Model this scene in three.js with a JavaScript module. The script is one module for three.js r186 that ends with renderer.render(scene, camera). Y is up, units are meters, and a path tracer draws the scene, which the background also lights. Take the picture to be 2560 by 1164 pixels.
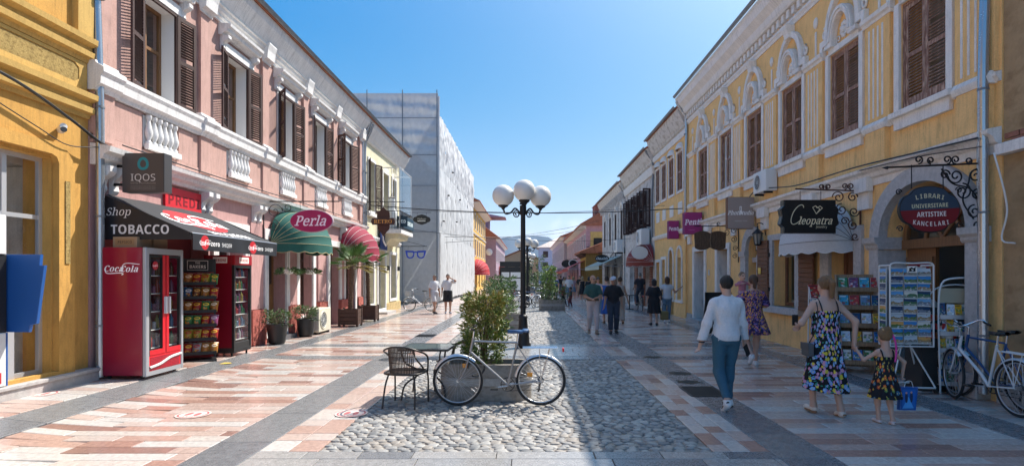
import * as THREE from 'three';
import { mergeGeometries, toCreasedNormals } from 'three/addons/utils/BufferGeometryUtils.js';
import { RoundedBoxGeometry } from 'three/addons/geometries/RoundedBoxGeometry.js';
import { createNoise2D, createNoise3D } from 'simplex-noise';

// ------------------------------------------------------------------ camera, sky, sun, exposure
const scene = new THREE.Scene();
const camera = new THREE.PerspectiveCamera(2 * Math.atan(582 / 1400) * 180 / Math.PI, 2560 / 1164, 0.1, 9000);
camera.position.set(0, 1.72, 0);
camera.lookAt(0, 1.72, -10);
camera.setViewOffset(2560, 1164, -38, -108, 2560, 1164);   // rising lens: verticals stay vertical

const renderer = new THREE.WebGLRenderer({ antialias: true });
renderer.toneMapping = THREE.LinearToneMapping;
renderer.toneMappingExposure = 3.35;
renderer.shadowMap.enabled = true;

const SUN = new THREE.Vector3(0.592, 1, -0.54).normalize();  // ahead and to the right, 51 degrees up
const sun = new THREE.DirectionalLight(new THREE.Color(1, 0.94, 0.86), 2.4);
sun.position.copy(SUN).multiplyScalar(80).add(new THREE.Vector3(0, 0, -25));
sun.target.position.set(0, 0, -25);
sun.castShadow = true;
sun.shadow.radius = 1;
Object.assign(sun.shadow.camera, { left: -45, right: 45, top: 45, bottom: -45, near: 1, far: 200 });
sun.shadow.mapSize.set(4096, 4096);
scene.add(sun, sun.target);

function rngOf(seed) { return () => { seed = (seed + 0x6d2b79f5) | 0; let t = Math.imul(seed ^ (seed >>> 15), 1 | seed); t = (t + Math.imul(t ^ (t >>> 7), 61 | t)) ^ t; return ((t ^ (t >>> 14)) >>> 0) / 4294967296; }; }
let rnd = rngOf(7);
const n2 = createNoise2D(rngOf(11)), n3 = createNoise3D(rngOf(12));
const clamp = (x, a = 0, b = 1) => Math.min(b, Math.max(a, x)), lerp = (a, b, t) => a + (b - a) * t;
const smooth = (a, b, x) => { const t = clamp((x - a) / (b - a)); return t * t * (3 - 2 * t); };
const fbm = (x, y, o = 4) => { let s = 0, a = 0.5; for (let i = 0; i < o; i++) { s += a * n2(x, y); x = x * 2.03 + 7.1; y = y * 2.03 - 3.7; a *= 0.5; } return s; };

{ // clear summer sky: deep blue aloft, paling to the horizon and towards the sun
  const W = 1024, H = 512, d = new Float32Array(W * H * 4), dir = new THREE.Vector3();
  for (let j = 0; j < H; j++) for (let i = 0; i < W; i++) {
    const th = (i / W - 0.5) * 2 * Math.PI, el = ((j + 0.5) / H - 0.5) * Math.PI;
    dir.set(Math.cos(el) * Math.cos(th), Math.sin(el), Math.cos(el) * Math.sin(th));
    const e = Math.max(0, dir.y), gam = Math.acos(clamp(dir.dot(SUN), -1, 1)) * 180 / Math.PI;
    const g = 0.085 * (Math.pow(2, Math.max(0, 63 - gam) / 11) - 1), t = Math.pow(1 - e, 5.4);   // brightening to the sun goes on as it does across the frame
    let r = 0.0 + Math.pow(t, 1.35) * 1.1 + g * 0.8, gr = 0.205 + t * 0.86 + g * 0.80, b = 0.61 + t * 0.58 + g * 0.66;
    r /= 2.55; gr /= 2.55; b /= 2.65;
    const cl = smooth(0.18, 0.62, fbm(th * 11, el * 34, 5) + 0.12 * n2(th * 3, 9)) * smooth(0.028, 0.045, el) * smooth(0.115, 0.07, el) * 0.6;
    r = lerp(r, 0.47, cl); gr = lerp(gr, 0.475, cl); b = lerp(b, 0.48, cl);
    if (el < 0) { r = 0.25; gr = 0.3; b = 0.33; }
    const o = (j * W + i) * 4; d[o] = r; d[o + 1] = gr; d[o + 2] = b; d[o + 3] = 1;
  }
  const sky = new THREE.DataTexture(d, W, H, THREE.RGBAFormat, THREE.FloatType);
  sky.mapping = THREE.EquirectangularReflectionMapping; sky.magFilter = THREE.LinearFilter; sky.needsUpdate = true;
  scene.background = sky; scene.environment = sky; scene.backgroundIntensity = 1; scene.environmentIntensity = 1;
}
scene.fog = new THREE.FogExp2(new THREE.Color(0.62, 0.76, 0.95), 0.0001);   // summer haze before the far mountains
// ------------------------------------------------------------------ helpers
const V = (x, y, z) => new THREE.Vector3(x, y, z), PI = Math.PI;
const used = {};
function numbered(n) { const k = used[n] = (used[n] ?? -1) + 1; return k ? n + '_' + String(k).padStart(3, '0') : n; }
function clean(g) {
  if (g.index) g = g.toNonIndexed();
  for (const k of Object.keys(g.attributes)) if (!['position', 'normal', 'uv', 'color'].includes(k)) g.deleteAttribute(k);
  if (!g.attributes.normal) g.computeVertexNormals();
  return g;
}
function merge(list) {
  list = list.flat(9).filter(Boolean);
  if (list.length === 1) return clean(list[0]);
  const keep = list.every((g) => g.userData.uv), c = list.map((g) => { const o = clean(g); if (!o.attributes.uv) o.setAttribute('uv', new THREE.BufferAttribute(new Float32Array(o.attributes.position.count * 2), 2)); return o; });
  const g = mergeGeometries(c); g.userData.uv = keep; return g;
}
function metreUV(g, ox = 0, oy = 0) {          // texture coordinates in metres, by the way each face points
  const p = g.attributes.position, n = p.count, uv = new Float32Array(n * 2), a = V(), b = V(), c = V();
  for (let i = 0; i < n; i += 3) {
    a.fromBufferAttribute(p, i); b.fromBufferAttribute(p, i + 1); c.fromBufferAttribute(p, i + 2);
    const q = b.clone().sub(a).cross(c.clone().sub(a)), ax = Math.abs(q.x), ay = Math.abs(q.y), az = Math.abs(q.z);
    [a, b, c].forEach((v, k) => { const o = (i + k) * 2; if (az >= ax && az >= ay) { uv[o] = v.x; uv[o + 1] = v.y; } else if (ax >= ay) { uv[o] = v.z; uv[o + 1] = v.y; } else { uv[o] = v.x; uv[o + 1] = v.z; } uv[o] += ox; uv[o + 1] += oy; });
  }
  g.setAttribute('uv', new THREE.BufferAttribute(uv, 2)); return g;
}
function mesh(name, geo, mat, parent) {
  let g = Array.isArray(geo) ? merge(geo) : geo;
  if (!g.userData.uv) { g = clean(g); metreUV(g, rnd() * 3, rnd() * 3); g.userData.uv = true; }
  const m = new THREE.Mesh(g, mat); m.name = parent && parent !== scene ? name : numbered(name);
  m.castShadow = m.receiveShadow = true; (parent ?? scene).add(m); return m;
}
function tag(o, label, category, group, kind) { o.userData.label = label; if (category) o.userData.category = category; if (group) o.userData.group = group; if (kind) o.userData.kind = kind; return o; }
function thing(name, label, category, x = 0, y = 0, z = 0, turn = 0, group) {
  const o = new THREE.Group(); o.name = numbered(name); scene.add(o); o.position.set(x, y, z); o.rotation.y = turn; return tag(o, label, category, group);
}
function struct(o, label) { o.userData.kind = 'structure'; if (label) o.userData.label = label; return o; }
function part(name, parent, x = 0, y = 0, z = 0, turn = 0) { const o = new THREE.Group(); o.name = name; parent.add(o); o.position.set(x, y, z); o.rotation.y = turn; return o; }
// geometry
const bx = (x0, x1, y0, y1, z0, z1) => new THREE.BoxGeometry(x1 - x0, y1 - y0, z1 - z0).translate((x0 + x1) / 2, (y0 + y1) / 2, (z0 + z1) / 2);
const rbx = (x0, x1, y0, y1, z0, z1, r = 0.01, s = 2) => new RoundedBoxGeometry(x1 - x0, y1 - y0, z1 - z0, s, r).translate((x0 + x1) / 2, (y0 + y1) / 2, (z0 + z1) / 2);
const cyl = (r0, r1, h, s = 16, open = false) => new THREE.CylinderGeometry(r1, r0, h, s, 1, open).translate(0, h / 2, 0);
const sph = (r, s = 20, t = 14) => new THREE.SphereGeometry(r, s, t);
const lathe = (pts, s = 20) => new THREE.LatheGeometry(pts.map(([r, y]) => new THREE.Vector2(r, y)), s);
function tube(pts, r, s = 8, n = 0, closed = false) { const c = new THREE.CatmullRomCurve3(pts.map((p) => (p.isVector3 ? p : V(...p))), closed, 'centripetal'); return new THREE.TubeGeometry(c, n || pts.length * 6, r, s, closed); }
function rod(a, b, r, r2 = r, s = 8) { a = a.isVector3 ? a : V(...a); b = b.isVector3 ? b : V(...b); const d = b.clone().sub(a), g = new THREE.CylinderGeometry(r2, r, d.length(), s); g.translate(0, d.length() / 2, 0); g.applyQuaternion(new THREE.Quaternion().setFromUnitVectors(V(0, 1, 0), d.normalize())); return g.translate(a.x, a.y, a.z); }
const rods = (pts, r, s = 8) => pts.slice(1).map((p, i) => rod(pts[i], p, r, r, s)).concat(pts.slice(1, -1).map((p) => sph(r, s, 6).translate(...(p.isVector3 ? p.toArray() : p))));
const shapeOf = (pts) => { const s = new THREE.Shape(); pts.forEach(([x, y], i) => (i ? s.lineTo(x, y) : s.moveTo(x, y))); return s; };
const ext = (shape, depth, bev = 0, seg = 12) => new THREE.ExtrudeGeometry(Array.isArray(shape) ? shapeOf(shape) : shape, { depth: depth - 2 * bev, bevelEnabled: bev > 0, bevelSize: bev, bevelThickness: bev, bevelOffset: -bev, bevelSegments: 2, curveSegments: seg }).translate(0, 0, bev);
const ellipse = (a, b) => { const s = new THREE.Shape(); s.absellipse(0, 0, a, b, 0, PI * 2); return s; };
function face(shape, seg = 24) {             // flat face with 0..1 texture coordinates over its box
  const g = new THREE.ShapeGeometry(shape, seg); g.computeBoundingBox(); const b = g.boundingBox, p = g.attributes.position, uv = g.attributes.uv;
  for (let i = 0; i < p.count; i++) uv.setXY(i, (p.getX(i) - b.min.x) / (b.max.x - b.min.x), (p.getY(i) - b.min.y) / (b.max.y - b.min.y));
  g.userData.uv = true; return g;
}
const plane = (w, h) => { const g = new THREE.PlaneGeometry(w, h); g.userData.uv = true; return g; };
function moulding(u0, u1, prof) { return ext(prof.map(([v, n]) => [-n, v]), u1 - u0).rotateY(PI / 2).translate(u0, 0, 0); }  // a profile run along the wall
function grid(nu, nv, f, closedU = false) {  // parametric sheet, f(u,v) -> [x,y,z]
  const pos = [], uv = [], idx = [];
  for (let j = 0; j <= nv; j++) for (let i = 0; i <= nu; i++) { pos.push(...f(i / nu, j / nv)); uv.push(i / nu, j / nv); }
  for (let j = 0; j < nv; j++) for (let i = 0; i < nu; i++) { const a = j * (nu + 1) + i; idx.push(a, a + 1, a + nu + 2, a, a + nu + 2, a + nu + 1); }
  const g = new THREE.BufferGeometry(); g.setAttribute('position', new THREE.Float32BufferAttribute(pos, 3)); g.setAttribute('uv', new THREE.Float32BufferAttribute(uv, 2)); g.setIndex(idx); g.computeVertexNormals(); return g;
}
function quad(a, b, c, d) { const g = new THREE.BufferGeometry(); g.setAttribute('position', new THREE.Float32BufferAttribute([...a, ...b, ...c, ...a, ...c, ...d], 3)); g.computeVertexNormals(); return g; }
function spiral(cx, cy, r0, r1, a0, turns, n = 22) { const p = []; for (let i = 0; i <= n; i++) { const t = i / n, a = a0 + turns * 2 * PI * t, r = lerp(r0, r1, t); p.push([cx + r * Math.cos(a), cy + r * Math.sin(a), 0]); } return p; }

// ------------------------------------------------------------------ textures and materials
function tex(w, h, f, srgb = true) {
  const d = new Uint8Array(w * h * 4);
  for (let j = 0; j < h; j++) for (let i = 0; i < w; i++) { const c = f(i / w, j / h), o = (j * w + i) * 4; const a = typeof c === 'number' ? [c, c, c] : c; for (let k = 0; k < 3; k++) d[o + k] = clamp(a[k]) * 255; d[o + 3] = 255; }
  const t = new THREE.DataTexture(d, w, h); t.wrapS = t.wrapT = THREE.RepeatWrapping; t.magFilter = THREE.LinearFilter; if (srgb) t.colorSpace = THREE.SRGBColorSpace; t.needsUpdate = true; return t;
}
const mixv = (a, b, t) => (typeof a === 'number' ? lerp(a, b, t) : a.map((v, i) => lerp(v, b[i], t)));
const tile = (f, x, y) => mixv(mixv(f(x, y), f(x - 1, y), x), mixv(f(x, y - 1), f(x - 1, y - 1), x), y);   // makes noise repeat without a seam
const rep = (t, s, s2 = s) => { const c = t.clone(); c.repeat.set(s, s2); c.needsUpdate = true; return c; };
const T = {};
T.plaster = tex(512, 512, (x, y) => tile((a, b) => 0.97 + 0.07 * fbm(a * 5, b * 5, 5) + 0.04 * n2(a * 60, b * 60) - 0.09 * smooth(0.25, 0.6, fbm(a * 9 + 5, b * 3, 4)) - 0.07 * smooth(0.05, 0.4, fbm(a * 26, b * 2.2 + 4, 3)) - 0.2 * smooth(0.006, 0.0, Math.abs(fbm(a * 3 + 8, b * 3, 5))) * smooth(0.1, 0.3, n2(a * 2, b * 2 + 5)), x, y));
T.dirty = tex(512, 512, (x, y) => tile((a, b) => { const s = smooth(0.02, 0.5, fbm(a * 4 + 3, b * 6, 5)), k = smooth(0.15, 0.4, fbm(a * 14, b * 14, 4)); return [0.98 - 0.2 * s - 0.07 * k, 0.97 - 0.22 * s - 0.07 * k, 0.96 - 0.25 * s - 0.07 * k]; }, x, y));
T.rough = tex(256, 256, (x, y) => tile((a, b) => 0.5 + 0.3 * fbm(a * 30, b * 30, 3) + 0.2 * fbm(a * 6, b * 6, 3), x, y), false);
T.stone = tex(512, 512, (x, y) => tile((a, b) => { const v = Math.abs(fbm(a * 4 + fbm(a * 3, b * 3) * 2, b * 7, 5)), w = 0.06 * n2(a * 110, b * 110); return 0.92 + 0.14 * fbm(a * 8, b * 8, 5) + w - 0.12 * smooth(0.06, 0, v) - 0.14 * smooth(0.35, 0.6, fbm(a * 20 + 9, b * 20, 3)); }, x, y));
T.granite = tex(256, 256, (x, y) => { const q = n2(x * 90, y * 90) * 0.5 + n2(x * 47 + 9, y * 47) * 0.5; return 0.75 + 0.28 * q; });
T.wood = tex(256, 512, (x, y) => tile((a, b) => { const g = fbm(a * 18, b * 1.6, 4), l = n2(a * 70, b * 4); return 0.78 + 0.22 * g + 0.10 * l; }, x, y));
T.worn = tex(256, 512, (x, y) => tile((a, b) => { const s = smooth(-0.05, 0.3, fbm(a * 9, b * 4, 5)), g = 0.12 * n2(a * 60, b * 5); return [lerp(0.52, 0.76, s) + g, lerp(0.39, 0.66, s) + g, lerp(0.33, 0.58, s) + g]; }, x, y));
T.cloth = tex(256, 256, (x, y) => 0.9 + 0.06 * Math.sin(x * 2 * PI * 64) * Math.sin(y * 2 * PI * 64) + 0.06 * tile((a, b) => fbm(a * 8, b * 8), x, y));
const col = (c) => (Array.isArray(c) ? new THREE.Color().setRGB(...c) : new THREE.Color(c));
function mat(c, o = {}) { const { rough: r = 0.8, metal = 0, ...rest } = o; return new THREE.MeshPhysicalMaterial({ color: col(c), roughness: r, metalness: metal, side: THREE.DoubleSide, ...rest }); }
const plaster = (c, o = {}) => mat(c, { rough: 0.92, map: rep(o.dirty ? T.dirty : T.plaster, o.s ?? 0.45), bumpMap: rep(T.rough, 1.6), bumpScale: 0.006, ...(delete o.s, delete o.dirty, o) });
const M = {
  white: plaster([0.78, 0.76, 0.74]), whitePaint: mat([0.78, 0.77, 0.75], { rough: 0.5 }), offwhite: plaster([0.66, 0.63, 0.56]),
  black: mat([0.012, 0.012, 0.013], { rough: 0.45 }), iron: mat([0.02, 0.02, 0.022], { rough: 0.5, metal: 0.4 }), rustIron: mat([0.09, 0.035, 0.022], { rough: 0.75, metal: 0.3, bumpMap: rep(T.rough, 9), bumpScale: 0.002 }),
  zinc: mat([0.42, 0.45, 0.48], { rough: 0.42, metal: 0.7, roughnessMap: rep(T.rough, 1) }), zincDull: mat([0.24, 0.26, 0.28], { rough: 0.6, metal: 0.5, map: rep(T.plaster, 1) }),
  chrome: mat([0.75, 0.75, 0.76], { rough: 0.18, metal: 1 }), steel: mat([0.5, 0.5, 0.51], { rough: 0.32, metal: 0.9 }), alu: mat([0.62, 0.63, 0.65], { rough: 0.4, metal: 0.6 }),
  glass: new THREE.MeshPhysicalMaterial({ color: 0xffffff, roughness: 0.02, transmission: 1, thickness: 0, ior: 1.5, side: THREE.DoubleSide }),
  rubber: mat([0.018, 0.018, 0.019], { rough: 0.8 }), plasticWhite: mat([0.7, 0.7, 0.68], { rough: 0.45 }), plasticBlack: mat([0.02, 0.02, 0.02], { rough: 0.4 }),
  dark: mat([0.03, 0.028, 0.026], { rough: 0.9 }), shutter: mat([0.085, 0.036, 0.028], { rough: 0.72, map: rep(T.wood, 2, 0.7), bumpMap: rep(T.wood, 2, 0.7), bumpScale: 0.003 }),
  shutterWorn: mat([0.95, 0.9, 0.9], { rough: 0.85, map: rep(T.worn, 1.6, 0.8), bumpMap: rep(T.wood, 3, 0.7), bumpScale: 0.004 }), woodFrame: mat([0.36, 0.17, 0.065], { rough: 0.55, map: rep(T.wood, 2, 0.7) }),
  woodDark: mat([0.11, 0.05, 0.03], { rough: 0.7, map: rep(T.wood, 1.5, 0.7), bumpMap: rep(T.wood, 1.5, 0.7), bumpScale: 0.004 }), woodPale: mat([0.5, 0.34, 0.2], { rough: 0.6, map: rep(T.wood, 1.5, 0.7) }), woodRed: mat([0.30, 0.13, 0.065], { rough: 0.7, map: rep(T.wood, 1.2, 0.8), bumpMap: rep(T.wood, 1.2, 0.8), bumpScale: 0.006 }),
  limestone: mat([0.52, 0.49, 0.47], { rough: 0.8, map: rep(T.stone, 0.8), bumpMap: rep(T.rough, 2), bumpScale: 0.006 }), roofTile: mat([0.42, 0.16, 0.09], { rough: 0.85, map: rep(T.dirty, 0.5) }),
  soffit: plaster([0.72, 0.68, 0.63], { dirty: 1 }), interior: mat([0.38, 0.36, 0.33], { rough: 0.95 }), interiorDark: mat([0.36, 0.33, 0.30], { rough: 0.95 }),
};
function canvasTex(w, h, draw) { const c = document.createElement('canvas'); c.width = w; c.height = h; const g = c.getContext('2d'); draw(g, w, h); const t = new THREE.CanvasTexture(c); t.colorSpace = THREE.SRGBColorSpace; t.magFilter = THREE.LinearFilter; t.anisotropy = 8; return t; }
const printed = (w, h, draw, o = {}) => mat(0xffffff, { rough: 0.5, map: canvasTex(w, h, draw), ...o });
function txt(g, s, x, y, size, fill, o = {}) {
  g.save(); g.translate(x, y); if (o.rot) g.rotate(o.rot); if (o.skew) g.transform(1, 0, o.skew, 1, 0, 0); g.scale(o.sx ?? 1, 1);
  g.font = (o.weight ?? 'bold') + ' ' + size + 'px ' + (o.font ?? 'sans-serif'); g.textAlign = o.align ?? 'center'; g.textBaseline = 'middle'; g.fillStyle = fill;
  if (o.stroke) { g.strokeStyle = o.stroke; g.lineWidth = o.lw ?? 3; g.lineJoin = 'round'; g.strokeText(s, 0, 0); } if (fill) g.fillText(s, 0, 0); g.restore();
}
// marching a distance field into a mesh (surface nets)
function surfaceNets(f, lo, hi, cell) {
  const nx = Math.ceil((hi[0] - lo[0]) / cell) + 1, ny = Math.ceil((hi[1] - lo[1]) / cell) + 1, nz = Math.ceil((hi[2] - lo[2]) / cell) + 1;
  const D = new Float32Array(nx * ny * nz), at = (i, j, k) => (k * ny + j) * nx + i;
  for (let k = 0; k < nz; k++) for (let j = 0; j < ny; j++) for (let i = 0; i < nx; i++) D[at(i, j, k)] = f(lo[0] + i * cell, lo[1] + j * cell, lo[2] + k * cell);
  const vid = new Int32Array(nx * ny * nz).fill(-1), pos = [], idx = [];
  const CO = [[0, 0, 0], [1, 0, 0], [0, 1, 0], [1, 1, 0], [0, 0, 1], [1, 0, 1], [0, 1, 1], [1, 1, 1]], ED = [[0, 1], [2, 3], [4, 5], [6, 7], [0, 2], [1, 3], [4, 6], [5, 7], [0, 4], [1, 5], [2, 6], [3, 7]];
  const c = new Float32Array(8);
  for (let k = 0; k < nz - 1; k++) for (let j = 0; j < ny - 1; j++) for (let i = 0; i < nx - 1; i++) {
    let m = 0; for (let q = 0; q < 8; q++) { c[q] = D[at(i + CO[q][0], j + CO[q][1], k + CO[q][2])]; if (c[q] < 0) m |= 1 << q; }
    if (m === 0 || m === 255) continue;
    let x = 0, y = 0, z = 0, n = 0;
    for (const [a, b] of ED) if ((c[a] < 0) !== (c[b] < 0)) { const t = c[a] / (c[a] - c[b]); x += CO[a][0] + (CO[b][0] - CO[a][0]) * t; y += CO[a][1] + (CO[b][1] - CO[a][1]) * t; z += CO[a][2] + (CO[b][2] - CO[a][2]) * t; n++; }
    vid[at(i, j, k)] = pos.length / 3; pos.push(lo[0] + (i + x / n) * cell, lo[1] + (j + y / n) * cell, lo[2] + (k + z / n) * cell);
  }
  const q4 = (a, b, c2, d, flip) => { if (a < 0 || b < 0 || c2 < 0 || d < 0) return; flip ? idx.push(a, c2, b, a, d, c2) : idx.push(a, b, c2, a, c2, d); };
  for (let k = 1; k < nz - 1; k++) for (let j = 1; j < ny - 1; j++) for (let i = 1; i < nx - 1; i++) {
    const s = D[at(i, j, k)] < 0;
    if (s !== D[at(i + 1, j, k)] < 0) q4(vid[at(i, j - 1, k - 1)], vid[at(i, j, k - 1)], vid[at(i, j, k)], vid[at(i, j - 1, k)], !s);
    if (s !== D[at(i, j + 1, k)] < 0) q4(vid[at(i - 1, j, k - 1)], vid[at(i - 1, j, k)], vid[at(i, j, k)], vid[at(i, j, k - 1)], !s);
    if (s !== D[at(i, j, k + 1)] < 0) q4(vid[at(i - 1, j - 1, k)], vid[at(i, j - 1, k)], vid[at(i, j, k)], vid[at(i - 1, j, k)], !s);
  }
  const g = new THREE.BufferGeometry(); g.setAttribute('position', new THREE.Float32BufferAttribute(pos, 3)); g.setIndex(idx); g.computeVertexNormals(); return g;
}
// ------------------------------------------------------------------ ground and paving
// D below always means metres ahead of the camera position (z = -D)
const gh = (x, d) => 0.12 * smooth(-4.8, -6.4, x) * (1 - smooth(9.5, 14.5, d));   // the paving rises a little to the near shop fronts
const ground = mesh('ground', new THREE.PlaneGeometry(7000, 7000).rotateX(-PI / 2).translate(0, -0.07, -2000), mat([0.16, 0.155, 0.15], { rough: 0.95 })); struct(ground, 'ground under the street');
const slabMap = rep(T.stone, 1.4), slabRough = rep(T.rough, 1.1);
const slabMats = [[0.69, 0.61, 0.55], [0.66, 0.55, 0.49], [0.64, 0.49, 0.42], [0.57, 0.38, 0.31], [0.48, 0.29, 0.23], [0.38, 0.23, 0.19], [0.69, 0.645, 0.60], [0.61, 0.45, 0.385]].map((c) => mat(c, { rough: 0.42, ior: 1.6, map: slabMap, roughnessMap: slabRough, bumpMap: rep(T.rough, 3), bumpScale: 0.0008 }));
const slabPick = [0, 0, 0, 1, 1, 1, 2, 2, 2, 3, 3, 4, 4, 5, 6, 6, 6, 7, 7];
const greyMats = [[0.225, 0.225, 0.23], [0.245, 0.245, 0.247], [0.21, 0.212, 0.22]].map((c) => mat(c, { rough: 0.55, map: rep(T.stone, 0.9), roughnessMap: slabRough, bumpMap: rep(T.rough, 3), bumpScale: 0.002 }));
const paleMats = [[0.38, 0.365, 0.35], [0.41, 0.39, 0.37], [0.35, 0.34, 0.33]].map((c) => mat(c, { rough: 0.5, map: slabMap, roughnessMap: slabRough }));
const vcSlab = mat(0xffffff, { rough: 0.5, vertexColors: true, map: slabMap, roughnessMap: slabRough });
function slabGeo(w, d, h = 0.04, b = 0.005) {
  const x = w / 2, z = d / 2, xi = x - b, zi = z - b, t = 0, s = -b, o = -h;
  const q = (a, b2, c, e) => [...a, ...b2, ...c, ...a, ...c, ...e];
  const p = [...q([-xi, t, zi], [xi, t, zi], [xi, t, -zi], [-xi, t, -zi]),
    ...q([-x, s, z], [x, s, z], [xi, t, zi], [-xi, t, zi]), ...q([x, s, z], [x, s, -z], [xi, t, -zi], [xi, t, zi]), ...q([x, s, -z], [-x, s, -z], [-xi, t, -zi], [xi, t, -zi]), ...q([-x, s, -z], [-x, s, z], [-xi, t, zi], [-xi, t, -zi]),
    ...q([-x, o, z], [x, o, z], [x, s, z], [-x, s, z]), ...q([x, o, z], [x, o, -z], [x, s, -z], [x, s, z]), ...q([x, o, -z], [-x, o, -z], [-x, s, -z], [x, s, -z]), ...q([-x, o, -z], [-x, o, z], [-x, s, z], [-x, s, -z])];
  const g = new THREE.BufferGeometry(); g.setAttribute('position', new THREE.Float32BufferAttribute(p, 3)); g.computeVertexNormals(); return g;
}
class Paving {
  constructor(name, label, cap = 290) { this.root = struct(new THREE.Group(), label); this.root.name = numbered(name); scene.add(this.root); this.list = []; this.cap = cap; }
  add(x0, x1, d0, d1, m) { const w = x1 - x0, d = d1 - d0; if (w < 0.04 || d < 0.03) return; const cd = (d0 + d1) / 2, cx = (x0 + x1) / 2; this.list.push({ cx, cd, w, d, m, s: w * d / cd ** 3 * (Math.abs(cx) / cd < 0.98 ? 1 : 0.0001) }); }
  rows(x0, x1, d0, d1, depth, l0, l1, mats, pick) {   // rows laid across the street
    for (let d = d0; d < d1 - 0.02; ) { const e = Math.min(d1, d + depth * (0.92 + rnd() * 0.16)); for (let x = x0 - rnd() * l0 * 0.7; x < x1; ) { const w = lerp(l0, l1, rnd()), a = Math.max(x0, x), b = Math.min(x1, x + w); this.add(a, b, d, e, mats[pick ? pick[Math.floor(rnd() * pick.length)] : Math.floor(rnd() * mats.length)]); x += w; } d = e; }
  }
  cols(x0, x1, d0, d1, n, l0, l1, mats, pick) {       // columns running along the street
    for (let i = 0; i < n; i++) { const a = lerp(x0, x1, i / n), b = lerp(x0, x1, (i + 1) / n); for (let d = d0 - rnd() * l0; d < d1; ) { const l = lerp(l0, l1, rnd()); this.add(a, b, Math.max(d0, d), Math.min(d1, d + l), mats[pick ? pick[Math.floor(rnd() * pick.length)] : Math.floor(rnd() * mats.length)]); d += l; } }
  }
  done() {
    this.list.sort((a, b) => b.s - a.s); const rest = new Map();
    this.list.forEach((q, i) => {
      const sl = (gh(q.cx + q.w / 2, q.cd) - gh(q.cx - q.w / 2, q.cd)) / q.w, g = slabGeo(q.w - 0.007, q.d - 0.007), y = gh(q.cx, q.cd) + (rnd() - 0.5) * 0.002;
      if (i < this.cap) { const m = mesh('slab', g, q.m, this.root); m.position.set(q.cx, y, -q.cd); m.rotation.z = Math.atan(sl); }
      else { g.rotateZ(Math.atan(sl)).translate(q.cx, y, -q.cd); metreUV(g, rnd(), rnd()); g.userData.uv = true; if (!rest.has(q.m)) rest.set(q.m, []); rest.get(q.m).push(g); }
    });
    for (const [m, l] of rest) { const o = mesh('slabs', merge(l), m, this.root); o.userData.kind = 'stuff'; }
  }
}
const SEC = [[3.2, 11.6], [12.1, 13.7], [14.2, 29], [29.5, 31.2], [31.7, 46.5], [47, 64]], CROSS = [[11.6, 12.1], [13.7, 14.2], [29, 29.5], [31.2, 31.7], [46.5, 47]];
{
  const Lp = new Paving('left_pavement', 'sunlit pink and cream marble paving along the shops'), Rp = new Paving('right_pavement', 'shaded pink and cream marble paving along the yellow building'), B = new Paving('stone_bands', 'dark grey stone bands that divide the marble paving');
  for (const [a, b] of SEC) {
    Lp.rows(-5.48, -3.2, a, b, 0.2, 0.4, 1.15, slabMats, slabPick); Lp.rows(-7.2, -6.0, a, b, 0.2, 0.4, 1.0, slabMats, slabPick); Lp.cols(-2.65, -2.06, a < 5 ? 5.5 : a, b, 2, 0.25, 0.6, slabMats, slabPick);
    Rp.rows(2.93, 5.2, a, b, 0.2, 0.4, 1.15, slabMats, slabPick); Rp.rows(5.72, 6.6, a, b, 0.2, 0.4, 1.0, slabMats, slabPick); Rp.cols(1.83, 2.39, a < 5 ? 5.5 : a, b, 3, 0.25, 0.5, slabMats, slabPick);
  }
  for (const [x0, x1] of [[-6, -5.48], [-3.2, -2.65], [2.39, 2.93], [5.2, 5.72]]) B.cols(x0, x1, 3, 64, 1, 0.7, 1.3, greyMats);
  for (const [a, b] of CROSS) for (const [x0, x1] of [[-7.2, -6], [-5.48, -3.2], [-2.65, 2.39], [2.93, 5.2], [5.72, 6.6]]) B.rows(x0, x1, a, b, 0.5, 0.7, 1.3, greyMats);
  B.rows(-2.65, 2.39, 4.1, 5.5, 0.23, 0.5, 0.95, paleMats.concat(greyMats));
  for (const [a, b] of [[12.1, 13.7], [29.5, 31.2], [31.7, 46.5]]) B.rows(-2.06, 1.83, a, b, 0.4, 0.6, 1.1, paleMats);
  Lp.done(); Rp.done(); B.done();
  struct(mesh('near_pavement', new THREE.PlaneGeometry(14, 63).rotateX(-PI / 2).translate(-0.3, -0.004, 28.6), slabMats[1]), 'paving of the street behind the viewer'); const far = mesh('far_pavement', new THREE.PlaneGeometry(15, 140).rotateX(-PI / 2).translate(-0.3, -0.004, -133.8), slabMats[1]); struct(far, 'far paving of the street');
}
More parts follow.
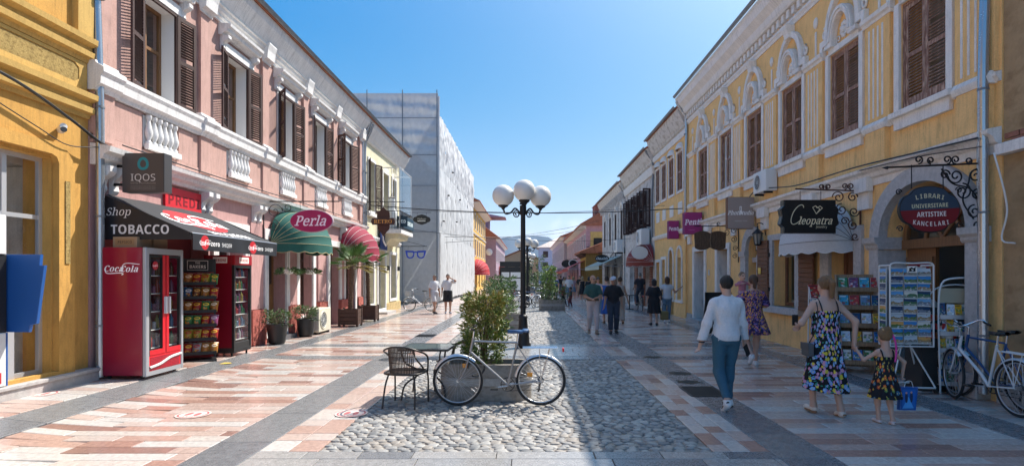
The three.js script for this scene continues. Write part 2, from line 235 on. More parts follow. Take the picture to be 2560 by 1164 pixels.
{ // cobbled strip: river stones set in mortar
  const root = struct(new THREE.Group(), 'cobbled middle strip of rounded grey river stones'); root.name = 'cobbled_strip'; scene.add(root);
  const mortar = mat([0.30, 0.28, 0.26], { rough: 0.95, map: rep(T.dirty, 1), bumpMap: rep(T.rough, 4), bumpScale: 0.006 });
  mesh('mortar', [bx(-2.06, 1.83, -0.06, -0.018, -11.6, -5.5), bx(-2.06, 1.83, -0.06, -0.018, -29, -14.2)], mortar, root);
  const geos = []; for (let k = 0; k < 7; k++) { const g = new THREE.IcosahedronGeometry(1, 2), p = g.attributes.position; for (let i = 0; i < p.count; i++) { const v = V().fromBufferAttribute(p, i), s = 1 + 0.22 * n3(v.x * 1.1 + k * 9, v.y * 1.1, v.z * 1.1) + 0.05 * n3(v.x * 3, v.y * 3 + k, v.z * 3); v.multiplyScalar(s); if (v.y > 0.5) v.y = 0.5 + (v.y - 0.5) * 0.5; p.setXYZ(i, v.x, v.y, v.z); } g.computeVertexNormals(); const c = toCreasedNormals(g, 3); metreUV(c); c.userData.uv = true; geos.push(c); }
  const tones = [[0.49, 0.47, 0.445], [0.39, 0.385, 0.375], [0.58, 0.55, 0.51], [0.29, 0.29, 0.29], [0.66, 0.63, 0.58], [0.54, 0.48, 0.415], [0.45, 0.44, 0.425]];
  const pm = tones.map((c) => mat(c, { rough: 0.6, map: rep(T.granite, 0.5) })), st = [];
  for (const [d0, d1] of [[5.5, 11.6], [14.2, 29]]) { const s = d0 > 10 ? 0.115 : 0.105; let row = 0; for (let d = d0 + s * 0.45; d < d1 - s * 0.3; d += s * 0.8, row++) for (let x = -2.06 + s * 0.4 + (row % 2) * s * 0.55; x < 1.83 - s * 0.3; x += s * (0.95 + rnd() * 0.35)) { const k = lerp(0.75, 1.2, rnd()); st.push([x + (rnd() - 0.5) * 0.025, d + (rnd() - 0.5) * 0.03, s * 0.56 * k, s * 0.44 * k, rnd() * 0.9 - 0.45, rnd()]); } }
  st.sort((a, b) => (Math.abs(a[0]) / a[1] > 0.97) - (Math.abs(b[0]) / b[1] > 0.97) || a[1] - b[1]);
  const put = (m, [x, d, w, l, r]) => { m.position.set(x, -0.022 + (r * 0.008), -d); m.rotation.set(r * 0.25, r, r * 0.2); m.scale.set(w, 0.03, l); };
  const dum = new THREE.Object3D(), rest = geos.map(() => []);
  st.forEach((q, i) => { if (i < 290) put(mesh('stone', geos[i % 7], pm[Math.floor(q[5] * 7)], root), q); else rest[i % 7].push(q); });
  rest.forEach((l, k) => { const im = new THREE.InstancedMesh(geos[k], pm[k], l.length); im.name = 'stones'; im.userData.kind = 'stuff'; const c = new THREE.Color(); im.material = mat(0xffffff, { rough: 0.6, map: rep(T.granite, 0.5) }); l.forEach((q, i) => { put(dum, q); dum.updateMatrix(); im.setMatrixAt(i, dum.matrix); const t = tones[Math.floor(q[5] * 7)], v = 0.85 + 0.3 * q[5]; im.setColorAt(i, c.setRGB(t[0] * v, t[1] * v, t[2] * v)); }); im.castShadow = im.receiveShadow = true; root.add(im); });
}
// drains, covers, floor stickers
{
  const grate = thing('drain_grate', 'square slotted drain grate set in the shaded dark paving band', 'drain', 2.62, 0.003, -8.35);
  mesh('rim', [bx(-0.27, 0.27, 0, 0.006, -0.36, -0.33), bx(-0.27, 0.27, 0, 0.006, 0.33, 0.36), bx(-0.27, -0.24, 0, 0.006, -0.33, 0.33), bx(0.24, 0.27, 0, 0.006, -0.33, 0.33)], M.iron, grate); mesh('pit', bx(-0.24, 0.24, 0.0005, 0.0015, -0.33, 0.33), M.dark, grate);
  for (let i = 0; i < 11; i++) mesh('bar', bx(-0.24, 0.24, 0.002, 0.006, -0.31 + i * 0.06, -0.28 + i * 0.06), M.iron, grate);
  const g2 = thing('drain_grate', 'slotted drain grate in the sunlit grey paving band', 'drain', -2.93, 0.003, -16.2); mesh('pit', bx(-0.25, 0.25, 0.0005, 0.0015, -0.3, 0.3), M.dark, g2); mesh('rim', [bx(-0.27, 0.27, 0, 0.006, -0.33, -0.3), bx(-0.27, 0.27, 0, 0.006, 0.3, 0.33), bx(-0.27, -0.25, 0, 0.006, -0.3, 0.3), bx(0.25, 0.27, 0, 0.006, -0.3, 0.3)], M.iron, g2);
  for (let i = 0; i < 9; i++) mesh('bar', bx(-0.25, 0.25, 0.002, 0.006, -0.28 + i * 0.065, -0.25 + i * 0.065), M.iron, g2);
  const pitM = mat([0.10, 0.075, 0.05], { rough: 0.95, map: rep(T.dirty, 2) });
  [[2.7, 9.9, 'broken paving hole with a rusty rim in the shaded band'], [2.66, 11.9, 'small broken hole at the crossing of the shaded bands'], [2.63, 9.1, 'patched broken corner beside the shaded drain grate']].forEach(([x, d, l]) => { const o = thing('paving_hole', l, 'hole', x, 0.002, -d); const s = new THREE.Shape(); for (let i = 0; i <= 16; i++) { const a = i / 16 * PI * 2, r = 0.15 + 0.05 * n2(a * 2, d); i ? s.lineTo(r * 1.25 * Math.cos(a), r * Math.sin(a)) : s.moveTo(r * 1.25, 0); } mesh('rim', ext(s, 0.004).rotateX(-PI / 2), pitM, o); const s2 = shapeOf(s.getPoints().map((p) => [p.x * 0.55, p.y * 0.55])); mesh('hole', new THREE.ShapeGeometry(s2).rotateX(-PI / 2).translate(0, 0.0055, 0), M.dark, o); });
  const st = printed(256, 256, (g) => { g.fillStyle = '#dccbc2'; g.beginPath(); g.arc(128, 128, 127, 0, 7); g.fill(); g.strokeStyle = '#b5565a'; g.lineWidth = 14; g.beginPath(); g.arc(128, 128, 106, 0, 7); g.stroke(); g.fillStyle = '#bb6466'; g.beginPath(); g.ellipse(92, 120, 22, 52, 0.1, 0, 7); g.ellipse(164, 130, 22, 52, -0.1, 0, 7); g.fill(); txt(g, '1.5 m', 128, 205, 34, '#b3262e'); g.globalAlpha = 0.35; for (let i = 0; i < 900; i++) { g.fillStyle = i % 2 ? '#cbb9ae' : '#8d7a72'; g.fillRect(rnd() * 256, rnd() * 256, 2 + rnd() * 7, 2 + rnd() * 3); } });
  [[-5.05, 5.9, 'worn round red floor sticker in front of the ochre building', 0.07], [-4.15, 6.95, 'worn round red floor sticker in the sunlit pink paving', 0.0], [-2.2, 7.0, 'worn round floor sticker in the chair shadow', 0]].forEach(([x, d, l, y]) => { x = x === -5.05 ? -6.6 : x; d = x < -6 ? 7.6 : d; const m = mesh('floor_sticker', face(ellipse(0.2, 0.2)).rotateX(-PI / 2), st); m.position.set(x, gh(x, d) + 0.008, -d); tag(m, l, 'sticker'); });
  const yl = mesh('yellow_sticker', ext(ellipse(0.14, 0.1), 0.002).rotateX(-PI / 2), mat([0.6, 0.42, 0.08])); yl.position.set(-5.75, gh(-5.75, 10.6) + 0.006, -10.6); tag(yl, 'faded yellow floor marker before the drinks fridge', 'sticker');
}
// ------------------------------------------------------------------ facade kit (wall frame: x along the wall, y up, z out of the wall)
const leftFrame = (name, label, X) => thing(name, label, 'building', X, 0, 0, PI / 2);      // local x = D
const rightFrame = (name, label, X) => thing(name, label, 'building', X, 0, 0, -PI / 2);    // local x = -D
function hole(h) { const p = new THREE.Path(); if (h.arch) { p.moveTo(h.u0, h.v0); p.lineTo(h.u1, h.v0); p.lineTo(h.u1, h.v1); p.absellipse((h.u0 + h.u1) / 2, h.v1, (h.u1 - h.u0) / 2, h.arch, 0, PI, false); p.lineTo(h.u0, h.v0); } else { p.moveTo(h.u0, h.v0); p.lineTo(h.u1, h.v0); p.lineTo(h.u1, h.v1); p.lineTo(h.u0, h.v1); p.lineTo(h.u0, h.v0); } return p; }
function wall(b, u0, u1, v0, v1, holes, m, t = 0.4, name = 'wall') { const s = shapeOf([[u0, v0], [u1, v0], [u1, v1], [u0, v1]]); holes.forEach((h) => s.holes.push(hole(h))); return mesh(name, ext(s, t, 0, 16).translate(0, 0, -t), m, b); }
function shell(b, u0, u1, top, depth, m, floors = [3.4], t = 0.4) { // the rest of the house behind its front: back, ends, floors
  mesh('rear_wall', [bx(u0, u1, 0, top, -depth, -depth + 0.3)], m, b); mesh('end_wall', bx(u0, u0 + 0.3, 0, top, -depth + 0.301, -t - 0.001), m, b); mesh('end_wall', bx(u1 - 0.3, u1, 0, top, -depth + 0.301, -t - 0.001), m, b);
  floors.forEach((f) => mesh('floor', bx(u0 + 0.301, u1 - 0.301, f, f + 0.2, -depth + 0.301, -t - 0.001), M.interior, b));
}
function frameBars(u0, u1, v0, v1, w, n0, n1) { return [bx(u0, u0 + w, v0, v1, n0, n1), bx(u1 - w, u1, v0, v1, n0, n1), bx(u0 + w, u1 - w, v0, v0 + w, n0, n1), bx(u0 + w, u1 - w, v1 - w, v1, n0, n1)]; }
function windowUnit(b, u0, u1, v0, v1, n, fm, o = {}) {
  const w = part(o.name ?? 'window', b), fw = o.fw ?? 0.06, bars = frameBars(u0, u1, v0, v1, fw, n - 0.05, n), us = o.us ?? [], vs = o.vs ?? [];
  us.forEach((u) => bars.push(bx(u - 0.035, u + 0.035, v0 + fw, v1 - fw, n - 0.048, n - 0.002))); vs.forEach((v) => { const c = [u0 + fw, ...us, u1 - fw]; for (let i = 0; i + 1 < c.length; i++) bars.push(bx(c[i] + (i ? 0.0351 : 0), c[i + 1] - (i + 2 < c.length ? 0.0351 : 0), v - 0.03, v + 0.03, n - 0.046, n - 0.004)); });
  mesh('frame', bars, fm, w); const cu = [u0 + fw, ...us, u1 - fw], cv = [v0 + fw, ...vs, v1 - fw];
  for (let i = 0; i + 1 < cu.length; i++) for (let j = 0; j + 1 < cv.length; j++) mesh('pane', new THREE.PlaneGeometry(cu[i + 1] - cu[i], cv[j + 1] - cv[j]).translate((cu[i] + cu[i + 1]) / 2, (cv[j] + cv[j + 1]) / 2, n - 0.025), M.glass, w);
  return w;
}
const slatG = {};
function shutter(b, hu, v0, v1, w, side, open, m, single, n = 0.05, mids = [0.52]) { // leaf hinged at hu; side +1: closed leaf runs to +u
  const s = part('shutter', b, hu, v0, n), h = v1 - v0, st = 0.065, th = 0.035, x0 = 0.004, x1 = w - 0.004; s.rotation.y = -side * open; const k = side;
  const X = (a, c) => (k > 0 ? [a, c] : [-c, -a]), cuts = [0, ...mids, 1], fr = [];
  fr.push(bx(...X(x0, x0 + st), 0, h, 0, th), bx(...X(x1 - st, x1), 0, h, 0, th));
  cuts.forEach((c, i) => { const rh = i === 0 ? 0.14 : 0.075, y = clamp(c * h - rh / 2, 0, h - rh); fr.push(bx(...X(x0 + st, x1 - st), y, y + rh, 0.001, th - 0.001)); });
  mesh('shutter_frame', fr, m, s); const iw = x1 - x0 - 2 * st + 0.01, key = iw.toFixed(3), sl = [];
  slatG[key] ??= metreUV(clean(bx(-iw / 2, iw / 2, -0.021, 0.021, -0.004, 0.004).rotateX(-0.8))); slatG[key].userData.uv = true;
  for (let c = 0; c + 1 < cuts.length; c++) { const a = cuts[c] * h + (c ? 0.06 : 0.17), e = cuts[c + 1] * h - (c + 2 < cuts.length ? 0.05 : 0.09); const nn = Math.max(1, Math.round((e - a) / 0.052)); for (let i = 0; i < nn; i++) { if (rnd() < 0.012) continue; const y = a + (i + 0.5) * (e - a) / nn, x = k * (x0 + x1) / 2; if (single) { const q = mesh('slat', slatG[key], m, s); q.position.set(x, y, th / 2); q.rotation.z = (rnd() - 0.5) * 0.02; } else sl.push(slatG[key].clone().translate(x, y, th / 2)); } }
  if (sl.length) mesh('slats', merge(sl), m, s).userData.kind = 'stuff';
  return s;
}
const balusterG = lathe([[0.052, 0], [0.052, 0.035], [0.03, 0.05], [0.03, 0.07], [0.06, 0.14], [0.066, 0.19], [0.05, 0.26], [0.028, 0.36], [0.028, 0.39], [0.045, 0.4], [0.05, 0.44], [0.05, 0.46]], 14);
const corbelG = (w) => ext(shapeOf([[0, 0], [0.03, 0.0], [0.07, 0.06], [0.055, 0.14], [0.08, 0.22], [0.17, 0.27], [0.22, 0.33], [0.22, 0.42], [0, 0.42]]).getPoints().map((p) => [-p.x, p.y]), w, 0.006).rotateY(PI / 2).translate(-w / 2, 0, 0);
function downpipe(b, u, v0, v1, n, m, r = 0.055, top) { const pts = [[u, v0, n], [u, v1, n]]; if (top) pts.push([u + top[0] * 0.5, v1 + top[1] * 0.35, n + top[2] * 0.4], [u + top[0], v1 + top[1], n + top[2]]); const p = part('downpipe', b); mesh('pipe', tube(pts.length > 2 ? [pts[0], [u, (v0 + v1) / 2, n], ...pts.slice(1)] : [pts[0], [u, (v0 + v1) / 2, n], pts[1]], r, 12, 40), m, p); for (let v = v0 + 0.8; v < v1; v += 1.7) mesh('clip', new THREE.CylinderGeometry(r + 0.006, r + 0.006, 0.03, 12).translate(u, v, n), M.zincDull, p); return p; }
const profRoof = (v, out) => [[v, -6], [v, out], [v + 0.06, out], [v + 2.0, -3], [v + 0.06, -6]];
function eaves(b, u0, u1, v, out, m) { // soffit board, cove, gutter
  mesh('cornice', moulding(u0, u1, [[v - 0.75, 0.002], [v - 0.7, 0.1], [v - 0.62, 0.12], [v - 0.55, 0.18], [v - 0.36, 0.28], [v - 0.2, out - 0.14], [v - 0.02, out - 0.1], [v - 0.02, 0.002]]), m, b);
  mesh('gutter', ext([[0, 0], [0.03, -0.06], [0.09, -0.07], [0.13, 0], [0.12, 0.0], [0.085, -0.058], [0.035, -0.05], [0.012, 0]].map(([n, y]) => [-(out - 0.06 + n), v + 0.06 + y]), u1 - u0).rotateY(PI / 2).translate(u0, 0, 0), M.zincDull, b);
  mesh('roof', ext([[-out + 0.06, v + 0.0], [-out + 0.04, v + 0.05], [3, v + 1.7], [7, v + 0.05], [7, v + 0.0]], u1 - u0).rotateY(PI / 2).translate(u0, 0, 0), M.roofTile, b);
}
// ------------------------------------------------------------------ ochre building, nearest on the left
const ochre = plaster([0.60, 0.325, 0.075]), ochreLight = plaster([0.60, 0.38, 0.11]), ochreRough = mat([0.5, 0.36, 0.13], { rough: 1, map: rep(T.dirty, 2), bumpMap: rep(T.rough, 3), bumpScale: 0.05 });
{
  const b = leftFrame('ochre_building', 'ochre yellow building with a large shop window beside the pink facade', -6.8), u1 = 8.66;
  wall(b, 1, u1, 0.12, 9.5, [{ u0: 5.4, u1: 7.98, v0: 0.32, v1: 3.4 }], ochre); shell(b, 1, u1, 9.5, 6, M.interior, [3.3]);
  mesh('roof', bx(1, u1, 9.5, 9.7, -6, 0.3), M.roofTile, b);
  mesh('plinth', [bx(1, u1 - 0.003, 0, 0.26, -0.3, 0.17), rbx(1, u1 - 0.002, 0.26, 0.31, -0.3, 0.2, 0.01)], M.limestone, b);
  // moulded surround with rounded top corner
  const ring = shapeOf([[5.0, 0.31], [8.3, 0.31], [8.3, 3.25], [8.26, 3.42], [8.15, 3.56], [8.0, 3.62], [5.0, 3.62]]), inner = new THREE.Path([[5.3, 0.36], [5.3, 3.45], [7.9, 3.45], [7.98, 3.42], [8.02, 3.34], [8.02, 0.36]].map((p) => new THREE.Vector2(...p))); ring.holes.push(inner);
  mesh('surround', ext(ring, 0.09), ochre, b); mesh('stucco_strip', bx(8.12, 8.2, 1.9, 3.1, 0.088, 0.104), ochreRough, b);
  for (const v of [4.26, 5.11]) mesh('string_course', moulding(1, u1 - 0.004, [[v - 0.12, 0.002], [v - 0.12, 0.03], [v - 0.06, 0.05], [v - 0.04, 0.11], [v + 0.04, 0.12], [v + 0.06, 0.07], [v + 0.12, 0.07], [v + 0.16, 0.16], [v + 0.24, 0.17], [v + 0.25, 0.002]]), ochreLight, b);
  const pr = shapeOf([[6.0, 4.64], [8.38, 4.64], [8.46, 4.7], [8.46, 4.87], [8.38, 4.93], [6.0, 4.93]]); const fr = shapeOf([[5.6, 4.53], [u1 - 0.05, 4.53], [u1 - 0.05, 4.98], [5.6, 4.98]]); fr.holes.push(new THREE.Path(pr.getPoints())); mesh('frieze_frame', ext(fr, 0.025), ochreLight, b); mesh('stucco_panel', ext(pr, 0.012), ochreRough, b);
  mesh('pilaster', bx(8.35, u1 - 0.01, 5.37, 9.4, 0, 0.1), ochreLight, b);
  // shop window, aluminium frame
  windowUnit(b, 5.4, 7.98, 0.34, 3.4, -0.12, M.alu, { us: [6.4, 7.4], vs: [2.55], fw: 0.06, name: 'shop_window' });
  mesh('shop_floor', bx(5.0, 8.3, 0.3, 0.34, -2.5, -0.401), M.woodPale, b); mesh('shop_wall', bx(8.05, 8.1, 0.34, 3.29, -2.4, -0.41), M.offwhite, b);
  for (const n of [-0.7, -0.9, -1.1]) { const s = part('socket', b); mesh('plate', rbx(8.035, 8.049, 0.62, 0.72, n - 0.06, n + 0.06, 0.004), M.plasticWhite, s); }
  // wing-shaped blue cash machine hood
  const a = thing('cash_machine', 'blue and white cash machine with a wing-shaped side panel, on the ochre building', 'cash machine', -6.8, 0, 0, PI / 2);
  const blue = mat([0.012, 0.09, 0.32], { rough: 0.45 }), wing = [[0.0, 1.0], [0.36, 1.0], [0.38, 1.09], [0.46, 1.11], [0.56, 1.86], [0.5, 1.86], [0.51, 2.0], [0, 2.0]];
  mesh('side_panel', ext(wing.map(([n, v]) => [-n, v]), 0.05, 0.006).rotateY(PI / 2).translate(7.2, 0.0, 0.02), blue, a);
  mesh('front_box', rbx(6.3, 7.15, 0.32, 1.0, -0.1, 0.14, 0.01), M.plasticWhite, a); mesh('header_box', rbx(6.3, 7.15, 2.0, 2.5, -0.1, 0.14, 0.01), M.plasticWhite, a); mesh('screen_panel', rbx(6.4, 7.18, 1.0, 2.0, 0.02, 0.12, 0.01), M.plasticBlack, a); mesh('blue_edge', bx(7.15, 7.17, 0.32, 1.0, -0.1, 0.142), blue, a);
  mesh('post', bx(7.24, 7.38, 0.315, 2.0, -0.08, 0.03), M.alu, a); mesh('red_mark', bx(6.9, 7.08, 0.36, 0.5, 0.142, 0.144), mat([0.5, 0.02, 0.03]), a);
  // bullet camera
  const c = thing('security_camera', 'small white bullet camera on the ochre wall', 'camera', -6.8, 3.87, -8.14, 0.9); mesh('body', [new THREE.CylinderGeometry(0.045, 0.05, 0.16, 18).rotateX(1.35).translate(0, -0.02, 0.12)], M.plasticWhite, c); mesh('lens', new THREE.CylinderGeometry(0.04, 0.04, 0.01, 16).rotateX(1.35).translate(0, -0.05, 0.205), M.black, c); mesh('bracket', rod([0, 0.0, -0.02], [0, -0.01, 0.08], 0.02), M.plasticWhite, c);
}
// ------------------------------------------------------------------ pink building
const pink = plaster([0.53, 0.325, 0.275]), pinkDeep = mat([0.52, 0.15, 0.12], { rough: 1, map: rep(T.dirty, 0.9), bumpMap: rep(T.rough, 3), bumpScale: 0.03 }), pinkLow = plaster([0.54, 0.31, 0.29]);
const predi = printed(512, 256, (g) => { g.fillStyle = '#d02530'; g.fillRect(0, 0, 512, 256); txt(g, 'PREDI', 256, 140, 170, '#7c0f18', { sx: 0.95 }); });
{
  const X = -6.78, b = leftFrame('pink_building', 'pink stucco building with white mouldings, balustrade panels and open brown shutters', X), U0 = 8.67, U1 = 22.9, cs = [10.3, 13.05, 15.7, 18.25, 20.9];
  const ops = cs.map((c) => ({ u0: c - 0.46, u1: c + 0.46, v0: 4.97, v1: 6.75 }));
  const gf = [{ u0: 8.95, u1: 11.9, v0: 0.0, v1: 2.7 }, { u0: 12.2, u1: 13.35, v0: 0.35, v1: 2.75 }, { u0: 14.55, u1: 15.65, v0: 0.0, v1: 2.75 }, { u0: 16.55, u1: 17.6, v0: 0.55, v1: 2.75 }, { u0: 19.1, u1: 20.1, v0: 0.0, v1: 2.7 }, { u0: 20.75, u1: 21.9, v0: 0.0, v1: 2.7 }];
  wall(b, U0, U1, 3.6, 8.0, ops, pink, 0.42); wall(b, U0, U1, 0, 3.599, gf, pinkLow, 0.42, 'lower_wall');
  shell(b, U0, U1, 8.0, 6, M.interior, [3.4], 0.42); eaves(b, U0 - 0.02, U1 + 0.05, 8.14, 0.52, M.white);
  // entablature above the windows
  mesh('architrave', moulding(U0, U1, [[7.3, 0.002], [7.3, 0.05], [7.36, 0.05], [7.38, 0.09], [7.44, 0.09], [7.47, 0.14], [7.54, 0.16], [7.56, 0.2], [7.6, 0.2], [7.62, 0.002]]), M.white, b);
  const pil = [U0 + 0.2, ...cs.slice(0, -1).map((c, i) => (c + cs[i + 1]) / 2), U1 - 0.28];
  for (const p of pil) {
    mesh('pilaster', bx(p - 0.17, p + 0.17, 5.0, 7.3, 0, 0.07), pink, b); mesh('capital', moulding(p - 0.21, p + 0.21, [[7.16, 0.071], [7.16, 0.1], [7.2, 0.1], [7.23, 0.14], [7.26, 0.2], [7.46, 0.22], [7.6, 0.26], [7.64, 0.26], [7.64, 0.0]]), M.white, b);
    mesh('pedestal', bx(p - 0.2, p + 0.2, 3.85, 4.62, 0, 0.09), pink, b); mesh('pedestal_cap', moulding(p - 0.25, p + 0.25, [[4.6, 0.0], [4.6, 0.12], [4.66, 0.15], [4.7, 0.2], [4.82, 0.21], [4.88, 0.25], [4.95, 0.25], [5.02, 0.13], [5.06, 0.12], [5.06, 0.0]]), M.white, b);
  }
  mesh('sill_band', moulding(U0, U1, [[4.6, 0.002], [4.6, 0.08], [4.66, 0.1], [4.7, 0.16], [4.82, 0.17], [4.88, 0.2], [4.94, 0.2], [4.96, 0.002]]), M.white, b);
  mesh('dado', bx(U0, U1, 3.8, 3.94, 0.002, 0.05), pink, b);
  cs.forEach((c, i) => {
    const o = ops[i];
    mesh('window_lintel', bx(o.u0 - 0.12, o.u1 + 0.12, 6.75, 6.93, 0.001, 0.06), M.white, b); mesh('window_jamb', bx(o.u0 - 0.11, o.u0 - 0.001, 4.97, 6.749, 0.001, 0.03), M.white, b); mesh('window_jamb', bx(o.u1 + 0.001, o.u1 + 0.11, 4.97, 6.749, 0.001, 0.03), M.white, b);
    mesh('reveal', frameBars(o.u0 + 0.001, o.u1 - 0.001, o.v0 + 0.001, o.v1 - 0.001, 0.012, -0.34, -0.005), M.whitePaint, b);
    mesh('window_hood', moulding(c - 0.78, c + 0.78, [[7.03, 0.002], [7.03, 0.08], [7.08, 0.12], [7.1, 0.2], [7.17, 0.22], [7.2, 0.27], [7.26, 0.28], [7.28, 0.002]]), M.white, b); for (const s of [-1, 1]) mesh('hood_bracket', corbelG(0.13).scale(1, 0.72, 0.9).translate(c + s * 0.66, 6.73, 0.002), M.white, b);
    windowUnit(b, o.u0 + 0.015, o.u1 - 0.015, o.v0 + 0.015, o.v1 - 0.015, -0.25, i < 3 ? M.woodFrame : M.woodDark, { us: [c], vs: [5.95], fw: 0.07 });
    mesh('shutter_post', [bx(o.u0 - 0.03, o.u0 + 0.02, 4.98, 6.74, 0.002, 0.05), bx(o.u1 - 0.02, o.u1 + 0.03, 4.98, 6.74, 0.002, 0.05), bx(o.u0 + 0.021, o.u1 - 0.021, 6.69, 6.74, 0.002, 0.05)], M.shutter, b);
    shutter(b, o.u0, 4.9, 6.72, 0.47, 1, [2.92, 2.88, 2.45, 2.85, 2.8][i], M.shutter, i < 3, 0.06); shutter(b, o.u1, 4.9, 6.72, 0.47, -1, [2.95, 2.9, 2.86, 2.93, 2.7][i], M.shutter, i < 3, 0.06);
    if (i === 4) shutter(b, o.u0 - 0.55, 4.9, 6.72, 0.44, 1, 2.2, M.shutter, false, 0.06);
    // balustrade panel under the window
    mesh('panel_recess', bx(c - 0.45, c + 0.45, 4.0, 4.56, 0.002, 0.012), M.white, b); for (let k = 0; k < 6; k++) mesh('baluster', balusterG.clone().scale(1, 1.1, 1).translate(c - 0.37 + k * 0.148, 4.06, 0.06), M.white, b); mesh('balustrade_foot', bx(c - 0.47, c + 0.47, 3.96, 4.055, 0.052, 0.13), M.white, b);
    if (i < 4) { mesh('dado_panel', bx(c + 0.52, pil[i + 1] - 0.24, 3.945, 4.58, 0.002, 0.04), pink, b); mesh('dado_panel', bx(pil[i] + 0.24, c - 0.52, 3.945, 4.58, 0.002, 0.04), pink, b); }
  });
  // lower cornice with paired consoles
  mesh('lower_cornice', moulding(U0, U1, [[3.46, 0.002], [3.46, 0.1], [3.52, 0.12], [3.56, 0.2], [3.62, 0.22], [3.66, 0.3], [3.74, 0.32], [3.79, 0.04], [3.79, 0.002]]), M.white, b);
  for (const p of [9.0, 11.75, 13.95, 16.1, 18.35, 20.45, 22.5]) for (const s of [-0.13, 0.13]) mesh('console', corbelG(0.15).translate(p + s, 3.04, 0.002), M.white, b);
  for (const p of [13.95, 16.1, 18.35, 20.45, 22.5]) { mesh('lower_pilaster', bx(p - 0.32, p + 0.32, 0.9, 3.03, 0.001, 0.05), pinkLow, b); mesh('rough_base', bx(p - 0.36, p + 0.36, 0, 0.88, 0.001, 0.12), pinkDeep, b); }
  mesh('rough_base', bx(12.0, 13.55, 0, 0.34, 0.001, 0.11), pinkDeep, b);
  for (const h of gf.slice(1)) mesh('opening_surround', [bx(h.u0 - 0.2, h.u0, Math.max(0.02, h.v0 - 0.02), 2.95, 0.002, 0.06), bx(h.u1, h.u1 + 0.2, Math.max(0.02, h.v0 - 0.02), 2.95, 0.002, 0.06), bx(h.u0, h.u1, 2.75, 2.95, 0.002, 0.06), h.v0 ? bx(h.u0 - 0.1, h.u1 + 0.1, h.v0 - 0.12, h.v0 - 0.021, 0.002, 0.12) : null].filter(Boolean), M.white, b);
  windowUnit(b, 12.22, 13.33, 0.37, 2.73, -0.3, M.whitePaint, { us: [12.78], vs: [2.0] });
  windowUnit(b, 16.57, 17.58, 0.57, 2.73, -0.25, M.woodDark, { vs: [2.2] }); windowUnit(b, 19.12, 20.08, 0.1, 2.68, -0.25, M.woodDark, { vs: [2.1] }); windowUnit(b, 20.77, 21.88, 0.1, 2.68, -0.25, M.woodDark, { us: [21.3], vs: [2.1] });
  // panelled wooden door
  const d = part('door', b), dm = mat([0.34, 0.17, 0.06], { rough: 0.5, map: rep(T.wood, 1.5, 0.6) }); mesh('leaf', [bx(14.57, 15.08, 0.06, 2.6, -0.36, -0.31), bx(15.1, 15.63, 0.06, 2.6, -0.36, -0.31)], dm, d); for (const u of [14.65, 15.18]) for (const [v0, v1] of [[0.25, 0.8], [0.95, 1.35]]) mesh('door_panel', rbx(u, u + 0.36, v0, v1, -0.312, -0.29, 0.008), dm, d); for (const u of [14.7, 15.23]) mesh('door_glass', bx(u, u + 0.27, 1.5, 2.45, -0.311, -0.306), M.black, d); mesh('handle', rod([15.05, 1.05, -0.3], [15.05, 1.2, -0.27], 0.012), M.steel, d); mesh('step', bx(14.4, 15.8, 0, 0.12, -0.3, 0.28), mat([0.10, 0.10, 0.11], { rough: 0.6 }), d);
  // shop front under the dark awning: recess with goods
  mesh('shop_back', bx(8.95, 12.0, 0, 2.7, -0.41, -0.38), mat([0.25, 0.05, 0.05]), b);
  const pm = mesh('sign_board', bx(10.4, 11.55, 2.98, 3.4, 0.002, 0.05), mat([0.5, 0.03, 0.04]), b); mesh('sign_print', plane(1.15, 0.42).translate(10.975, 3.19, 0.053), predi, pm);
  downpipe(b, 8.72, 0.15, 7.7, 0.12, M.zinc, 0.06, [0, 0.35, 0.3]); downpipe(b, U1 - 0.1, 0.1, 7.4, 0.12, M.zinc, 0.055, [0, 0.6, 0.3]);
}
